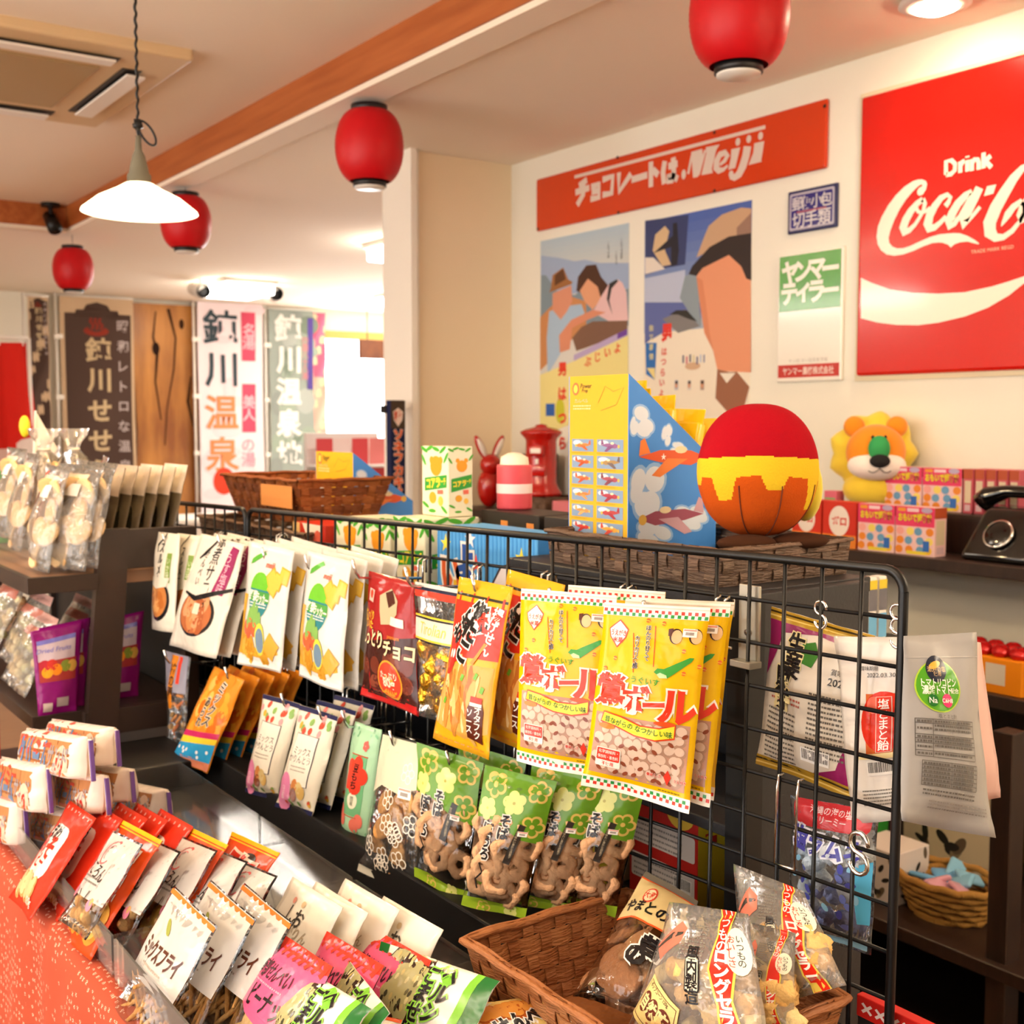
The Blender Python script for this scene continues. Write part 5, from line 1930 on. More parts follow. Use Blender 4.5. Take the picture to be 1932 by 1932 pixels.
gw = 'bright red bean packs'
W0, _ = stand('snack_pack', 'bright red pack with cream label, frontmost of its row', (132, 1510), (180, 1543), .925, .16, .6, art_redpack, 'd9341c', gw, thick=.022, seed=3)
for k, (a_, b_) in enumerate((((185, 1510), (224, 1548)), ((232, 1508), (268, 1548)), ((268, 1510), (306, 1552)), ((310, 1522), (356, 1562)))):
    A = at(*a_, Z=.925)
    mid = (A + at(*b_, X=A[0])) / 2
    dup(W0, Vector(mid), label='bright red pack with cream label, %s behind the frontmost one' % ('next', 'second', 'third', 'fourth')[k], group=gw)
gx = 'orange cracker packs with a yellow stripe'
X0, _ = stand('snack_pack', 'orange cracker pack with yellow stripe beside the nut packs', (236, 1549), (306, 1586), .925, .17, .62, art_orangepack, 'dc4a16', gx, thick=.022, seed=4)
for k, (a_, b_, zz) in enumerate((((352, 1549), (429, 1602), .925), ((441, 1551), (528, 1630), .92))):
    A = at(*a_, Z=zz)
    B = at(*b_, X=A[0])
    dup(X0, Vector((A + B) / 2), label=('orange cracker pack with yellow stripe in the middle of its row', 'orange cracker pack with yellow stripe next to the black riser')[k], group=gx)
gv = 'frosted white nut cookie packs'
V0, P = stand('snack_pack', 'frosted pack of round nut cookies, frontmost with pink mark', (214, 1567), (272, 1594), .925, .135, .6, art_makoron, 'ffffff', gv, film=M_CLEAR, thick=.03, seed=6)
a = Art()
a.rect(.03, .02, .94, .66 * P.asp, 'efe6da', 0)
a.geom(P.S, .09).build('frosted_label', M_VEIL, P.wrapper, True)
fill(V0, P, NUT, 'nut_cookie', 4, .66, .22)
for k, (a_, b_) in enumerate((((284, 1578), (338, 1610)), ((354, 1577), (402, 1606)), ((412, 1596), (453, 1627)), ((466, 1622), (505, 1652)))):
    A = at(*a_, Z=.92)
    B = at(*b_, X=A[0])
    dup(V0, Vector((A + B) / 2), label='frosted pack of round nut cookies, %s behind the frontmost' % ('next', 'second', 'third', 'fourth')[k], group=gv)
gu = 'frosted stick biscuit packs with an orange line'
U0, P = stand('snack_pack', 'frosted pack of brown sticks with orange top line, frontmost', (328, 1671), (411, 1748), .92, .165, .55, art_fry, 'ffffff', gu, film=M_CLEAR, thick=.03, seed=2)
a = Art()
a.rect(.03, .01, .94, .6 * P.asp, 'efe6da', 0)
a.geom(P.S, .09).build('frosted_label', M_VEIL, P.wrapper, True)
fill(U0, P, STK, 'biscuit_stick', 5, .62, .13, .25, .8)
for k, (a_, b_) in enumerate((((397, 1669), (484, 1724)), ((465, 1677), (547, 1728)))):
    A = at(*a_, Z=.915)
    B = at(*b_, X=A[0])
    dup(U0, Vector((A + B) / 2), label='frosted pack of brown sticks with orange top line, %s behind the frontmost' % ('next', 'second')[k], group=gu)
gz = 'plain white rice biscuit packs'
Z0, _ = stand('snack_pack', 'plain white pack with tiny motifs, frontmost of its row', (551, 1653), (648, 1713), .91, .12, .55, art_plain, 'ece4d6', gz, thick=.018, seed=2)
for k, (a_, b_) in enumerate((((600, 1668), (690, 1716)), ((655, 1664), (750, 1708)), ((736, 1695), (822, 1748)))):
    A = at(*a_, Z=.905)
    B = at(*b_, X=A[0])
    dup(Z0, Vector((A + B) / 2), label='plain white pack with tiny motifs, %s' % ('second in its row', 'third in its row', 'at the back beside the woven basket')[k], group=gz)
gt = 'pink peanut cracker packs'
PC = [disc_cookie(.03, .03, .006, 'e6bf84'), disc_cookie(.029, .029, .006, 'dbab6a')]
T0, P = stand('snack_pack', 'pink topped pack of round peanut crackers, frontmost', (526, 1757), (632, 1826), .90, .17, .6, art_pink, 'ffffff', gt, film=M_CLEAR, thick=.045, seed=7)
fill(T0, P, PC, 'peanut_cracker', 3, .58, .3, .3, 1.0, .014)
for k, (a_, b_) in enumerate((((622, 1754), (722, 1826)), ((724, 1750), (790, 1812)))):
    A = at(*a_, Z=.895)
    B = at(*b_, X=A[0])
    dup(T0, Vector((A + B) / 2), label='pink topped pack of peanut crackers, %s' % ('second in its row', 'beside the woven basket')[k], group=gt)
gg = 'small green and white sesame cracker packs'
S0, _ = stand('snack_pack', 'green and white sesame cracker pack leaning frontmost over the pink packs', (541, 1806), (700, 1903), .885, .09, .65, art_healthy, 'eeeae2', gg, thick=.03, seed=4, seal=(.03, .03))
for k, (a_, b_, zz) in enumerate((((622, 1832), (762, 1868), .872), ((782, 1790), (872, 1835), .89), ((760, 1822), (868, 1862), .862))):
    A = at(*a_, Z=zz)
    B = at(*b_, X=A[0])
    o = dup(S0, Vector((A + B) / 2), label='green and white sesame cracker pack %s' % ('in the middle of the heap', 'touching the woven basket corner', 'wedged below the one touching the basket')[k], group=gg)
    o.rotation_euler.z += (-.25, .15, .1)[k]
    o.rotation_euler.x += (.15, .0, -.1)[k]
A, B = at(848, 1902, Z=.865), at(1032, 1874, Z=.872)
C, D = at(1118, 1950, Z=.845), at(868, 2000, Z=.835)
pack('snack_pack', 'white almond cracker pack lying before the woven basket', 'snack pack', [A, B, C, D], art_almond, 'ebe5da', thick=.035, seed=5, seal=(.04, .04))
A, B = at(770, 1890, Z=.862), at(850, 1902, Z=.862)
C, D = at(862, 1965, Z=.83), at(752, 1950, Z=.83)
pack('snack_pack', 'small white pack with a red corner under the sesame cracker packs', 'snack pack', [A, B, C, D], lambda asp: Art(asp).poly([(0, 0), (.3, 0), (0, .3)], 'd8402c', 2).rect(.4, .5 * asp, .25, .14 * asp, 'c03028', 2), 'efe8dc', thick=.03, seed=1)
A, B = at(660, 1905, Z=.858), at(760, 1925, Z=.855)
C, D = at(745, 1985, Z=.83), at(640, 1970, Z=.83)
pack('snack_pack', 'small white pack with orange edge at the very front of the table', 'snack pack', [A, B, C, D], lambda asp: Art(asp).rect(0, 0, 1, .12 * asp, 'd85a2c', 2), 'f0e8dc', thick=.03, seed=2)


# ------------------------------------------------------------------ woven baskets
M_WEAVE = mat('woven_strip', attr=True, rough=0.55, bump=.5, bscale=60, bstretch=(1, 1, 6), spec=.4)


def woven_basket(label, x0, x1, y0, y1, z0, z1, cols, taper=.02, bands=5, spacing=.024, group=None, rim=.006, name='woven_basket', seed=0):
    rd = random.Random(seed)
    cx, cy = (x0 + x1) / 2, (y0 + y1) / 2
    t = thing(name, label, 'basket', (cx, cy, z0), 0, group)
    hx, hy, H = (x1 - x0) / 2, (y1 - y0) / 2, z1 - z0
    rc = .018

    def ring(f, n_per):
        """perimeter points at height fraction f"""
        ax, ay = hx - taper * (1 - f), hy - taper * (1 - f)
        pts = []
        for (sx, sy), (ex, ey) in (((-1, -1), (1, -1)), ((1, -1), (1, 1)), ((1, 1), (-1, 1)), ((-1, 1), (-1, -1))):
            L = 2 * (ax if sy == ey else ay)
            n = n_per[0] if sy == ey else n_per[1]
            for i in range(n):
                q = i / n
                pts.append(((sx + (ex - sx) * q) * ax, (sy + (ey - sy) * q) * ay, (0, -1) if (sy == ey == -1) else (1, 0) if (sx == ex == 1) else (0, 1) if sy == ey else (-1, 0)))
        return pts
    nxs, nys = max(4, round(2 * hx / spacing)) * 4, max(4, round(2 * hy / spacing)) * 4
    bh = H / bands
    for b in range(bands):
        V, Fc = [], []
        for e in range(2):
            f = (b + .04 + e * .92) / bands
            for th in (-.0008, .0008):
                for i, (px, py, n) in enumerate(ring(f, (nxs, nys))):
                    o = .0021 * math.sin(i * PI / 4 + (PI if b % 2 else 0)) + th
                    V.append((px + n[0] * o, py + n[1] * o, f * H))
        N = 2 * (nxs + nys)
        for i in range(N):
            j = (i + 1) % N
            Fc += [(i, j, 2 * N + j, 2 * N + i), (N + i, 3 * N + i, 3 * N + j, N + j), (i, N + i, N + j, j), (2 * N + i, 2 * N + j, 3 * N + j, 3 * N + i)]
        g = G().add((V, Fc), rd.choice(cols))
        g.build('weaver', M_WEAVE, t)
    # stakes
    k = 0
    top, bot = ring(1.0, (nxs, nys)), ring(0.0, (nxs, nys))
    for i in range(2, len(top), 4):
        (tx, ty, n), (bx_, by_, _) = top[i], bot[i]
        tg = (-n[1], n[0])
        w = spacing * .3
        V, Fc = [], []
        for q in range(bands * 4 + 1):
            f = q / (bands * 4)
            px, py = bx_ + (tx - bx_) * f, by_ + (ty - by_) * f
            o = .0021 * math.sin(f * bands * PI + PI / 2 * 0) * (1 if (i // 4) % 2 else -1)
            for s, th in ((-1, -.0007), (1, -.0007), (1, .0007), (-1, .0007)):
                V.append((px + tg[0] * w * s + n[0] * (o + th), py + tg[1] * w * s + n[1] * (o + th), f * H))
        for q in range(bands * 4):
            for s in range(4):
                Fc.append((q * 4 + s, q * 4 + (s + 1) % 4, q * 4 + 4 + (s + 1) % 4, q * 4 + 4 + s))
        G().add((V, Fc), rd.choice(cols)).build('stake', M_WEAVE, t)
    for sgn in (-1, 1):
        pts = [(p[0] + p[2][0] * .003 * sgn, p[1] + p[2][1] * .003 * sgn, H - .004 + .0012 * math.sin(i * .9)) for i, p in enumerate(ring(1.0, (nxs // 2, nys // 2)))]
        pts.append(pts[0])
        G().add(tube(pts, rim, 6, False), cols[0]).build('rim', M_WEAVE, t, True)
    G().add(box(-hx + taper, hx - taper, -hy + taper, hy - taper, 0, .003), cols[-1]).build('base', M_WEAVE, t)
    return t


BR = ['a5673a', '96592e', 'b27444', '9d6034']
woven_basket('brown woven basket holding popcorn bags on the snack table', .728, .978, .786, 1.135, TZ, .905, BR, .022, 5, .025, rim=.0045)


# goods in the basket
def art_yamato(asp):
    a = Art(asp)
    Y = lambda f: f * asp
    a.rect(0, 0, 1, Y(.05), '6a6258', 1)
    a.rect(0, Y(.05), 1, Y(.012), 'dc5a28', 3)
    a.poly([(0, Y(.06)), (1, Y(.06)), (1, Y(.4)), (.6, Y(.43)), (.3, Y(.41)), (0, Y(.42))], 'd8c088', 1)
    a.line([(0, Y(.42)), (.3, Y(.41)), (.6, Y(.43)), (1, Y(.4))], .025, 'dc5a28', 3)
    a.ell(.38, Y(.19), .12, .12, 'd8503a', 3, 18)
    a.ell(.38, Y(.19), .095, .095, 'ecd8b0', 4, 18)
    a.text('大和', .38, Y(.19), .1, 'd8503a', 5, .02)
    a.text('やまとの', .42, Y(.3), .17, INK, 4, .03, w=.72)
    a.text('昔', .75, Y(.58), .22, INK, 5, .06, outline='f2ece2', ow=.07)
    a.text('の', .62, Y(.68), .22, INK, 5, .06, outline='f2ece2', ow=.07)
    return a


def art_popcorn(asp):
    a = Art(asp)
    Y = lambda f: f * asp
    a.poly([(.7, 0), (.87, 0), (.84, Y(.2)), (.88, Y(.45)), (.84, Y(.7)), (.88, Y(1)), (.7, Y(1)), (.74, Y(.75)), (.7, Y(.5)), (.74, Y(.22))], 'e8cf5a', 2)
    a.poly([(.715, 0), (.855, 0), (.825, Y(.2)), (.865, Y(.45)), (.825, Y(.7)), (.865, Y(1)), (.715, Y(1)), (.755, Y(.75)), (.715, Y(.5)), (.755, Y(.22))], 'dd2c1a', 3)
    a.text('ロングセラー', .79, Y(.66), .088, 'f6efe6', 5, .045, vert=True)
    a.text('いつもの', .79, Y(.16), .08, 'f6efe6', 5, .02, vert=True)
    a.ell(.9, Y(.32), .09, .16, 'f2ead2', 4, 18)
    a.text('いつもの', .92, Y(.32), .05, INK, 5, .01, vert=True)
    a.text('おいしさ', .86, Y(.33), .05, 'd83a2c', 5, .01, vert=True)
    a.rect(.52, Y(.42), .12, Y(.26), INK, 3, r=.02)
    a.rect(.53, Y(.428), .1, Y(.244), 'e9dfc4', 4, r=.015)
    a.text('国内製造', .58, Y(.55), .085, INK, 5, .03, vert=True)
    a.poly([(.05, Y(.32)), (.3, Y(.14)), (.42, Y(.2)), (.42, Y(.32)), (.2, Y(.45))], 'e2806a', 2)
    a.line([(.08, Y(.35)), (.25, Y(.26)), (.4, Y(.24))], [.02, .05, .02], '4a4440', 3)
    lines(a, .44, Y(.16), .22, 9, .03, .01, '8a847a', 3)
    return a


def art_card(asp):
    """the yellow label card of the popcorn bags, lettering on it"""
    a = Art(asp)
    a.rect(.0, 0, 1, asp, 'e2cd86', 0)
    for q in ((.05, .06, .9, .012), (.05, asp - .07, .9, .012)):
        a.rect(*q, '6a2c1c', 1)
    for q in ((.05, .06, .012, asp - .12), (.94, .06, .012, asp - .12)):
        a.rect(*q, '6a2c1c', 1)
    for i, ch in enumerate('自然味'):
        a.ell(.24 + .26 * i, asp * .52, .15, .17, '6a2c1c', 2, 18)
        a.text(ch, .24 + .26 * i, asp * .52, .22, 'ecd898', 3, .04)
    a.text('ポップコーン 120g', .45, asp * .16, .07, '5a4030', 2, .01)
    a.text('昔なつかしい', .72, asp * .86, .07, 'c83a2c', 2, .01)
    return a


POP = [lump(.013, 'ecc27a', 2, .5, 2.4), lump(.012, 'f2d79a', 9, .5, 2.4), lump(.0115, 'e0ac62', 5, .4, 2.0)]


def popcorn_bag(label, px, Xt, Xb, seed):
    c = [at(*px[0], X=Xt), at(*px[1], X=Xt), at(*px[2], X=Xb), at(*px[3], X=Xb)]
    r, P = pack('popcorn_bag', label, 'popcorn bag', c, art_popcorn, 'ffffff', film=M_GLARE, group='clear popcorn bags in the woven basket', thick=.05, seed=seed, wrinkle=1.5)
    scatter(r, P, POP, 'popcorn', (.12, .9), (.5 * P.asp, .92 * P.asp), .17, .014, seed, .8)
    ca = art_card(.72)
    ca.geom(lambda x, y, o: P.S(.06 + .4 * (x * .8 - y * .55) + .1, .66 * P.asp + .4 * (x * .55 + y * .8) - .1, o + .0016), .08).build('label_card', M_PAPER, P.wrapper)
    return r, P


popcorn_bag('clear popcorn bag with yellow label card and red stripe, frontmost in the basket', [(1264, 1702), (1410, 1724), (1462, 1985), (1178, 1960)], .86, .79, 3)
r, P = popcorn_bag('clear popcorn bag with red stripe leaning on the wire grid', [(1385, 1630), (1518, 1682), (1600, 1860), (1395, 1905)], .955, .90, 6)
popcorn_bag('clear popcorn bag wedged between the other two', [(1415, 1740), (1500, 1760), (1500, 1960), (1400, 1960)], .90, .86, 9)
c = [at(1218, 1642, X=.955), at(1318, 1702, X=.955), at(1245, 1925, X=.80), at(1082, 1882, X=.80)]
r, P = pack('snack_bag', 'beige topped clear bag of brown round crackers in the woven basket', 'snack bag', c, art_yamato, 'ffffff', film=M_CLEAR, thick=.045, seed=2)
scatter(r, P, [disc_cookie(.024, .024, .008, 'b08058'), disc_cookie(.023, .023, .008, 'a06c46')], 'cracker', (.2, .85), (.52 * P.asp, .92 * P.asp), .3, .014, 4, .6, 1)
# ------------------------------------------------------------------ helper: printed carton
def carton(name, label, cat, x0, x1, y0, y1, z0, z1, col, art_w=None, art_s=None, group=None, top=None, m=None, r=.0015):
    """box with printing on the face turned to the table (-x) and on the near end (-y)"""
    t = thing(name, label, cat, ((x0 + x1) / 2, (y0 + y1) / 2, z0), 0, group)
    cx, cy = (x0 + x1) / 2, (y0 + y1) / 2
    G().add(bbox(x0 - cx, x1 - cx, y0 - cy, y1 - cy, 0, z1 - z0, r, 1), col).build('carton', m or M_PAPER, t)
    cb = t.children[0]
    H = z1 - z0
    if art_w:
        w = y1 - y0
        art_w(H / w).geom(lambda x, y, o: (x0 - cx - o, y1 - cy - x * w, H - y * w), 9, .00012).build('print', M_PAPER, cb)
    if art_s:
        w = x1 - x0
        art_s(H / w).geom(lambda x, y, o: (x0 - cx + x * w, y0 - cy - o, H - y * w), 9, .00012).build('print', M_PAPER, cb)
    return t


# ------------------------------------------------------------------ gondola behind the grid
M_GREY = mat('charcoal_board', '1d1d21', 0.5, bump=.05, bscale=200)
t = thing('gondola_rack', 'charcoal two sided rack standing right behind the wire grid', 'rack', (1.15, 1.0, 0))


def gpart(name, x0, x1, y0, y1, z0, z1, m=M_GREY):
    G().add(bbox(x0 - 1.15, x1 - 1.15, y0 - 1.0, y1 - 1.0, z0, z1, .0015, 1)).build(name, m, t)


gpart('end_panel', 1.062, 1.272, 1.0, 1.02, 0, 1.293)
gpart('post', 1.032, 1.062, .985, 1.02, 0, 1.29, M_BLACK)
gpart('top_board', 1.032, 1.30, 1.02, 1.47, 1.275, 1.295)
gpart('shelf', 1.032, 1.38, 1.47, 3.0, 1.16, 1.18)
gpart('riser_board', 1.032, 1.30, 1.47, 1.485, 1.18, 1.295)
gpart('shelf', 1.04, 1.27, 1.02, 3.0, .815, .83)
gpart('shelf', 1.04, 1.27, 1.02, 3.0, .93 + .06, .945 + .06)
gpart('back_panel', 1.272, 1.285, 1.02, 3.0, 0, 1.16)
gpart('end_panel', 1.032, 1.272, 2.98, 3.0, 0, 1.16)
# metal bracket fixed to the grid by the post
P = gpt(1417, 1160, -.012)
t = thing('grid_bracket', 'nickel plated bracket clamping the grid to the rack post', 'bracket', tuple(P))
M_NICK = mat('dull_nickel', 'b4b0a2', .4, metal=.55)
G().add(bbox(-.004, .0, -.016, .016, -.055, .035, .001)).build('plate', M_NICK, t)
G().add(bbox(-.02, .0, -.018, .014, -.06, -.052, .001)).build('foot', M_NICK, t)
for z in (.02, -.02):
    G().add(lathe([(0, .004), (.004, .003), (.004, 0)], 8), M=Matrix.Translation((-.004, 0, z)) @ Matrix.Rotation(-PI / 2, 4, 'Y')).build('screw', M_CHROME, t)

DK = ['6a5140', '5c4636', '745a48', '66503f']
woven_basket('low dusky brown woven basket under the toy plane box and plush', 1.052, 1.30, 1.055, 1.41, 1.295, 1.345, DK, .004, 3, .03, rim=.003, seed=3)
# two stacked baskets farther on
woven_basket('orange brown flared basket with a blank card, stacked on another basket', 1.12, 1.36, 2.42, 2.86, 1.272, 1.375, ['8c4a1c', '7a3f18', '9a5622'], .03, 5, .03, rim=.004, seed=5)
woven_basket('dusky brown basket underneath the flared basket', 1.08, 1.36, 2.30, 2.92, 1.18, 1.268, DK, .01, 4, .03, rim=.004, seed=6)
t = thing('blank_card', 'blank orange card tied to the flared basket', 'card', (1.121, 2.53, 1.33))
G().add(bbox(-.0034, -.0014, -.085, .085, -.022, .028, .0006), 'd8904e').build('card', M_PAPER, t)


# ------------------------------------------------------------------ toy plane display boxes
def plane_pic(a, cx, cy, s, c1, c2, l=3, flip=1):
    f = flip
    a.poly([(cx - .5 * s * f, cy), (cx - .2 * s * f, cy - .07 * s), (cx + .25 * s * f, cy - .06 * s), (cx + .5 * s * f, cy + .02 * s), (cx + .25 * s * f, cy + .1 * s), (cx - .2 * s * f, cy + .06 * s)], c1, l)
    a.poly([(cx - .1 * s * f, cy + .02 * s), (cx + .2 * s * f, cy + .03 * s), (cx - .2 * s * f, cy + .22 * s), (cx - .32 * s * f, cy + .2 * s)], c2, l + 1)
    a.poly([(cx - .5 * s * f, cy - .01 * s), (cx - .48 * s * f, cy - .17 * s), (cx - .42 * s * f, cy - .2 * s), (cx - .34 * s * f, cy - .04 * s)], c2, l + 1)
    a.ell(cx + .1 * s * f, cy - .07 * s, .09 * s, .04 * s, 'e8d8b0', l + 2, 12)
    a.ell(cx + .44 * s * f, cy + .03 * s, .06 * s, .06 * s, 'd8b050', l + 2, 12)


def art_glider_front(asp):
    a = Art(asp)
    Y = lambda f: f * asp
    a.ell(.12, Y(.07), .06, .07, 'e0703c', 2, 14)
    a.ell(.12, Y(.07), .035, .045, 'ecca4a', 3, 14)
    a.text('Power', .3, Y(.055), .05, '4a4020', 3, .01, shear=.2)
    a.text('Prop', .28, Y(.083), .05, '4a4020', 3, .01, shear=.2)
    a.text('カ♪レベル', .22, Y(.135), .045, 'd8cdb0', 3, .0)
    lines(a, .08, Y(.16), .3, 2, .03, .014, 'e8d8a0', 3)
    a.line([(.5, Y(.15)), (.62, Y(.06)), (.75, Y(.09)), (.92, Y(.07)), (.8, Y(.16)), (.55, Y(.19))], .008, 'a88c28', 3)
    cs = (('d87a3c', 'c8602c'), ('8a5a8a', '7a4a78'), ('c85a2c', 'b54a20'), ('a08050', '6a5a5a'), ('d06a3c', 'c05030'), ('a04a5a', '7a3a4a'), ('d87a3c', 'e09050'), ('a83a4a', '983040'), ('d08a4c', 'e0a060'), ('b04040', 'a03038'), ('c83a30', 'b83028'), ('d8a040', 'c84a3a'))
    for i in range(12):
        x, y = .06 + .43 * (i % 2), .345 + .09 * (i // 2)
        w = .37 if i % 2 == 0 else .43
        a.rect(x, Y(y), w, Y(.068), '7f97b4', 2)
        a.ell(x + w * .25, Y(y + .02), w * .2, Y(.014), 'd8dde2', 3, 10)
        plane_pic(a, x + w * .52, Y(y + .032), w * .72, cs[i][0], cs[i][1], 4, 1 if i % 3 else -1)
        lines(a, x, Y(y + .074), w * .7, 1, .02, .008, 'a88c28', 3, i)
    lines(a, .08, Y(.955), .8, 1, .02, .008, 'a88c28', 3)
    return a


def glider_box(label, x, y0, w, z0, sc=1.0):
    """tall card box, front face yellow, slanted blue sides, open above the slant"""
    t = thing('toy_plane_box', label, 'display box', (x, y0, z0), 0, 'yellow and blue toy plane display boxes')
    D, H, hb = .172 * sc, .268 * sc, .14 * sc
    prof = [(0, 0), (D, 0), (D, hb), (0, H)]
    th = .0015
    for yy in (0, w - th):
        G().add(prism(prof, th, yy), '3f8ae0').build('side_panel', M_PAPER, t)
    G().add(box(0, th, th, w - th, 0, H), 'dcab1c').build('front_panel', M_PAPER, t)
    G().add(box(D - th, D, th, w - th, 0, hb), '3f8ae0').build('back_panel', M_PAPER, t)
    G().add(box(th, D - th, th, w - th, 0, th), '3f8ae0').build('bottom_panel', M_PAPER, t)
    art_glider_front(H / w).geom(lambda xx, yy, o: (-o, w - xx * w, H - yy * w), 9, .00012).build('print', M_PAPER, t)
    a = Art()
    # blue sky side, x 0..1 = depth, y down from the top
    yb = H / D
    for cx, cy, rx, ry in ((.12, .36, .16, .14), (.2, .95, .22, .26), (.28, 1.32, .2, .13), (.55, .62, .1, .06), (.7, 1.2, .2, .12), (.42, .5, .06, .1)):
        cy = max(cy, .744 * (cx + rx) + ry * 1.1 + .03)
        for q in range(5):
            ox, oy = rx * .5 * math.cos(q * 1.9 + cx * 9), ry * .5 * math.sin(q * 1.9 + cx * 9)
            rr = min(rx * .62, cx + ox - .01)
            if rr > .02:
                a.ell(cx + ox, cy + oy, rr, ry * .55, '8fbdf0', 1, 16, .3)
                a.ell(cx + ox, cy + oy, rr * .8, ry * .42, 'd5e2f2', 2, 16, .3)
    plane_pic(a, .5, .68, .78, 'dc5a2c', 'e8823c', 3)
    plane_pic(a, .48, 1.18, .74, '9a4a62', 'c8a0b0', 3, -1)
    a.text('★', .38, .68, .06, 'f0f0f0', 6, 0)
    a.geom(lambda xx, yy, o: (xx * D, -o, H - yy * D), 9, .00012).build('sky_print', M_PAPER, t)
    return t, D, H, hb


t, D, H, hb = glider_box('large yellow and blue toy plane display box in the low woven basket', 1.10, 1.283, .137, 1.3)
yp = mat('yellow_bag', 'ecc414', 0.25, bump=.3, bscale=30)
for k in range(5):
    tt = thing('toy_plane_pack', 'yellow toy plane pack, %s from the slanted edge of the display box' % ('first', 'second', 'third', 'fourth', 'fifth')[k], 'toy pack', (1.135 + .026 * k, 1.352, 1.305), 0, 'yellow toy packs in the display box')
    h = (.235, .225, .215, .20, .19)[k]
    G().add(bbox(-.008, .008, -.054, .054, 0, h, .004), M=Matrix.Rotation((.06, -.05, .09, .2, .3)[k], 4, 'Y') @ Matrix.Rotation((-.02, .02, -.03, .03, -.02)[k], 4, 'X')).build('pouch', yp, tt, True)
    G().add(bbox(-.0015, .0015, -.054, .054, h - .004, h + .02, .0008), M=Matrix.Rotation((.06, -.05, .09, .2, .3)[k], 4, 'Y') @ Matrix.Rotation((-.02, .02, -.03, .03, -.02)[k], 4, 'X')).build('header_seal', yp, tt)
glider_box('small looking toy plane display box with katakana beside the flared basket', 1.30, 2.50, .20, 1.18, .93)

# ------------------------------------------------------------------ plush drop seen from behind
PC_ = Vector((1.192, 1.125, 1.335))
t = thing('plush_toy', 'round plush toy with red top, yellow zigzag band and orange bottom', 'plush toy', tuple(PC_))
nu, nv = 260, 170
V, Fc, cc = [], [], []
R_, Hh = .081, .091


def plush_r(th, z):
    return 1 + .012 * math.cos(4 * th + .7) + .015 * noise.noise(Vector((math.cos(th) * 2, math.sin(th) * 2, z * 3)))


for i in range(nv + 1):
    ph = PI * i / nv
    for k in range(nu):
        a_ = 2 * PI * k / nu
        rr = math.sin(ph) ** .82
        V.append((R_ * rr * math.cos(a_) * plush_r(a_, ph), R_ * rr * math.sin(a_) * plush_r(a_, ph), .008 + Hh + Hh * math.cos(ph) * (1.0 if ph < 1.6 else .95)))
zz = [(-.10, .2), (.25, .16), (.3, .42), (.55, .42), (.62, .22), (.9, .24), (1.0, .8), (1.25, .8), (1.36, .25), (1.75, .2), (1.85, .55), (2.1, .55), (2.2, .22), (2.6, .25), (2.7, 1.0), (2.95, 1.0), (3.1, .3), (3.6, .35), (4, .8), (4.4, .3), (5, .3), (5.4, .9), (5.8, .3), (6.4, .2)]
for i in range(nv):
    z = math.cos(PI * (i + .5) / nv)
    for k in range(nu):
        k2 = (k + 1) % nu
        Fc.append((i * nu + k, (i + 1) * nu + k, (i + 1) * nu + k2, i * nu + k2))
        a_ = 2 * PI * (k + .5) / nu
        q = (a_ - 2.2) % (2 * PI)
        for (a0, v0), (a1, v1) in zip(zz, zz[1:]):
            if a0 <= q < a1:
                lowb = v0 + (v1 - v0) * (q - a0) / (a1 - a0)
                break
        zt_ = .22 + .03 * math.sin(a_ * 2)
        cc.append(lin('a00c1a') if z > zt_ else lin('d9b628') if z > zt_ - .14 - lowb * .62 else lin('bb4e12'))
g = G()
g.v, g.f, g.c = V, Fc, cc
g.build('body', mat('plush_cloth', attr=True, rough=.95, spec=.1, bump=.15, bscale=400), t, True)
M_BRN = mat('brown_plush', '3e2416', .95, spec=.1)
for q in ((-.05, -.03), (.03, -.05)):
    G().add(ellipsoid((q[0], q[1], .008), (.045, .033, .011), 16, 8)).build('foot', M_BRN, t, True)
G().add(ellipsoid((.072, -.02, .075), (.02, .026, .045), 14, 10)).build('side_flap', mat('yellow_plush', 'd9c52c', .95, sheen=.4), t, True)
G().add(bbox(-.115, -.08, -.06, -.058, -.001, .008, .0005)).build('care_tag', M_WHITE_PL, t)
for th in (3.6, 4.3, 5.1):
    pts = [(R_ * 1.006 * math.sin(p) ** .82 * math.cos(th) * plush_r(th, p), R_ * 1.006 * math.sin(p) ** .82 * math.sin(th) * plush_r(th, p), .008 + Hh + Hh * .95 * math.cos(p)) for p in [1.75 + .1 * i for i in range(12)]]
    G().add(tube(pts, .0009, 5)).build('seam', mat('seam_thread', '6a2c0c', .9), t)


# ------------------------------------------------------------------ cartons on the rack behind the grid
def art_koala(asp):
    a = Art(asp)
    Y = lambda f: f * asp
    for i, (x, y, r_) in enumerate(((.1, .05, .4), (.3, .03, -.3), (.55, .04, .2), (.8, .05, -.5), (.08, .2, .9), (.92, .16, -.9), (.15, .85, .4), (.4, .93, 0), (.85, .9, .5))):
        a.ell(x, Y(y), .14, .04, '4aa82c', 2, 12, r_)
    a.ell(.55, Y(.28), .22, .2, 'ef9c1c', 2, 20)
    a.ell(.38, Y(.2), .08, .08, 'ef9c1c', 2, 14)
    a.ell(.72, Y(.2), .08, .08, 'ef9c1c', 2, 14)
    a.poly([(.12, Y(.46)), (.95, Y(.40)), (.95, Y(.58)), (.12, Y(.65))], '2f9a34', 4)
    a.text('コアラ', .45, Y(.53), .2, 'f0d83c', 6, .05, rot=-.09, w=.5)
    a.text('マーチ', .78, Y(.5), .14, 'f0d83c', 6, .04, rot=-.09, w=.28)
    a.ell(.42, Y(.74), .14, .12, 'e8a62c', 3, 14)
    a.ell(.72, Y(.78), .1, .1, 'f0c050', 3, 14)
    a.rect(.6, Y(.62), .22, Y(.06), 'e8705a', 5, rot=-.05)
    return a


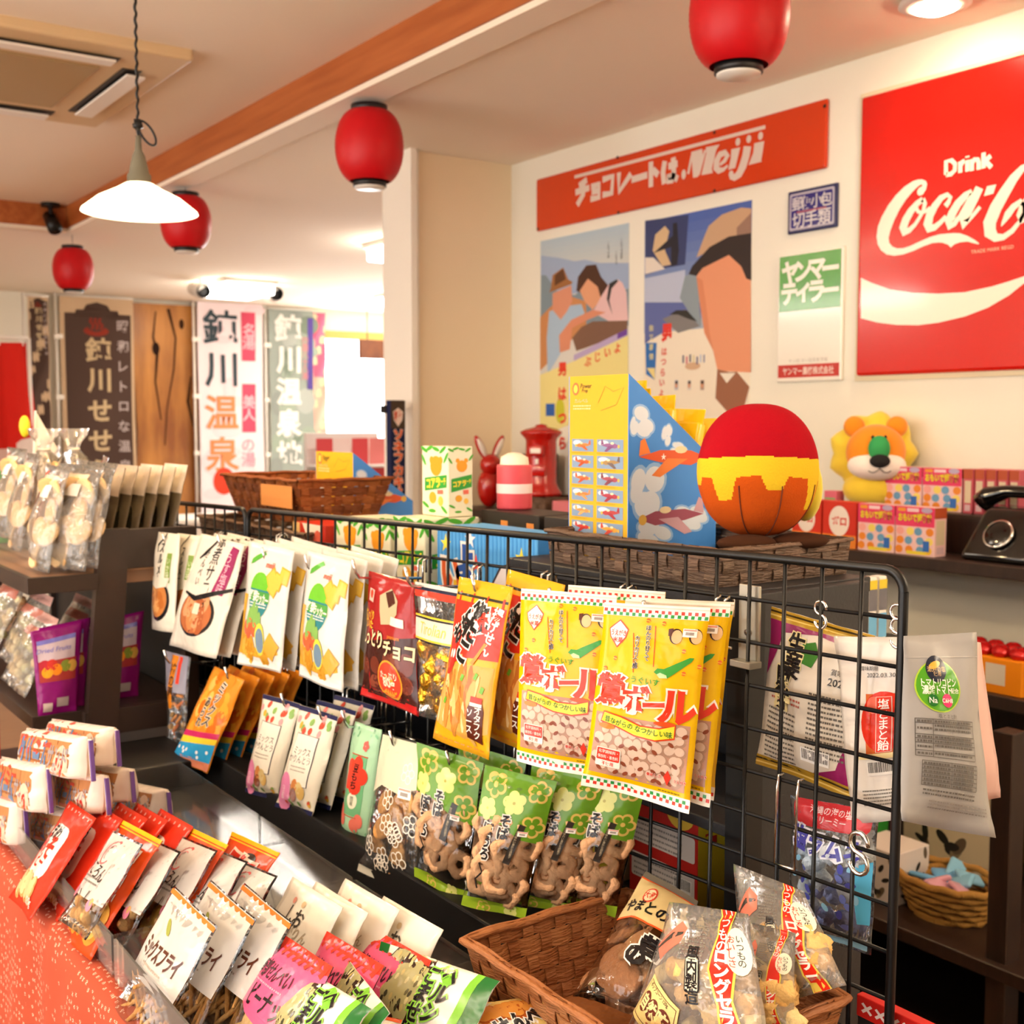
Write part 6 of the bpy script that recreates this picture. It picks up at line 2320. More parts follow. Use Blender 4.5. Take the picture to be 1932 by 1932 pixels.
gko = 'green and yellow biscuit cartons'
for k, (y0, y1) in enumerate(((2.12, 2.235), (2.005, 2.115), (1.875, 1.99))):
    carton('biscuit_carton', 'leaf print biscuit carton behind the grid, %s' % ('beside the red carton', 'middle of the row', 'beside the blue box')[k], 'carton', 1.12, 1.24, y0, y1, 1.18, (1.305, 1.303, 1.322)[k], 'e9e4c8', art_koala, art_koala, gko)
carton('biscuit_carton', 'tall green and yellow biscuit carton standing upright on the others', 'carton', 1.18, 1.235, 1.89, 1.985, 1.323, 1.455, 'e9e4c8', art_koala, art_koala, gko)


def art_redcart(asp):
    a = Art(asp)
    Y = lambda f: f * asp
    a.rect(0, 0, .22, asp, 'd8b070', 2)
    a.ell(.45, Y(.62), .2, .3, 'e8d8c8', 2)
    a.ell(.78, Y(.4), .14, .2, 'd8604a', 3)
    a.poly([(.3, 0), (.95, 0), (.7, Y(.35)), (.5, Y(.35))], 'f0dcc8', 3)
    a.text('カレー', .5, Y(.7), .14, 'b82818', 4, .04)
    return a


carton('snack_carton', 'red carton with cream printing beside the leaf print cartons', 'carton', 1.10, 1.2, 2.245, 2.40, 1.18, 1.285, 'bd2a18', art_redcart, None)


def art_blue(asp):
    a = Art(asp)
    Y = lambda f: f * asp
    for i in range(26):
        a.rect(.01 + i * .038, 0, .016, asp, '3f8fd6', 1)
    for x, y, c in ((.1, .2, 'efe04a'), (.36, .1, 'e8e8f0'), (.86, .24, 'efe04a'), (.42, .4, 'e2503c'), (.92, .6, 'e2703c')):
        a.text('★', x, Y(y), .1, c, 2, .02)
    a.text('よ', .3, Y(.42), .2, '2c56a8', 5, .05, outline='f0ece4', ow=.07)
    a.text('い', .16, Y(.6), .2, 'd8602c', 5, .05, outline='f0ece4', ow=.07)
    a.text('こ', .26, Y(.86), .2, 'e8c02c', 5, .05, outline='f0ece4', ow=.07)
    a.poly([(.56, Y(.95)), (.58, Y(.6)), (.66, Y(.38)), (.74, Y(.34)), (.84, Y(.5)), (.88, Y(.95))], '3a2c30', 3)
    a.poly([(.575, Y(.95)), (.595, Y(.61)), (.67, Y(.41)), (.735, Y(.37)), (.825, Y(.52)), (.862, Y(.95))], 'e4dde0', 4)
    return a


carton('snack_carton', 'bright blue striped carton with colourful kana behind the grid', 'carton', 1.10, 1.2, 1.50, 1.80, 1.18, 1.318, '5aa8e6', art_blue, None)


def art_black(asp):
    a = Art(asp)
    Y = lambda f: f * asp
    for x in (.08, .52):
        a.ell(x + .1, Y(.75), .06, .1, 'e8dcc8', 2)
        a.ell(x + .22, Y(.4), .09, .12, 'e8c8a0', 2)
        a.rect(x + .28, Y(.1), .12, Y(.85), 'e08a3c', 2)
        a.ell(x + .3, Y(.8), .1, .06, 'd86a5a', 3)
    return a


for k, y0 in enumerate((1.50, 1.70)):
    carton('snack_carton', ('black carton with orange figures next to the toy plane box', 'black carton with orange figures next to the leaf print carton')[k], 'carton', 1.25, 1.35, y0, y0 + .185, 1.18, 1.335, '2a221c', art_black, None, 'black cartons with orange figures')
# striped can and small things behind
t = thing('snack_can', 'red and white striped snack can on the black cartons', 'can', (1.31, 1.86, 1.336))
G().add(lathe([(0, 0), (.033, 0), (.034, .004), (.034, .08), (.033, .084), (0, .084)], 24), 'd8505a').build('can', M_PAPER, t, True)
G().add(lathe([(.0344, .03), (.0344, .048)], 24), 'f0dcd8').build('white_band', M_PAPER, t, True)
G().add(lathe([(.028, .084), (.026, .098), (.012, .106), (0, .107)], 20), 'efe6d0').build('lid', M_PAPER, t, True)

# ------------------------------------------------------------------ rack by the sign wall
t = thing('wall_rack', 'dark wooden stepped rack along the sign wall', 'rack', (2.7, 2.0, 0))


def wpart(name, x0, x1, y0, y1, z0, z1, m=M_DWOOD):
    G().add(bbox(x0 - 2.7, x1 - 2.7, y0 - 2.0, y1 - 2.0, z0, z1, .002, 1)).build(name, m, t)


wpart('shelf', 2.56, 2.895, .9, 4.1, 1.13, 1.16)
wpart('step', 2.72, 2.88, 1.55, 2.34, 1.16, 1.262)
wpart('shelf', 2.42, 2.895, .9, 4.1, .855, .885)
wpart('shelf', 2.12, 2.895, .9, 4.1, .385, .415)
wpart('shelf', 2.12, 2.895, .9, 4.1, .10, .13)
wpart('back_board', 2.86, 2.895, .9, 4.1, .13, .855)
for y in (1.33, 2.75, 4.06):
    wpart('upright', 2.14, 2.19, y, y + .045, 0, .885)
    wpart('upright', 2.84, 2.89, y, y + .045, 0, 1.13)


def art_pinkbox(asp):
    a = Art(asp)
    Y = lambda f: f * asp
    a.rect(0, 0, 1, Y(.4), 'e23a6a', 1)
    a.rect(.06, Y(.03), .2, Y(.07), 'e89a2c', 2)
    a.rect(.3, Y(.03), .3, Y(.07), 'f0d0d8', 2)
    a.ell(.8, Y(.06), .14, .06, 'b8a8c8', 2)
    a.text('おもいで博物館', .5, Y(.22), .16, 'f0d82c', 4, .05, w=.84, outline='a01838', ow=.03)
    rd = random.Random(5)
    for i in range(12):
        a.ell(.12 + .25 * (i % 4) + rd.uniform(-.03, .03), Y(.5 + .19 * (i // 4)), .1, .09, rd.choice(('efc02c', 'e88a2c', 'f0a8a0', '6aa0c8', 'f0d86a')), 3, 12)
    a.rect(.72, Y(.68), .16, Y(.22), '2f6ac0', 4)
    a.rect(.3, Y(.9), .5, Y(.07), 'efd83c', 4)
    return a


def art_pinkside(asp):
    a = Art(asp)
    Y = lambda f: f * asp
    a.rect(0, 0, 1, Y(.22), 'b5502c', 1)
    a.rect(.15, Y(.26), .7, Y(.5), 'd8c8a8', 1)
    a.rect(.2, Y(.8), .6, Y(.14), 'd8b8c0', 2)
    return a


gpb = 'pink and yellow toy candy boxes'
for k, (y1, y0) in enumerate(((2.075, 1.958), (1.955, 1.838))):
    carton('candy_box', ('pink and yellow candy box in the lower row beside the red boxes', 'pink and yellow candy box in the lower row beside the black telephone')[k], 'box', 2.585, 2.635, y0, y1, 1.16, 1.285, 'efc8c8', art_pinkbox, art_pinkside, gpb)
for k, (y1, y0) in enumerate(((2.13, 2.01), (2.007, 1.887))):
    carton('candy_box', ('pink and yellow candy box on the step beside the plush lion', 'pink and yellow candy box on the step beside the thin boxes')[k], 'box', 2.765, 2.815, y0, y1, 1.262, 1.378, 'efc8c8', art_pinkbox, art_pinkside, gpb)
for k in range(5):
    carton('candy_box', 'thin pink candy box turned sideways, %s from the facing boxes' % ('first', 'second', 'third', 'fourth', 'fifth')[k], 'box', 2.765 + .006 * k, 2.86, 1.855 - .029 * k, 1.882 - .029 * k, 1.262, 1.378, 'c85a6a', art_pinkside, None, 'thin pink candy boxes in a row')


def art_redbox(asp):
    a = Art(asp)
    Y = lambda f: f * asp
    a.rect(0, Y(.72), 1, Y(.28), 'e8862c', 1)
    a.ell(.5, Y(.42), .3, .36, 'f0e4dc', 2, 22)
    a.text('ボロ', .5, Y(.42), .2, 'd83a2c', 3, .04)
    a.rect(.2, Y(.82), .6, Y(.1), 'f0e0c8', 3)
    return a


for k, (y1, y0) in enumerate(((2.31, 2.205), (2.2, 2.085))):
    carton('candy_box', ('red box with a white oval partly behind the round plush', 'red box with a white oval beside the pink boxes')[k], 'box', 2.59, 2.64, y0, y1, 1.16, 1.285, 'd0301c', art_redbox, None, 'red candy boxes with a white oval')
carton('candy_box', 'tiny pink and green box beside the plush lion', 'box', 2.70, 2.735, 2.245, 2.29, 1.262, 1.305, 'd86a80', lambda s: Art(s).rect(.1, .45 * s, .8, .35 * s, '8ab878', 2), None)

# plush lion
L_ = Vector((2.775, 2.175, 1.262))
t = thing('plush_lion', 'yellow plush lion with orange face and green nose bridge', 'plush toy', tuple(L_))
t.rotation_euler = (0, 0, -.75)
M_Y = mat('lemon_plush', 'f0d23a', .95, sheen=.5, bump=.2, bscale=300)
M_O = mat('orange_plush', 'f0920f', .95, sheen=.4)
M_W = mat('white_plush', 'f4ece4', .95, sheen=.4)
M_G = mat('green_plush', '35a35a', .9)
M_K = mat('black_plush', '0c0c0e', .8)
G().add(ellipsoid((0, .01, .05), (.085, .06, .055), 20, 12)).build('body', M_Y, t, True)
G().add(ellipsoid((0, 0.03, .15), (.118, .055, .115), 28, 18, lambda d: 1 + .07 * math.cos(9 * math.atan2(d[2], d[0])))).build('mane', M_Y, t, True)
G().add(ellipsoid((0, -.02, .155), (.082, .055, .078), 24, 16)).build('face', M_O, t, True)
G().add(ellipsoid((0, -.042, .118), (.08, .05, .042), 24, 14)).build('muzzle', M_W, t, True)
G().add(ellipsoid((0, -.076, .166), (.03, .02, .036), 16, 12)).build('nose_bridge', M_G, t, True)
G().add(ellipsoid((0, -.092, .132), (.028, .014, .019), 16, 10)).build('nose', M_K, t, True)
for s in (-1, 1):
    G().add(ellipsoid((s * .058, -.005, .226), (.03, .018, .03), 14, 10)).build('ear', M_O, t, True)
    G().add(ellipsoid((s * .017, -.071, .197), (.0045, .004, .006), 8, 6)).build('eye', M_K, t, True)
    pts = [(s * .03 * k / 6, -.094 + .004 * k / 6 * k / 6, .112 - .012 * math.sin(k / 6 * PI * .8)) for k in range(7)]
    G().add(tube(pts, .0015, 5)).build('mouth_line', mat('grey_thread', '6a645e', .8), t)

# black telephone
t = thing('telephone', 'black rotary telephone at the end of the rack shelf', 'telephone', (2.70, 1.69, 1.16))
M_BAK = mat('black_bakelite', '0a0808', .12, spec=.6, coat=.4)
bm_ = bbox(-.10, .10, -.10, .10, 0, .13, .02, 3)
V = []
for x, y, z in bm_[0]:
    f = z / .13
    V.append((x * (1 - .45 * f) + .03 * f, y * (1 - .35 * f), z))
G().add((V, bm_[1])).build('body', M_BAK, t, True)
MD = Matrix.Translation((-.066, 0, .066)) @ Matrix.Rotation(-1.05, 4, 'Y')
G().add(lathe([(0, .008), (.034, .008), (.038, .004), (.038, 0)], 28), M=MD).build('dial', M_BAK, t, True)
G().add(lathe([(.034, .0085), (.0385, .0085), (.0385, .004)], 28), M=MD).build('dial_ring', M_CHROME, t, True)
G().add(tube([(.03, -.11, .135), (.03, -.09, .155), (.03, -.04, .168), (.03, .04, .168), (.03, .09, .155), (.03, .11, .135)], [.03, .026, .016, .016, .026, .03], 14)).build('handset', M_BAK, t, True)

# post box bank, rabbit, black box, brown basket
t = thing('post_box_bank', 'red cylindrical post box coin bank on a brown basket', 'coin bank', (2.68, 3.63, 1.225))
M_RED = mat('red_gloss', 'b81208', .22, coat=.4)
G().add(lathe([(0, 0), (.078, 0), (.078, .012), (.066, .03), (.058, .05), (.058, .205), (.062, .215), (.078, .232), (.08, .24), (.06, .25), (.025, .258), (.02, .266), (0, .27)], 32)).build('body', M_RED, t, True)
D_ = Vector((-.8, -.6, 0))
Mr = Matrix.Rotation(math.atan2(-.6, -.8), 4, 'Z')
G().add(bbox(.045, .075, -.028, .028, .15, .19, .006), M=Mr).build('letter_hood', M_RED, t, True)
G().add(bbox(.07, .0765, -.02, .02, .16, .178, .002), M=Mr).build('slot_plate', M_WHITE_PL, t)
G().add(bbox(.045, .066, -.034, .034, .075, .115, .004), M=Mr).build('door_plate', M_RED, t, True)
G().add(bbox(.055, .06, -.006, .006, .12, .14, .001), M=Mr).build('white_mark', M_WHITE_PL, t)
woven_basket('small brown basket under the red post box bank', 2.60, 2.80, 3.5, 3.80, 1.16, 1.224, DK, .006, 3, .03, rim=.003, seed=9)
t = thing('toy_rabbit', 'red toy rabbit with white inner ears beside the black box', 'toy', (2.68, 3.98, 1.16))
G().add(ellipsoid((0, 0, .08), (.05, .05, .08), 16, 12)).build('body', M_RED, t, True)
G().add(ellipsoid((0, -.01, .17), (.045, .045, .045), 16, 12)).build('head', M_RED, t, True)
for s in (-1, 1):
    e = G().add(ellipsoid((0, 0, .045), (.018, .012, .055), 12, 10), M=Matrix.Translation((s * .02, -.0, .2)) @ Matrix.Rotation(s * .5, 4, 'Y'))
    e.build('ear', M_RED, t, True)
    G().add(ellipsoid((0, -.008, .045), (.012, .008, .042), 12, 10), M=Matrix.Translation((s * .02, -.0, .2)) @ Matrix.Rotation(s * .5, 4, 'Y')).build('inner_ear', M_W, t, True)
carton('gift_box', 'black gift box with a faint gold mark behind the red bank', 'box', 2.74, 2.86, 3.76, 3.9, 1.16, 1.375, '17110f', lambda s: Art(s).text('さくら', .5, .55 * s, .16, '8a8060', 2, .02), None)
carton('candy_box', 'small pink box by the foot of the red bank', 'box', 2.62, 2.68, 3.36, 3.48, 1.16, 1.215, 'e0808a', None, None)

# lower wall rack goods
carton('candy_tray', 'orange carton tray holding red wrapped sweets on the middle shelf', 'carton', 2.44, 2.62, 1.50, 1.70, .885, .965, 'e88a0c', lambda s: Art(s).rect(.55, .15 * s, .25, .6 * s, 'd8d0c0', 2).rect(.1, .3 * s, .12, .12 * s, 'f0d8b0', 2), None)
rw = G().add(ellipsoid((0, 0, .012), (.022, .022, .016), 12, 8, lambda d: 1 + .15 * math.sin(5 * d[0] + 3 * d[1])))
first = None
for k in range(8):
    loc = (2.475 + .05 * (k % 2), 1.53 + .045 * (k // 2), .962)
    if first is None:
        first = tag(rw.build('wrapped_sweet', mat('red_foil', 'c01c1c', .2, metal=.3, bump=.5), None, True, loc), 'red foil wrapped sweet in the orange carton tray', 'sweet', 'red sweets in the orange tray')
    else:
        dup(first, loc)
t = thing('sweet_basket', 'oval straw basket of blue wrapped sweets on the low shelf', 'basket', (2.27, 1.555, .415))
M_STRAW = mat('straw', 'b8863c', .7, bump=.6, bscale=60, bstretch=(8, 8, 1))
for k in range(6):
    f = k / 5
    pts = [((.075 + .03 * f) * math.cos(a) * .85, (.085 + .035 * f) * math.sin(a), .008 + .075 * f + .0025 * math.sin(a * 12 + k * PI)) for a in [2 * PI * i / 48 for i in range(49)]]
    G().add(tube(pts, .0085, 6, False)).build('coil', M_STRAW, t, True)
G().add(lathe([(0, 0), (.075, 0), (.075, .01), (0, .01)], 24)).build('base', M_STRAW, t)
ex = None
for k in range(9):
    a = k * 2.4
    r_ = .018 + .006 * k
    loc = (2.27 + r_ * math.cos(a), 1.555 + r_ * math.sin(a), .485 + .004 * (k % 3))
    c = ('6aa8d8', 'd8a0b0', '8ac0e0')[k % 3]
    o = G().add(bbox(-.03, .03, -.02, .02, -.006, .006, .005), c).build('sweet_pouch', M_PRINT, None, True, loc, (rnd := random.Random(k)).uniform(-.5, .5) and (rnd.uniform(-.5, .5), rnd.uniform(-.5, .5), a))
    tag(o, ('blue sweet pouch heaped in the straw basket', 'pink sweet pouch heaped in the straw basket', 'pale blue sweet pouch heaped in the straw basket')[k % 3], 'sweet', 'sweet pouches in the straw basket')


def art_cow(asp):
    a = Art(asp)
    rd = random.Random(3)
    for i in range(12):
        a.ell(rd.uniform(.1, .9), rd.uniform(.1, .9) * asp, rd.uniform(.05, .14), rd.uniform(.03, .06), rd.choice(('2a2622', '6a5a48', '8a7a60')), 2, 12, rd.uniform(0, 3))
    return a


carton('picture_carton', 'cream carton with dark sketched picture leaning on the low shelf', 'carton', 2.52, 2.58, 1.62, 1.86, .415, .70, 'd8c8a8', art_cow, None)
carton('picture_carton', 'white and black patterned box in front of the cream carton', 'carton', 2.2, 2.32, 1.64, 1.76, .415, .535, 'e0d4cc', art_cow, art_cow)
carton('picture_carton', 'small green box beside the cream carton', 'carton', 2.4, 2.46, 1.86, 1.93, .415, .62, '2f9a34', None, None)
t = thing('paper_bag', 'crumpled dark gold bag on the low shelf behind the silver pouches', 'bag', (2.6, 1.55, .415))
G().add(ellipsoid((0, 0, .11), (.06, .06, .12), 14, 10, lambda d: 1 + .3 * noise.noise(Vector(d) * 2.5))).build('bag', mat('dark_gold', '4a3c14', .3, metal=.5), t, True)

# soy sauce bottle sachets seen past the rack end
for k in range(4):
    carton('stick_snack', 'narrow snack stick with yellow tip behind the rack end, %s from the rack' % ('first', 'second', 'third', 'fourth')[k], 'snack', 1.52 + .025 * k, 1.54 + .025 * k, 1.235, 1.255, 1.0, 1.25, 'e6e4e0', None,
           lambda s: Art(s).rect(0, .02 * s, 1, .06 * s, 'e0c82c', 2).rect(0, .08 * s, 1, .14 * s, '6a6a74', 2).rect(0, .24 * s, 1, .16 * s, '6ab0e0', 2).rect(0, .42 * s, 1, .26 * s, 'e8865a', 2), 'narrow snack sticks behind the rack end')
tag(G().add(bbox(1.49, 1.66, 1.225, 1.275, .96, 1.0, .002)).build('stick_holder', M_DWOOD, None), 'dark holder board under the narrow snack sticks', 'holder')
G().add(bbox(1.53, 1.57, 1.24, 1.26, 0, .96, .002)).build('leg', M_DWOOD, bpy.data.objects['stick_holder'])

# boxes seen through the lower grid
def art_curry(asp):
    a = Art(asp)
    Y = lambda f: f * asp
    a.ell(.75, Y(.12), .2, .17, 'e0b83c', 2, 20)
    a.ell(.75, Y(.1), .12, .1, 'f0dc8a', 3, 18)
    for y in (.3, .62):
        a.rect(.04, Y(y), .92, Y(.22), 'd8cfc8', 2, r=.03)
        lines(a, .08, Y(y + .04), .7, 4, .055, .02, '8a8480', 4, int(y * 10))
    barcode(a, .66, Y(.68), .26, Y(.12), 4)
    a.text('火を使わずに', .25, Y(.12), .09, 'f0dcd0', 3, .01)
    return a


carton('curry_box', 'red instant curry box seen through the wire grid', 'carton', 1.10, 1.16, 1.135, 1.275, .83, .99, 'b81c10', art_curry, lambda s: Art(s).rect(0, 0, 1, s, 'efd02c', 1).text('丼', .5, .25 * s, .5, 'c83020', 3, .03))
carton('spice_box', 'yellow and white packet on the shelf behind the grid', 'carton', 1.08, 1.14, 1.30, 1.42, .83, .985, 'd8cfa0', lambda s: Art(s).rect(.6, 0, .4, s, 'd8c83c', 2).rect(.1, .3 * s, .4, .3 * s, 'a8a498', 2), None)
# ------------------------------------------------------------------ bags on the near end of the grid
def art_ricegold(asp):
    a = Art(asp)
    Y = lambda f: f * asp
    GD1, GD2 = 'b08a2c', 'e2c46a'
    for y in (0, .93):
        a.rect(0, Y(y), 1, Y(.07), GD1, 2)
        a.rect(0, Y(y + .015), 1, Y(.012), '3a2c10', 3)
        a.rect(0, Y(y + .04), 1, Y(.01), GD2, 3)
    a.poly([(0, Y(.07)), (1, Y(.07)), (1, Y(.12)), (.5, Y(.09)), (.16, Y(.13)), (.08, Y(.3)), (0, Y(.42))], '8a1f58', 2)
    a.poly([(1, Y(.93)), (.6, Y(.93)), (.84, Y(.86)), (.94, Y(.6)), (1, Y(.5))], '8a1f58', 2)
    a.poly([(.38, Y(.16)), (.5, Y(.13)), (.56, Y(.2)), (.52, Y(.28)), (.4, Y(.27))], '3f7a34', 3)
    a.text('生姜', .32, Y(.24), .17, INK, 4, .03, vert=True, outline='e8d8a0', ow=.05)
    a.text('煎餅', .24, Y(.45), .17, INK, 4, .03, vert=True, outline='e8d8a0', ow=.05)
    a.text('賞味期限', .82, Y(.27), .05, '4a4440', 4, 0)
    a.text('2021.08.', .84, Y(.33), .06, '3a3634', 4, .01)
    lines(a, .1, Y(.5), .36, 2, .04, .018, 'b05a4a', 3)
    lines(a, .08, Y(.6), .34, 11, .042, .016, '6a645c', 3, 1)
    lines(a, .55, Y(.42), .38, 13, .042, .018, '6a645c', 3, 2)
    barcode(a, .5, Y(.77), .28, Y(.09))
    return a


r, P = pack('snack_bag', 'cream cracker bag with gold ends hung on the back of the grid', 'snack bag', [gpt(1457, 1144, -.03), gpt(1651, 1200, -.03), gpt(1608, 1506, -.035), gpt(1429, 1440, -.035)], art_ricegold, 'd8cdbc', thick=.03, seed=3, wrinkle=1.3)
P0 = gpt(1548, 1150, .0)


def s_hook(label, px, py, D, sc=1.0, flip=1):
    t = thing('s_hook', label, 'hook', tuple(gpt(px, py, D)), 0, 'chrome s hooks on the grid')
    R1 = .0075 * sc
    pts = [(R1 * math.cos(a), R1 + R1 * math.sin(a)) for a in [math.radians(-10 + 28 * k) for k in range(11)]]
    pts = pts[:-1] + [(R1 * math.cos(a), -R1 + R1 * math.sin(a)) for a in [math.radians(90 - 27 * k) for k in range(11)]]
    pts = [(-GV[0] * x, -GV[1] * x * 1.0, z) for x, z in pts]
    G().add(tube(pts, .0017 * sc, 7)).build('wire', M_CHROME, t, True)
    return t


s_hook('chrome hook at the top of the gold ended cracker bag', 1548, 1160, 0)
s_hook('empty chrome s hook hanging low on the grid', 1620, 1610, .004, 1.5, -1)
s_hook('chrome hook on the grid edge holding the tomato candy pouches', 1692, 1168, 0)
s2 = s_hook('lower chrome link under the hook of the tomato candy pouches', 1693, 1195, 0)


def art_tomato_front(asp):
    a = Art(asp)
    Y = lambda f: f * asp
    a.text('賞味期限', .55, Y(.165), .06, '4a4440', 4, .0)
    a.text('2022.03.30', .72, Y(.2), .06, '4a4440', 4, .0, w=.4)
    a.rect(.5, Y(.3), .5, Y(.34), 'c8602c', 2)
    a.ell(.76, Y(.45), .34, .42, 'cf2c16', 3, 26)
    a.ell(.62, Y(.36), .1, .12, 'e8705a', 4, 14)
    a.ell(.96, Y(.42), .09, .05, '2f5a24', 4, 8)
    a.rect(.66, Y(.315), .22, Y(.3), 'e8b8a8', 5)
    a.rect(.672, Y(.318), .196, Y(.294), 'cf3018', 6)
    a.text('塩とまと飴', .77, Y(.465), .135, 'f6ece4', 7, .01, vert=True)
    a.rect(.35, Y(.62), .65, Y(.03), 'e2cf9a', 4)
    barcode(a, .5, Y(.66), .46, Y(.08), 4, 'ddd6cc')
    lines(a, .35, Y(.82), .6, 5, .05, .02, '7a746c', 3)
    return a


def art_tomato_back(asp):
    a = Art(asp)
    Y = lambda f: f * asp
    a.rect(0, Y(.12), 1, Y(.004), 'b8b4b0', 2)
    a.ell(.38, Y(.275), .27, Y(.14), 'a8c83c', 2, 30)
    a.ell(.38, Y(.275), .255, Y(.133), '4f9a24', 3, 30)
    a.ell(.36, Y(.185), .13, .13, '1d2436', 4, 24)
    a.ell(.34, Y(.165), .08, .035, 'd8a83c', 5, 12, -.3)
    a.text('瀬戸の塩', .36, Y(.187), .05, 'c8a878', 5, .01)
    a.text('使用', .36, Y(.21), .045, 'c8b088', 5, .01)
    a.text('トマトリコピン', .385, Y(.258), .075, 'f0f0e0', 5, .02, w=.42)
    a.text('濃縮トマト', .35, Y(.297), .08, 'f0f0e0', 5, .02, w=.34)
    a.text('配合', .57, Y(.3), .045, 'f0f0e0', 5, .01)
    a.ell(.29, Y(.352), .06, .06, '1f6a2c', 5, 16)
    a.text('Na', .29, Y(.352), .055, 'f0f0e8', 6, .01)
    a.ell(.46, Y(.352), .065, .065, 'd8306a', 5, 16)
    a.text('C6H8', .46, Y(.352), .04, 'f0f0e8', 6, .01)
    K = '5a5652'
    a.text('塩とまと飴', .45, Y(.433), .04, K, 4, 0)

    def table(y0, rows, x0, x1, xm, hs):
        y = y0
        for i, h_ in enumerate(hs):
            a.rect(x0, Y(y), x1 - x0, .007, K, 3)
            lines(a, x0 + .02, Y(y + h_ * .4), xm - x0 - .03, 1, .02, .02, K, 3, i)
            for q in range(max(1, int(h_ / .022))):
                lines(a, xm + .02, Y(y + .008 + .02 * q), x1 - xm - .06, 1, .02, .02, K, 3, i + q)
            y += h_
        a.rect(x0, Y(y), x1 - x0, .007, K, 3)
        for x in (x0, xm, x1):
            a.rect(x, Y(y0), .007, Y(y - y0), K, 3)
    table(.45, 6, .1, .78, .27, (.022, .06, .022, .022, .04, .03))
    table(.668, 6, .16, .8, .47, (.021, .021, .021, .021, .021, .021))
    lines(a, .18, Y(.815), .6, 2, .035, .016, K, 3)
    lines(a, .25, Y(.87), .68, 3, .03, .012, '8a8682', 3, 4)
    return a


M_SILV = mat('silver_pouch', '9a9896', .42, metal=.0, spec=.3, bump=.3, bscale=24)
gto = 'silver white tomato candy pouches'
r, P = pack('candy_pouch', 'white tomato candy pouch seen through the end of the grid', 'candy pouch', [gpt(1575, 1200, -.02), gpt(1706, 1203, -.02), gpt(1702, 1545, -.03), gpt(1604, 1556, -.03)], art_tomato_front, 'd8cfc4', group=gto, thick=.022, seed=4, wave=.004)
c = [at(1704, 1200, Y=.715), at(1839, 1193, Y=.69), at(1870, 1580, Y=.655), at(1694, 1548, Y=.675)]
r, P = pack('candy_pouch', 'silver pouch with green oval sticker and printed tables past the grid end', 'candy pouch', c, art_tomato_back, 'b4b2b0', group=gto, thick=.03, seed=6, wave=.007, film=M_SILV, print_mat=M_PRINT)
c = [at(1722, 1200, Y=.755), at(1848, 1212, Y=.74), at(1896, 1506, Y=.71), at(1745, 1530, Y=.73)]
r, P = pack('candy_pouch', 'silver pouch hanging behind the green sticker pouch', 'candy pouch', c, None, 'd8c0b8', group=gto, thick=.024, seed=8, wave=.006, film=mat('pinkish_silver_pouch', 'd0aaa2', .35, metal=.2))


def art_ramune(asp):
    a = Art(asp)
    Y = lambda f: f * asp
    a.rect(.05, Y(.0), .9, Y(.18), 'c8353a', 2, r=.08)
    a.text('沖縄の海の塩', .5, Y(.06), .07, 'f0d0d0', 4, .01)
    a.text('クリーミー', .5, Y(.12), .07, 'f0d0d0', 4, .01)
    a.text('塩ラムネ', .5, Y(.28), .2, '4a48a0', 4, .04, w=.85, outline='e8e8f4', ow=.08, rot=.08)
    a.poly([(.8, Y(.4)), (.98, Y(.36)), (.98, Y(.8)), (.86, Y(.8))], '5ab4dc', 1)
    rd = random.Random(4)
    for i in range(20):
        a.ell(rd.uniform(.1, .85), Y(rd.uniform(.4, .85)), .05, .03, rd.choice(('4a50a8', '6a78c0', '8ac0e0')), 2, 8, rd.uniform(0, 3))
    a.rect(.04, Y(.93), .92, Y(.05), '8ab8d0', 2)
    return a


r, P = pack('candy_bag', 'clear bag of blue and white wrapped candies hung behind the grid', 'candy bag', [gpt(1492, 1500, -.035), gpt(1658, 1530, -.035), gpt(1648, 1800, -.04), gpt(1486, 1762, -.04)], art_ramune, 'ffffff', film=M_CRINK, thick=.04, seed=3, wrinkle=1.4)
scatter(r, P, [lump(.012, 'dfe6ee', 3, .4), lump(.011, '7a8cc8', 5, .4), lump(.012, 'c8d8e6', 8, .4)], 'wrapped_candy', (.15, .85), (.38 * P.asp, .9 * P.asp), .2, .014, 5, .8)
# double wire rack hooks lower on the grid
t = thing('wire_clip', 'bent chrome double wire clip hooked low on the grid', 'clip', tuple(gpt(1478, 1480, 0)))
for s in (0, .028):
    b_ = -v3 * s
    G().add(tube([tuple(b_ + Vector((.0, 0, .012))), tuple(b_ + Vector((-.008, 0, .012))), tuple(b_ + Vector((-.01, 0, 0))), tuple(b_ + Vector((-.012, 0, -.088)))], .0016, 6)).build('wire', M_CHROME, t, True)
G().add(tube([tuple(Vector((-.012, 0, -.088))), tuple(-v3 * .028 + Vector((-.012, 0, -.088)))], .0016, 6)).build('wire', M_CHROME, t, True)
# red edging below the basket and a chrome rod at the floor end
t = thing('price_rail', 'red shelf edge strip with white crosses under the grid end', 'shelf strip', (1.03, .72, .0))
c0 = at(1640, 1895, X=1.035)
G().add(bbox(-.006, .008, -.06, .09, c0[2] - .012, c0[2] + .012, .001), 'c41c14').build('strip', M_PAPER, t)
a = Art()
a.text('××××××××', .5, .08, .1, 'f0d8d0', 1, .02, w=.9)
a.geom(lambda x, y, o: (-.006 - o, .09 - x * .15, c0[2] + .012 - y * .15), 9).build('crosses', M_PAPER, t)
G().add(bbox(-.004, .01, -.06, .09, 0, c0[2] - .012, .001)).build('support', M_DARK, t)

# ------------------------------------------------------------------ far display rack with slanted posts
t = thing('ladder_rack', 'dark brown shelf rack with slanted front posts past the hung bags', 'rack', (.75, 2.5, 0))


def lp_(name, vf, m=M_DWOOD):
    G().add(vf, M=Matrix.Translation((-.75, -2.5, 0))).build(name, m, t)


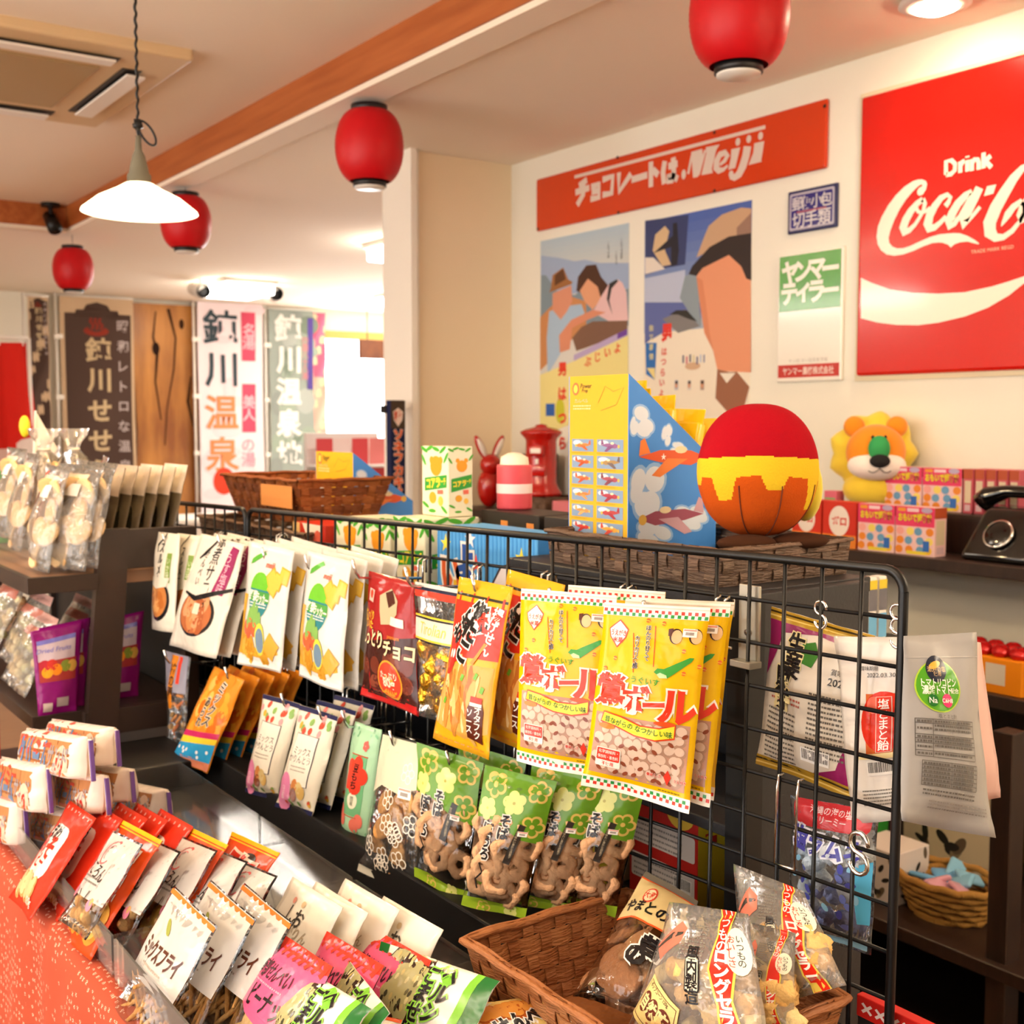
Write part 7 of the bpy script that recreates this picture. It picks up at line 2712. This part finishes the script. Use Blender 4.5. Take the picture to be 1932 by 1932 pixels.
def slant(y0, y1):
    V, Fc = prism([(.585, 0), (.655, 0), (.76, 1.283), (.70, 1.283)], y1 - y0, y0)
    lp_('post', (V, Fc))


slant(2.45, 2.475)
slant(3.55, 3.575)
lp_('top_rail', bbox(.70, .90, 2.452, 2.472, 1.20, 1.281, .001))
lp_('back_post', bbox(.87, .90, 2.45, 2.475, 0, 1.28, .001))
lp_('back_post', bbox(.87, .90, 3.55, 3.575, 0, 1.28, .001))
M_TAN = mat('tan_shelf', '9a7458', .4)
lp_('shelf', bbox(.565, .88, 2.475, 3.55, 1.168, 1.194, .001), M_TAN)
lp_('shelf', bbox(.565, .88, 2.475, 3.55, .885, .912, .001))
lp_('shelf', bbox(.56, .88, 2.475, 3.55, .55, .577, .001))
lp_('shelf_edge', bbox(.555, .566, 2.45, 3.55, 1.163, 1.196, .001))
lp_('shelf_edge', bbox(.555, .69, 2.44, 2.451, 1.163, 1.196, .001))
lp_('side_rail', bbox(.66, .90, 2.452, 2.472, .86, .912, .001))
lp_('back_board', bbox(.885, .895, 2.475, 3.55, .1, 1.16, .001), M_DARK)


def art_senbei(asp):
    a = Art(asp)
    Y = lambda f: f * asp
    a.poly([(.05, Y(.08)), (.3, Y(.05)), (.2, Y(.55)), (.05, Y(.6))], 'd8503c', 2)
    a.rect(.3, Y(.1), .5, Y(.06), 'f0d8b8', 2)
    a.text('せんべい', .17, Y(.32), .13, 'f4e0cc', 4, .02, vert=True)
    a.rect(.35, Y(.2), .4, Y(.12), 'f2e8d8', 3)
    return a


# clear cracker bags and bunched bag tops on the upper shelf
gs_ = 'clear bags of rice crackers on the rack top shelf'
SEN = [disc_cookie(.03, .03, .008, 'f0cc98'), disc_cookie(.028, .028, .008, 'f2d8ac'), disc_cookie(.03, .03, .008, 'e6b87c')]
spots = ((.60, 2.56, .30, 'frontmost by the shelf corner'), (.635, 2.52, .55, 'tilted against the slanted post'), (.67, 2.515, .42, 'squeezed beside the seaweed packs'), (.66, 2.60, .12, 'second from the shelf corner'), (.72, 2.64, .02, 'third from the shelf corner'),
         (.61, 2.80, .2, 'behind the frontmost'), (.70, 2.86, -.1, 'in the middle of the shelf'), (.63, 3.05, .3, 'far along the shelf'), (.74, 3.1, 0, 'at the far end of the shelf'))
root0 = None
for k, (x, y, rz, lb) in enumerate(spots):
    lab = 'clear bag of rice crackers with red label, %s' % lb
    if root0 is None:
        c = [np.array(q) for q in ((x + .05, y + .085, 1.41), (x + .05, y - .085, 1.41), (x, y - .085, 1.2), (x, y + .085, 1.2))]
        root0, P = pack('cracker_bag', lab, 'cracker bag', c, art_senbei, 'ffffff', film=M_GLARE, group=gs_, thick=.06, seed=4, wrinkle=2.0, wave=.01)
        scatter(root0, P, SEN, 'rice_cracker', (.2, .85), (.25 * P.asp, .92 * P.asp), .28, .016, 3, .7)
        base_loc = root0.location.copy()
    else:
        o = dup(root0, base_loc + Vector((x - .60, y - 2.56, .004 * k)), label=lab, group=gs_)
        o.rotation_euler.z += rz - .3
# bags tied at the top
for k, (px, py, lb) in enumerate(((85, 905, 'clear tied bag with a bunched top beside the green bucket'), (140, 885, 'clear tied bag with a bunched top before the brown banner'))):
    P_ = at(px, py, Y=3.0)
    t = thing('tied_bag', lb, 'bag', (P_[0], 3.0, 1.2), 0, 'tied clear bags on the rack')
    prof = [(.0, .0), (.06, .0), (.07, .04), (.075, .1), (.06, .17), (.03, .215), (.012, .235), (.016, .25), (.03, .27), (.034, .285)]
    V, Fc = lathe(prof, 28)
    V = [(x * (1 + .12 * math.sin(7 * math.atan2(y, x) + z * 30)), y * (1 + .12 * math.sin(7 * math.atan2(y, x) + z * 30)), z) for x, y, z in V]
    G().add((V, Fc)).build('film', M_GLARE, t, True)
    G().add(lathe([(.012, .23), (.0165, .235), (.012, .24)], 12), 'e8e0d0').build('tie', M_PAPER, t)
    for j in range(10):
        G().add(ellipsoid((.035 * math.cos(j * 2.4), .035 * math.sin(j * 2.4), .03 + .014 * j), (.022, .022, .02), 10, 7), ('e8c898', 'f0dcb8', 'e0b478')[j % 3]).build('cracker', M_FOOD, t, True)
# dark bags of seaweed crackers in a row over the rail
sw = None
for k in range(6):
    x = .73 + .03 * k
    lab = 'dark seaweed cracker pack leaning on the rack top rail, %s' % ('first', 'second', 'third', 'fourth', 'fifth', 'sixth')[k]
    if sw is None:
        c = [np.array(q) for q in ((x + .045, 2.66, 1.405), (x + .045, 2.52, 1.405), (x, 2.52, 1.20), (x, 2.66, 1.20))]

        def art_nori(asp):
            a = Art(asp)
            a.rect(0, 0, 1, asp * .3, 'ead8c4', 2)
            a.rect(.1, asp * .35, .3, asp * .5, 'b8604a', 2)
            a.ell(.62, asp * .62, .22, .3, '3a3422', 2)
            return a
        sw, P = pack('cracker_pack', lab, 'cracker pack', c, art_nori, '7a6a52', group='seaweed cracker packs in a row', thick=.03, seed=5, wrinkle=1.6)
        sl = sw.location.copy()
    else:
        dup(sw, sl + Vector((.027 * k, 0, .003 * (k % 2))), label=lab, group='seaweed cracker packs in a row')
# clear guard in front of the top shelf goods
t = thing('acrylic_guard', 'low clear acrylic guard along the rack top shelf', 'guard', (.597, 2.5, 1.194))
G().add(box(0, .003, 0, .62, 0, .06)).build('panel', M_THIN, t)
G().add(box(.003, .10, 0, .003, 0, .06)).build('panel', M_THIN, t)


# purple dried fruit pouches on the second shelf
def art_fruit(asp):
    a = Art(asp)
    Y = lambda f: f * asp
    a.rect(.08, Y(.13), .78, Y(.24), 'c8b8c4', 2)
    a.poly([(.08, Y(.13)), (.86, Y(.11)), (.86, Y(.16)), (.08, Y(.18))], '7a78c8', 3)
    a.rect(.08, Y(.37), .82, Y(.24), 'a83a3a', 2)
    for x, y, c in ((.25, .5, 'e8a01c'), (.45, .48, 'e88a1c'), (.35, .42, 'c8352c'), (.65, .45, '8a9a3c'), (.8, .46, 'd8a850'), (.2, .42, 'b82c3c')):
        a.ell(x, Y(y), .12, .13, c, 3, 14)
    a.rect(.12, Y(.85), .22, Y(.1), 'c8b8b0', 3)
    a.rect(.45, Y(.8), .3, Y(.1), 'b8a8a8', 3)
    a.text('Dried Fruits', .42, Y(.25), .1, '8a86c8', 4, .02, shear=.2)
    return a


gfp = 'purple dried fruit pouches'
r, P = pack('fruit_pouch', 'purple dried fruit pouch standing before the slanted post', 'fruit pouch', [at(57, 1192, Y=2.50), at(157, 1171, Y=2.50), at(145, 1345, Y=2.48), at(72, 1353, Y=2.48)], art_fruit, '8a1470', group=gfp, thick=.03, seed=2)
dup(r, r.location + Vector((.025, .035, 0)), label='purple dried fruit pouch behind the first, beside the slanted post', group=gfp)
dup(r, r.location + Vector((.145, .06, 0)), label='purple dried fruit pouch on the other side of the slanted post', group=gfp)
# nut bags heaped on the second shelf
nb = None
for k, (dx, dy, dz, lb) in enumerate(((0, 0, 0, 'lowest in the heap'), (.02, .12, .03, 'second up in the heap'), (.0, .26, .06, 'topmost in the heap'), (.14, .2, .0, 'behind the purple pouches'))):
    lab = 'clear bag of pale mixed crackers on the lower rack shelf, %s' % lb
    if nb is None:
        c = [np.array(q) for q in ((.66, 2.82, 1.08), (.66, 2.62, 1.08), (.58, 2.60, .925), (.58, 2.84, .925))]
        nb, P = pack('cracker_bag', lab, 'cracker bag', c, lambda s: Art(s).rect(0, 0, 1, .12 * s, 'c89a90', 2).rect(.1, .2 * s, .8, .12 * s, 'b06a5a', 2), 'ffffff', film=M_GLARE, group='mixed cracker bags on the lower rack shelf', thick=.05, seed=7, wrinkle=2)
        scatter(nb, P, [lump(.012, 'd8b880', 2, .3), lump(.012, 'e8d4a0', 4, .3), lump(.011, 'c8c088', 6, .3)], 'cracker', (.12, .9), (.3 * P.asp, .9 * P.asp), .15, .016, 4, .8)
        nl = nb.location.copy()
    else:
        dup(nb, nl + Vector((dx, dy, dz)), label=lab, group='mixed cracker bags on the lower rack shelf')
carton('snack_pack', 'bright red pack with yellow flowers by the lower rack shelf', 'snack pack', .47, .50, 2.46, 2.60, .80, .935, 'c4201c', lambda s: Art(s).ell(.3, .6 * s, .2, .2, 'c8b82c', 2).ell(.65, .7 * s, .18, .18, 'd8c83c', 2), lambda s: Art(s).rect(.2, .3 * s, .6, .4 * s, 'd8c83c', 2))

# green bucket and flags by the rack
P_ = at(12, 900, Y=3.2)
t = thing('toy_bucket', 'bright green toy bucket with a blue handle', 'bucket', (P_[0], 3.2, 1.2))
G().add(lathe([(0, 0), (.05, 0), (.068, .17), (.072, .175), (.066, .175), (.048, .01), (0, .01)], 28)).build('pail', mat('green_plastic', '2fc23c', .35), t, True)
G().add(tube([(.07 * math.cos(a), -.01 - .068 * 1.04 * math.cos(a * 0) * abs(math.sin(a)), .16 - .06 * abs(math.sin(a))) for a in [PI * k / 12 + PI for k in range(13)]], .004, 6)).build('handle', mat('blue_plastic', '1c3c8a', .4), t, True)
fl = thing('toy_flag', 'small red and white flag with a yellow toy bird by the bucket', 'flag', (P_[0] + .06, 3.22, 1.2))
G().add(tube([(0, 0, 0), (.02, 0, .33)], .003, 6)).build('stick', M_WHITE_PL, fl)
G().add(([(.02, 0, .33), (.015, 0, .22), (.13, .02, .13), (.05, .02, .12)], [(0, 1, 2, 3)][:0] + [(0, 1, 3, 2)])).build('cloth', mat('white_cloth', 'f0e8e0', .9), fl)
G().add(ellipsoid((-.01, -.01, .29), (.014, .014, .028), 10, 8)).build('bird', mat('yellow_toy', 'e8d02c', .6), fl, True)

# ------------------------------------------------------------------ far end of the shop
def banner(label, px0, px1, ytop, Y, h, art, base, w=None, group='hanging banners at the far end', pole=True):
    A, B = at(px0, ytop, Y=Y), at(px1, ytop, Y=Y)
    z = (A[2] + B[2]) / 2
    w = B[0] - A[0]
    t = thing('hanging_banner', label, 'banner', (A[0], Y, z), 0, group)
    n = 20
    V, Fc = [], []
    sf = lambda x, y, o: (x * w, .01 * math.sin(x * 5 + y * 2) - o - .002, -y * w)
    asp = h / w
    for j in range(n + 1):
        for i in range(7):
            V.append(sf(i / 6, asp * j / n, 0))
    for j in range(n):
        for i in range(6):
            Fc.append((j * 7 + i, (j + 1) * 7 + i, (j + 1) * 7 + i + 1, j * 7 + i + 1))
    G().add((V, Fc), base).build('cloth', M_MATTE, t, True)
    art(asp).geom(sf, .2, .001).build('print', M_MATTE, t.children[0], True)
    if pole:
        G().add(tube([(-.03, .02, .03), (-.03, .02, -h)], .012, 8)).build('pole', M_WHITE_PL, t, True)
        G().add(tube([(-.03, .02, .01), (w + .01, .02, .01)], .009, 8)).build('cross_bar', M_WHITE_PL, t, True)
        for k in range(3):
            G().add(bbox(-.05, .02, .0, .02, -.35 - .5 * k, -.31 - .5 * k, .004)).build('loop', M_WHITE_PL, t)
    return t


def art_brown(asp):
    a = Art(asp)
    Y = lambda f: f * asp
    a.rect(.06, .22, .9, asp - .22, '4f3c34', 1)
    a.poly([(.06, .24), (.2, .24), (.22, .17), (.32, .17), (.36, .1), (.5, .06), (.64, .1), (.68, .17), (.78, .17), (.8, .24), (.96, .24), (.96, .5), (.06, .5)], '4f3c34', 2)
    a.ell(.48, .46, .17, .07, '8f3426', 3, 18)
    a.ell(.48, .4, .11, .07, '4f3c34', 4, 18)
    for x in (.42, .48, .54):
        a.line([(x, .44), (x + .025, .38), (x - .02, .33), (x, .28)], .035, '8f3426', 5)
    for i, ch in enumerate('鈍川せせらぎ'):
        a.text(ch, .5, .72 + .42 * i, .3, 'c8b08a', 5, .03)
    for i, ch in enumerate('昭和レトロな温泉銭湯'):
        a.text(ch, .84, .38 + .28 * i, .15, 'b8aaa8', 5, .02)
    return a


banner('dark brown hot spring banner with cream kana and a red bath mark', 112, 250, 562, 10.25, 2.1, art_brown, 'cdb190')
banner('narrow dark brown hot spring banner turned beside the wider one', 52, 90, 560, 10.0, 2.1, art_brown, 'cdb190')


def art_white(asp):
    a = Art(asp)
    Y = lambda f: f * asp
    for i in range(18):
        rd = random.Random(i)
        a.ell(rd.uniform(.1, .9), rd.uniform(.05, asp * .95), rd.uniform(.08, .2), rd.uniform(.05, .2), 'f0d4da', 1, 12)
    for i, (ch, c) in enumerate((('鈍', '3a4850'), ('川', '3a4850'), ('温', 'd88a5a'), ('泉', 'd88a5a'))):
        a.text(ch, .34, .36 + .62 * i, .46, c, 4, .02)
    for k, y in enumerate((.12, 1.18)):
        a.rect(.66, y, .22, .72, 'd2506a', 2)
        a.text(('名湯', '美人')[k], .77, y + .36, .18, 'ecb8c4', 4, .02, vert=True)
    a.text('の湯', .75, 2.2, .2, 'd8a0b0', 4, .02, vert=True)
    a.ell(.36, 2.62, .17, .2, 'e2432c', 4, 20)
    return a


banner('white and pink hot spring banner with dark brush kanji and red tabs', 372, 494, 572, 10.25, 2.1, art_white, 'efdfe4')


def art_greyg(asp):
    a = Art(asp)
    for i in range(26):
        rd = random.Random(i + 40)
        a.ell(rd.uniform(.1, .9), rd.uniform(.05, asp * .98), rd.uniform(.12, .3), rd.uniform(.1, .3), rd.choice(('8f9894', 'aab2ae', '7a8a7c', '98a89a')), 1, 12)
    for i, ch in enumerate('鈍川温泉地'):
        a.text(ch, .42, .38 + .66 * i, .5, 'e4e6e2', 4, .04)
    a.rect(.86, .15, .13, 1.5, '5a4a9a', 3)
    a.text('四国八十八湯', .8, 1.0, .14, 'c88a90', 4, .02, vert=True)
    return a


banner('grey green hot spring banner with white brush kanji', 507, 590, 585, 10.28, 2.1, art_greyg, '97a29c')
banner('narrow pink to yellow banner by the window', 590, 613, 590, 10.3, 2.0, lambda s: Art(s).rect(0, 0, 1, s * .3, 'e66a8a', 1).rect(0, s * .3, 1, s * .3, 'efb0a0', 1), 'ecd8b0', pole=False)

# wood slab
A, B = at(251, 565, Y=10.33), at(369, 570, Y=10.33)
m = mat('slab_wood', '8a4f1c', .35, noise_col='c8883c', nscale=3.2, nstretch=(1.6, 1, .35), ndetail=6)
t = thing('wood_slab', 'tall polished natural wood slab standing between the banners', 'wood slab', (A[0], 10.33, 0))
w = B[0] - A[0]
prof = [(0, 0), (w, 0), (w + .02, .5), (w - .01, 1.0), (w + .015, 1.6), (w, 2.3), (w, CL - .04), (0, CL - .04), (-.01, 2.0), (.015, 1.4), (-.02, .8)]
G().add(prism(prof, .05)).build('slab', m, t)
a = Art()
for pts, ww in (([(.35, .1), (.3, .5), (.36, .75), (.32, 1.2), (.4, 1.8)], [.02, .03, .05, .03, .02]), ([(.55, .05), (.66, .5), (.62, 1.0), (.5, 1.6), (.45, 2.2)], [.05, .03, .03, .02, .02]), ([(.9, 1.1), (.84, 1.5), (.92, 1.9)], [.02, .05, .02])):
    a.line(pts, ww, '3a200e', 1)
a.ell(.34, .68, .06, .1, '2a160a', 2)
a.ell(.76, .28, .04, .08, '3a200e', 2)
a.geom(lambda x, y, o: (x * w, -o, CL - .05 - y * w), 9, .001).build('grain_marks', M_MATTE, t)

# red and white bunting cloth on a rail
t = thing('red_curtain', 'red and white festive cloth hanging in folds from a pale rail', 'curtain', (1.45, 8.0, 1.2))
V, Fc = [], []
nx = 50
for j in range(13):
    for i in range(nx + 1):
        u = i / nx
        z = .8 - (.8 - .35 * max(0, (u - .8)) * 2) * j / 12
        V.append((-.25 + .67 * u + .05 * (j / 12) * (u > .9), .04 * math.sin(u * 26) * (.4 + j / 20), z))
cl = []
for j in range(12):
    for i in range(nx):
        Fc.append((j * (nx + 1) + i, (j + 1) * (nx + 1) + i, (j + 1) * (nx + 1) + i + 1, j * (nx + 1) + i + 1))
        cl.append(lin('d6281c') if j < 10 or i % 8 < 3 else lin('ecdcd4'))
g = G()
g.v, g.f, g.c = V, Fc, cl
g.build('cloth', M_MATTE, t, True)
G().add(tube([(-.3, 0, .83), (.42, 0, .83)], .014, 8)).build('rail', M_WHITE_PL, t, True)
for k in range(5):
    G().add(bbox(-.2 + .14 * k, -.17 + .14 * k, -.01, .01, .78, .84, .003)).build('ring', M_WHITE_PL, t)
G().add(tube([(-.3, 0, -1.2), (-.3, 0, .83)], .014, 8)).build('post', M_WHITE_PL, t, True)
G().add(tube([(.42, 0, -1.2), (.42, 0, .83)], .014, 8)).build('post', M_WHITE_PL, t, True)

# wooden board sign by the window, dark rail, red striped leaflet stand
t = thing('wooden_sign', 'brown carved wooden board hanging before the window', 'sign', tuple(at(680, 640, Y=9.6)))
G().add(bbox(0, .42, 0, .04, -.17, 0.0, .006)).build('board', mat('sign_wood', '5a2c14', .6, noise_col='74401f', nscale=8), t)
for x in (.08, .34):
    G().add(tube([(x, .02, 0), (x, .02, CL - at(680, 640, Y=9.6)[2])], .005, 6)).build('hanger', M_BLACK, t)
P_ = at(610, 815, Y=8.0)
t = thing('leaflet_stand', 'grey leaflet stand with red striped cards before the window', 'stand', (P_[0], 8.0, 0))
G().add(bbox(0, .62, 0, .4, 0, .04, .005)).build('base', M_WHITE_PL, t)
G().add(bbox(0, .62, .3, .34, .04, 1.42, .004), 'd8d4d0').build('back_panel', M_MATTE, t)
for k in range(3):
    z = 1.18 - .22 * k
    G().add(bbox(0.01, .61, .02 + .0 * k, .3, z - .02, z, .003), 'dcd8d4').build('ledge', M_MATTE, t)
    for q in range(4):
        G().add(box(.02 + .15 * q, .155 + .15 * q, .16, .165, z, z + .2), ('c8454a', 'e0c8c4', 'c8454a', 'd87a78')[(q + k) % 4]).build('card', M_PAPER, t)
# navy nobori strip on the pillar
t = thing('hanging_banner', 'narrow navy banner with orange kana hanging on the pillar edge', 'banner', tuple(at(737, 755, Y=4.06)))
w = at(764, 755, Y=4.06)[0] - at(737, 755, Y=4.06)[0]
h = at(737, 755, Y=4.06)[2] - at(737, 968, Y=4.06)[2]
G().add(box(0, w, 0, .035, -h, 0), '1e2448').build('cloth', M_MATTE, t)
a = Art()
a.rect(0, 0, 1, .25 * h / w, '4a3c30', 1)
a.poly([(.5, .45), (.85, .7), (.8, 1.2), (.5, 1.6), (.2, 1.2), (.15, .7)], 'e8d0c4', 2)
a.text('粋', .5, .95, .55, 'c8553c', 3, .02)
for i, ch in enumerate('ソネフカキスリ'):
    a.text(ch, .5, 2.1 + .72 * i, .62, 'e0673c', 3, .05, outline='f0d8c8', ow=.04)
a.geom(lambda x, y, o: (x * w, -o, -y * w), 9, .0006).build('print', M_MATTE, t)
G().add(box(-.004, .02, .03, .075, -.05, -.02)).build('bracket', M_BLACK, t)
# white counter at the far end, low white box
t = thing('far_counter', 'white counter before the banners at the far end', 'counter', (3.2, 8.9, 0))
G().add(bbox(-.1, 1.1, 0, .5, 0, .72, .01)).build('body', M_WHITE, t)
G().add(bbox(-.14, 1.14, -.03, .53, .72, .76, .008)).build('top', M_WHITE, t)
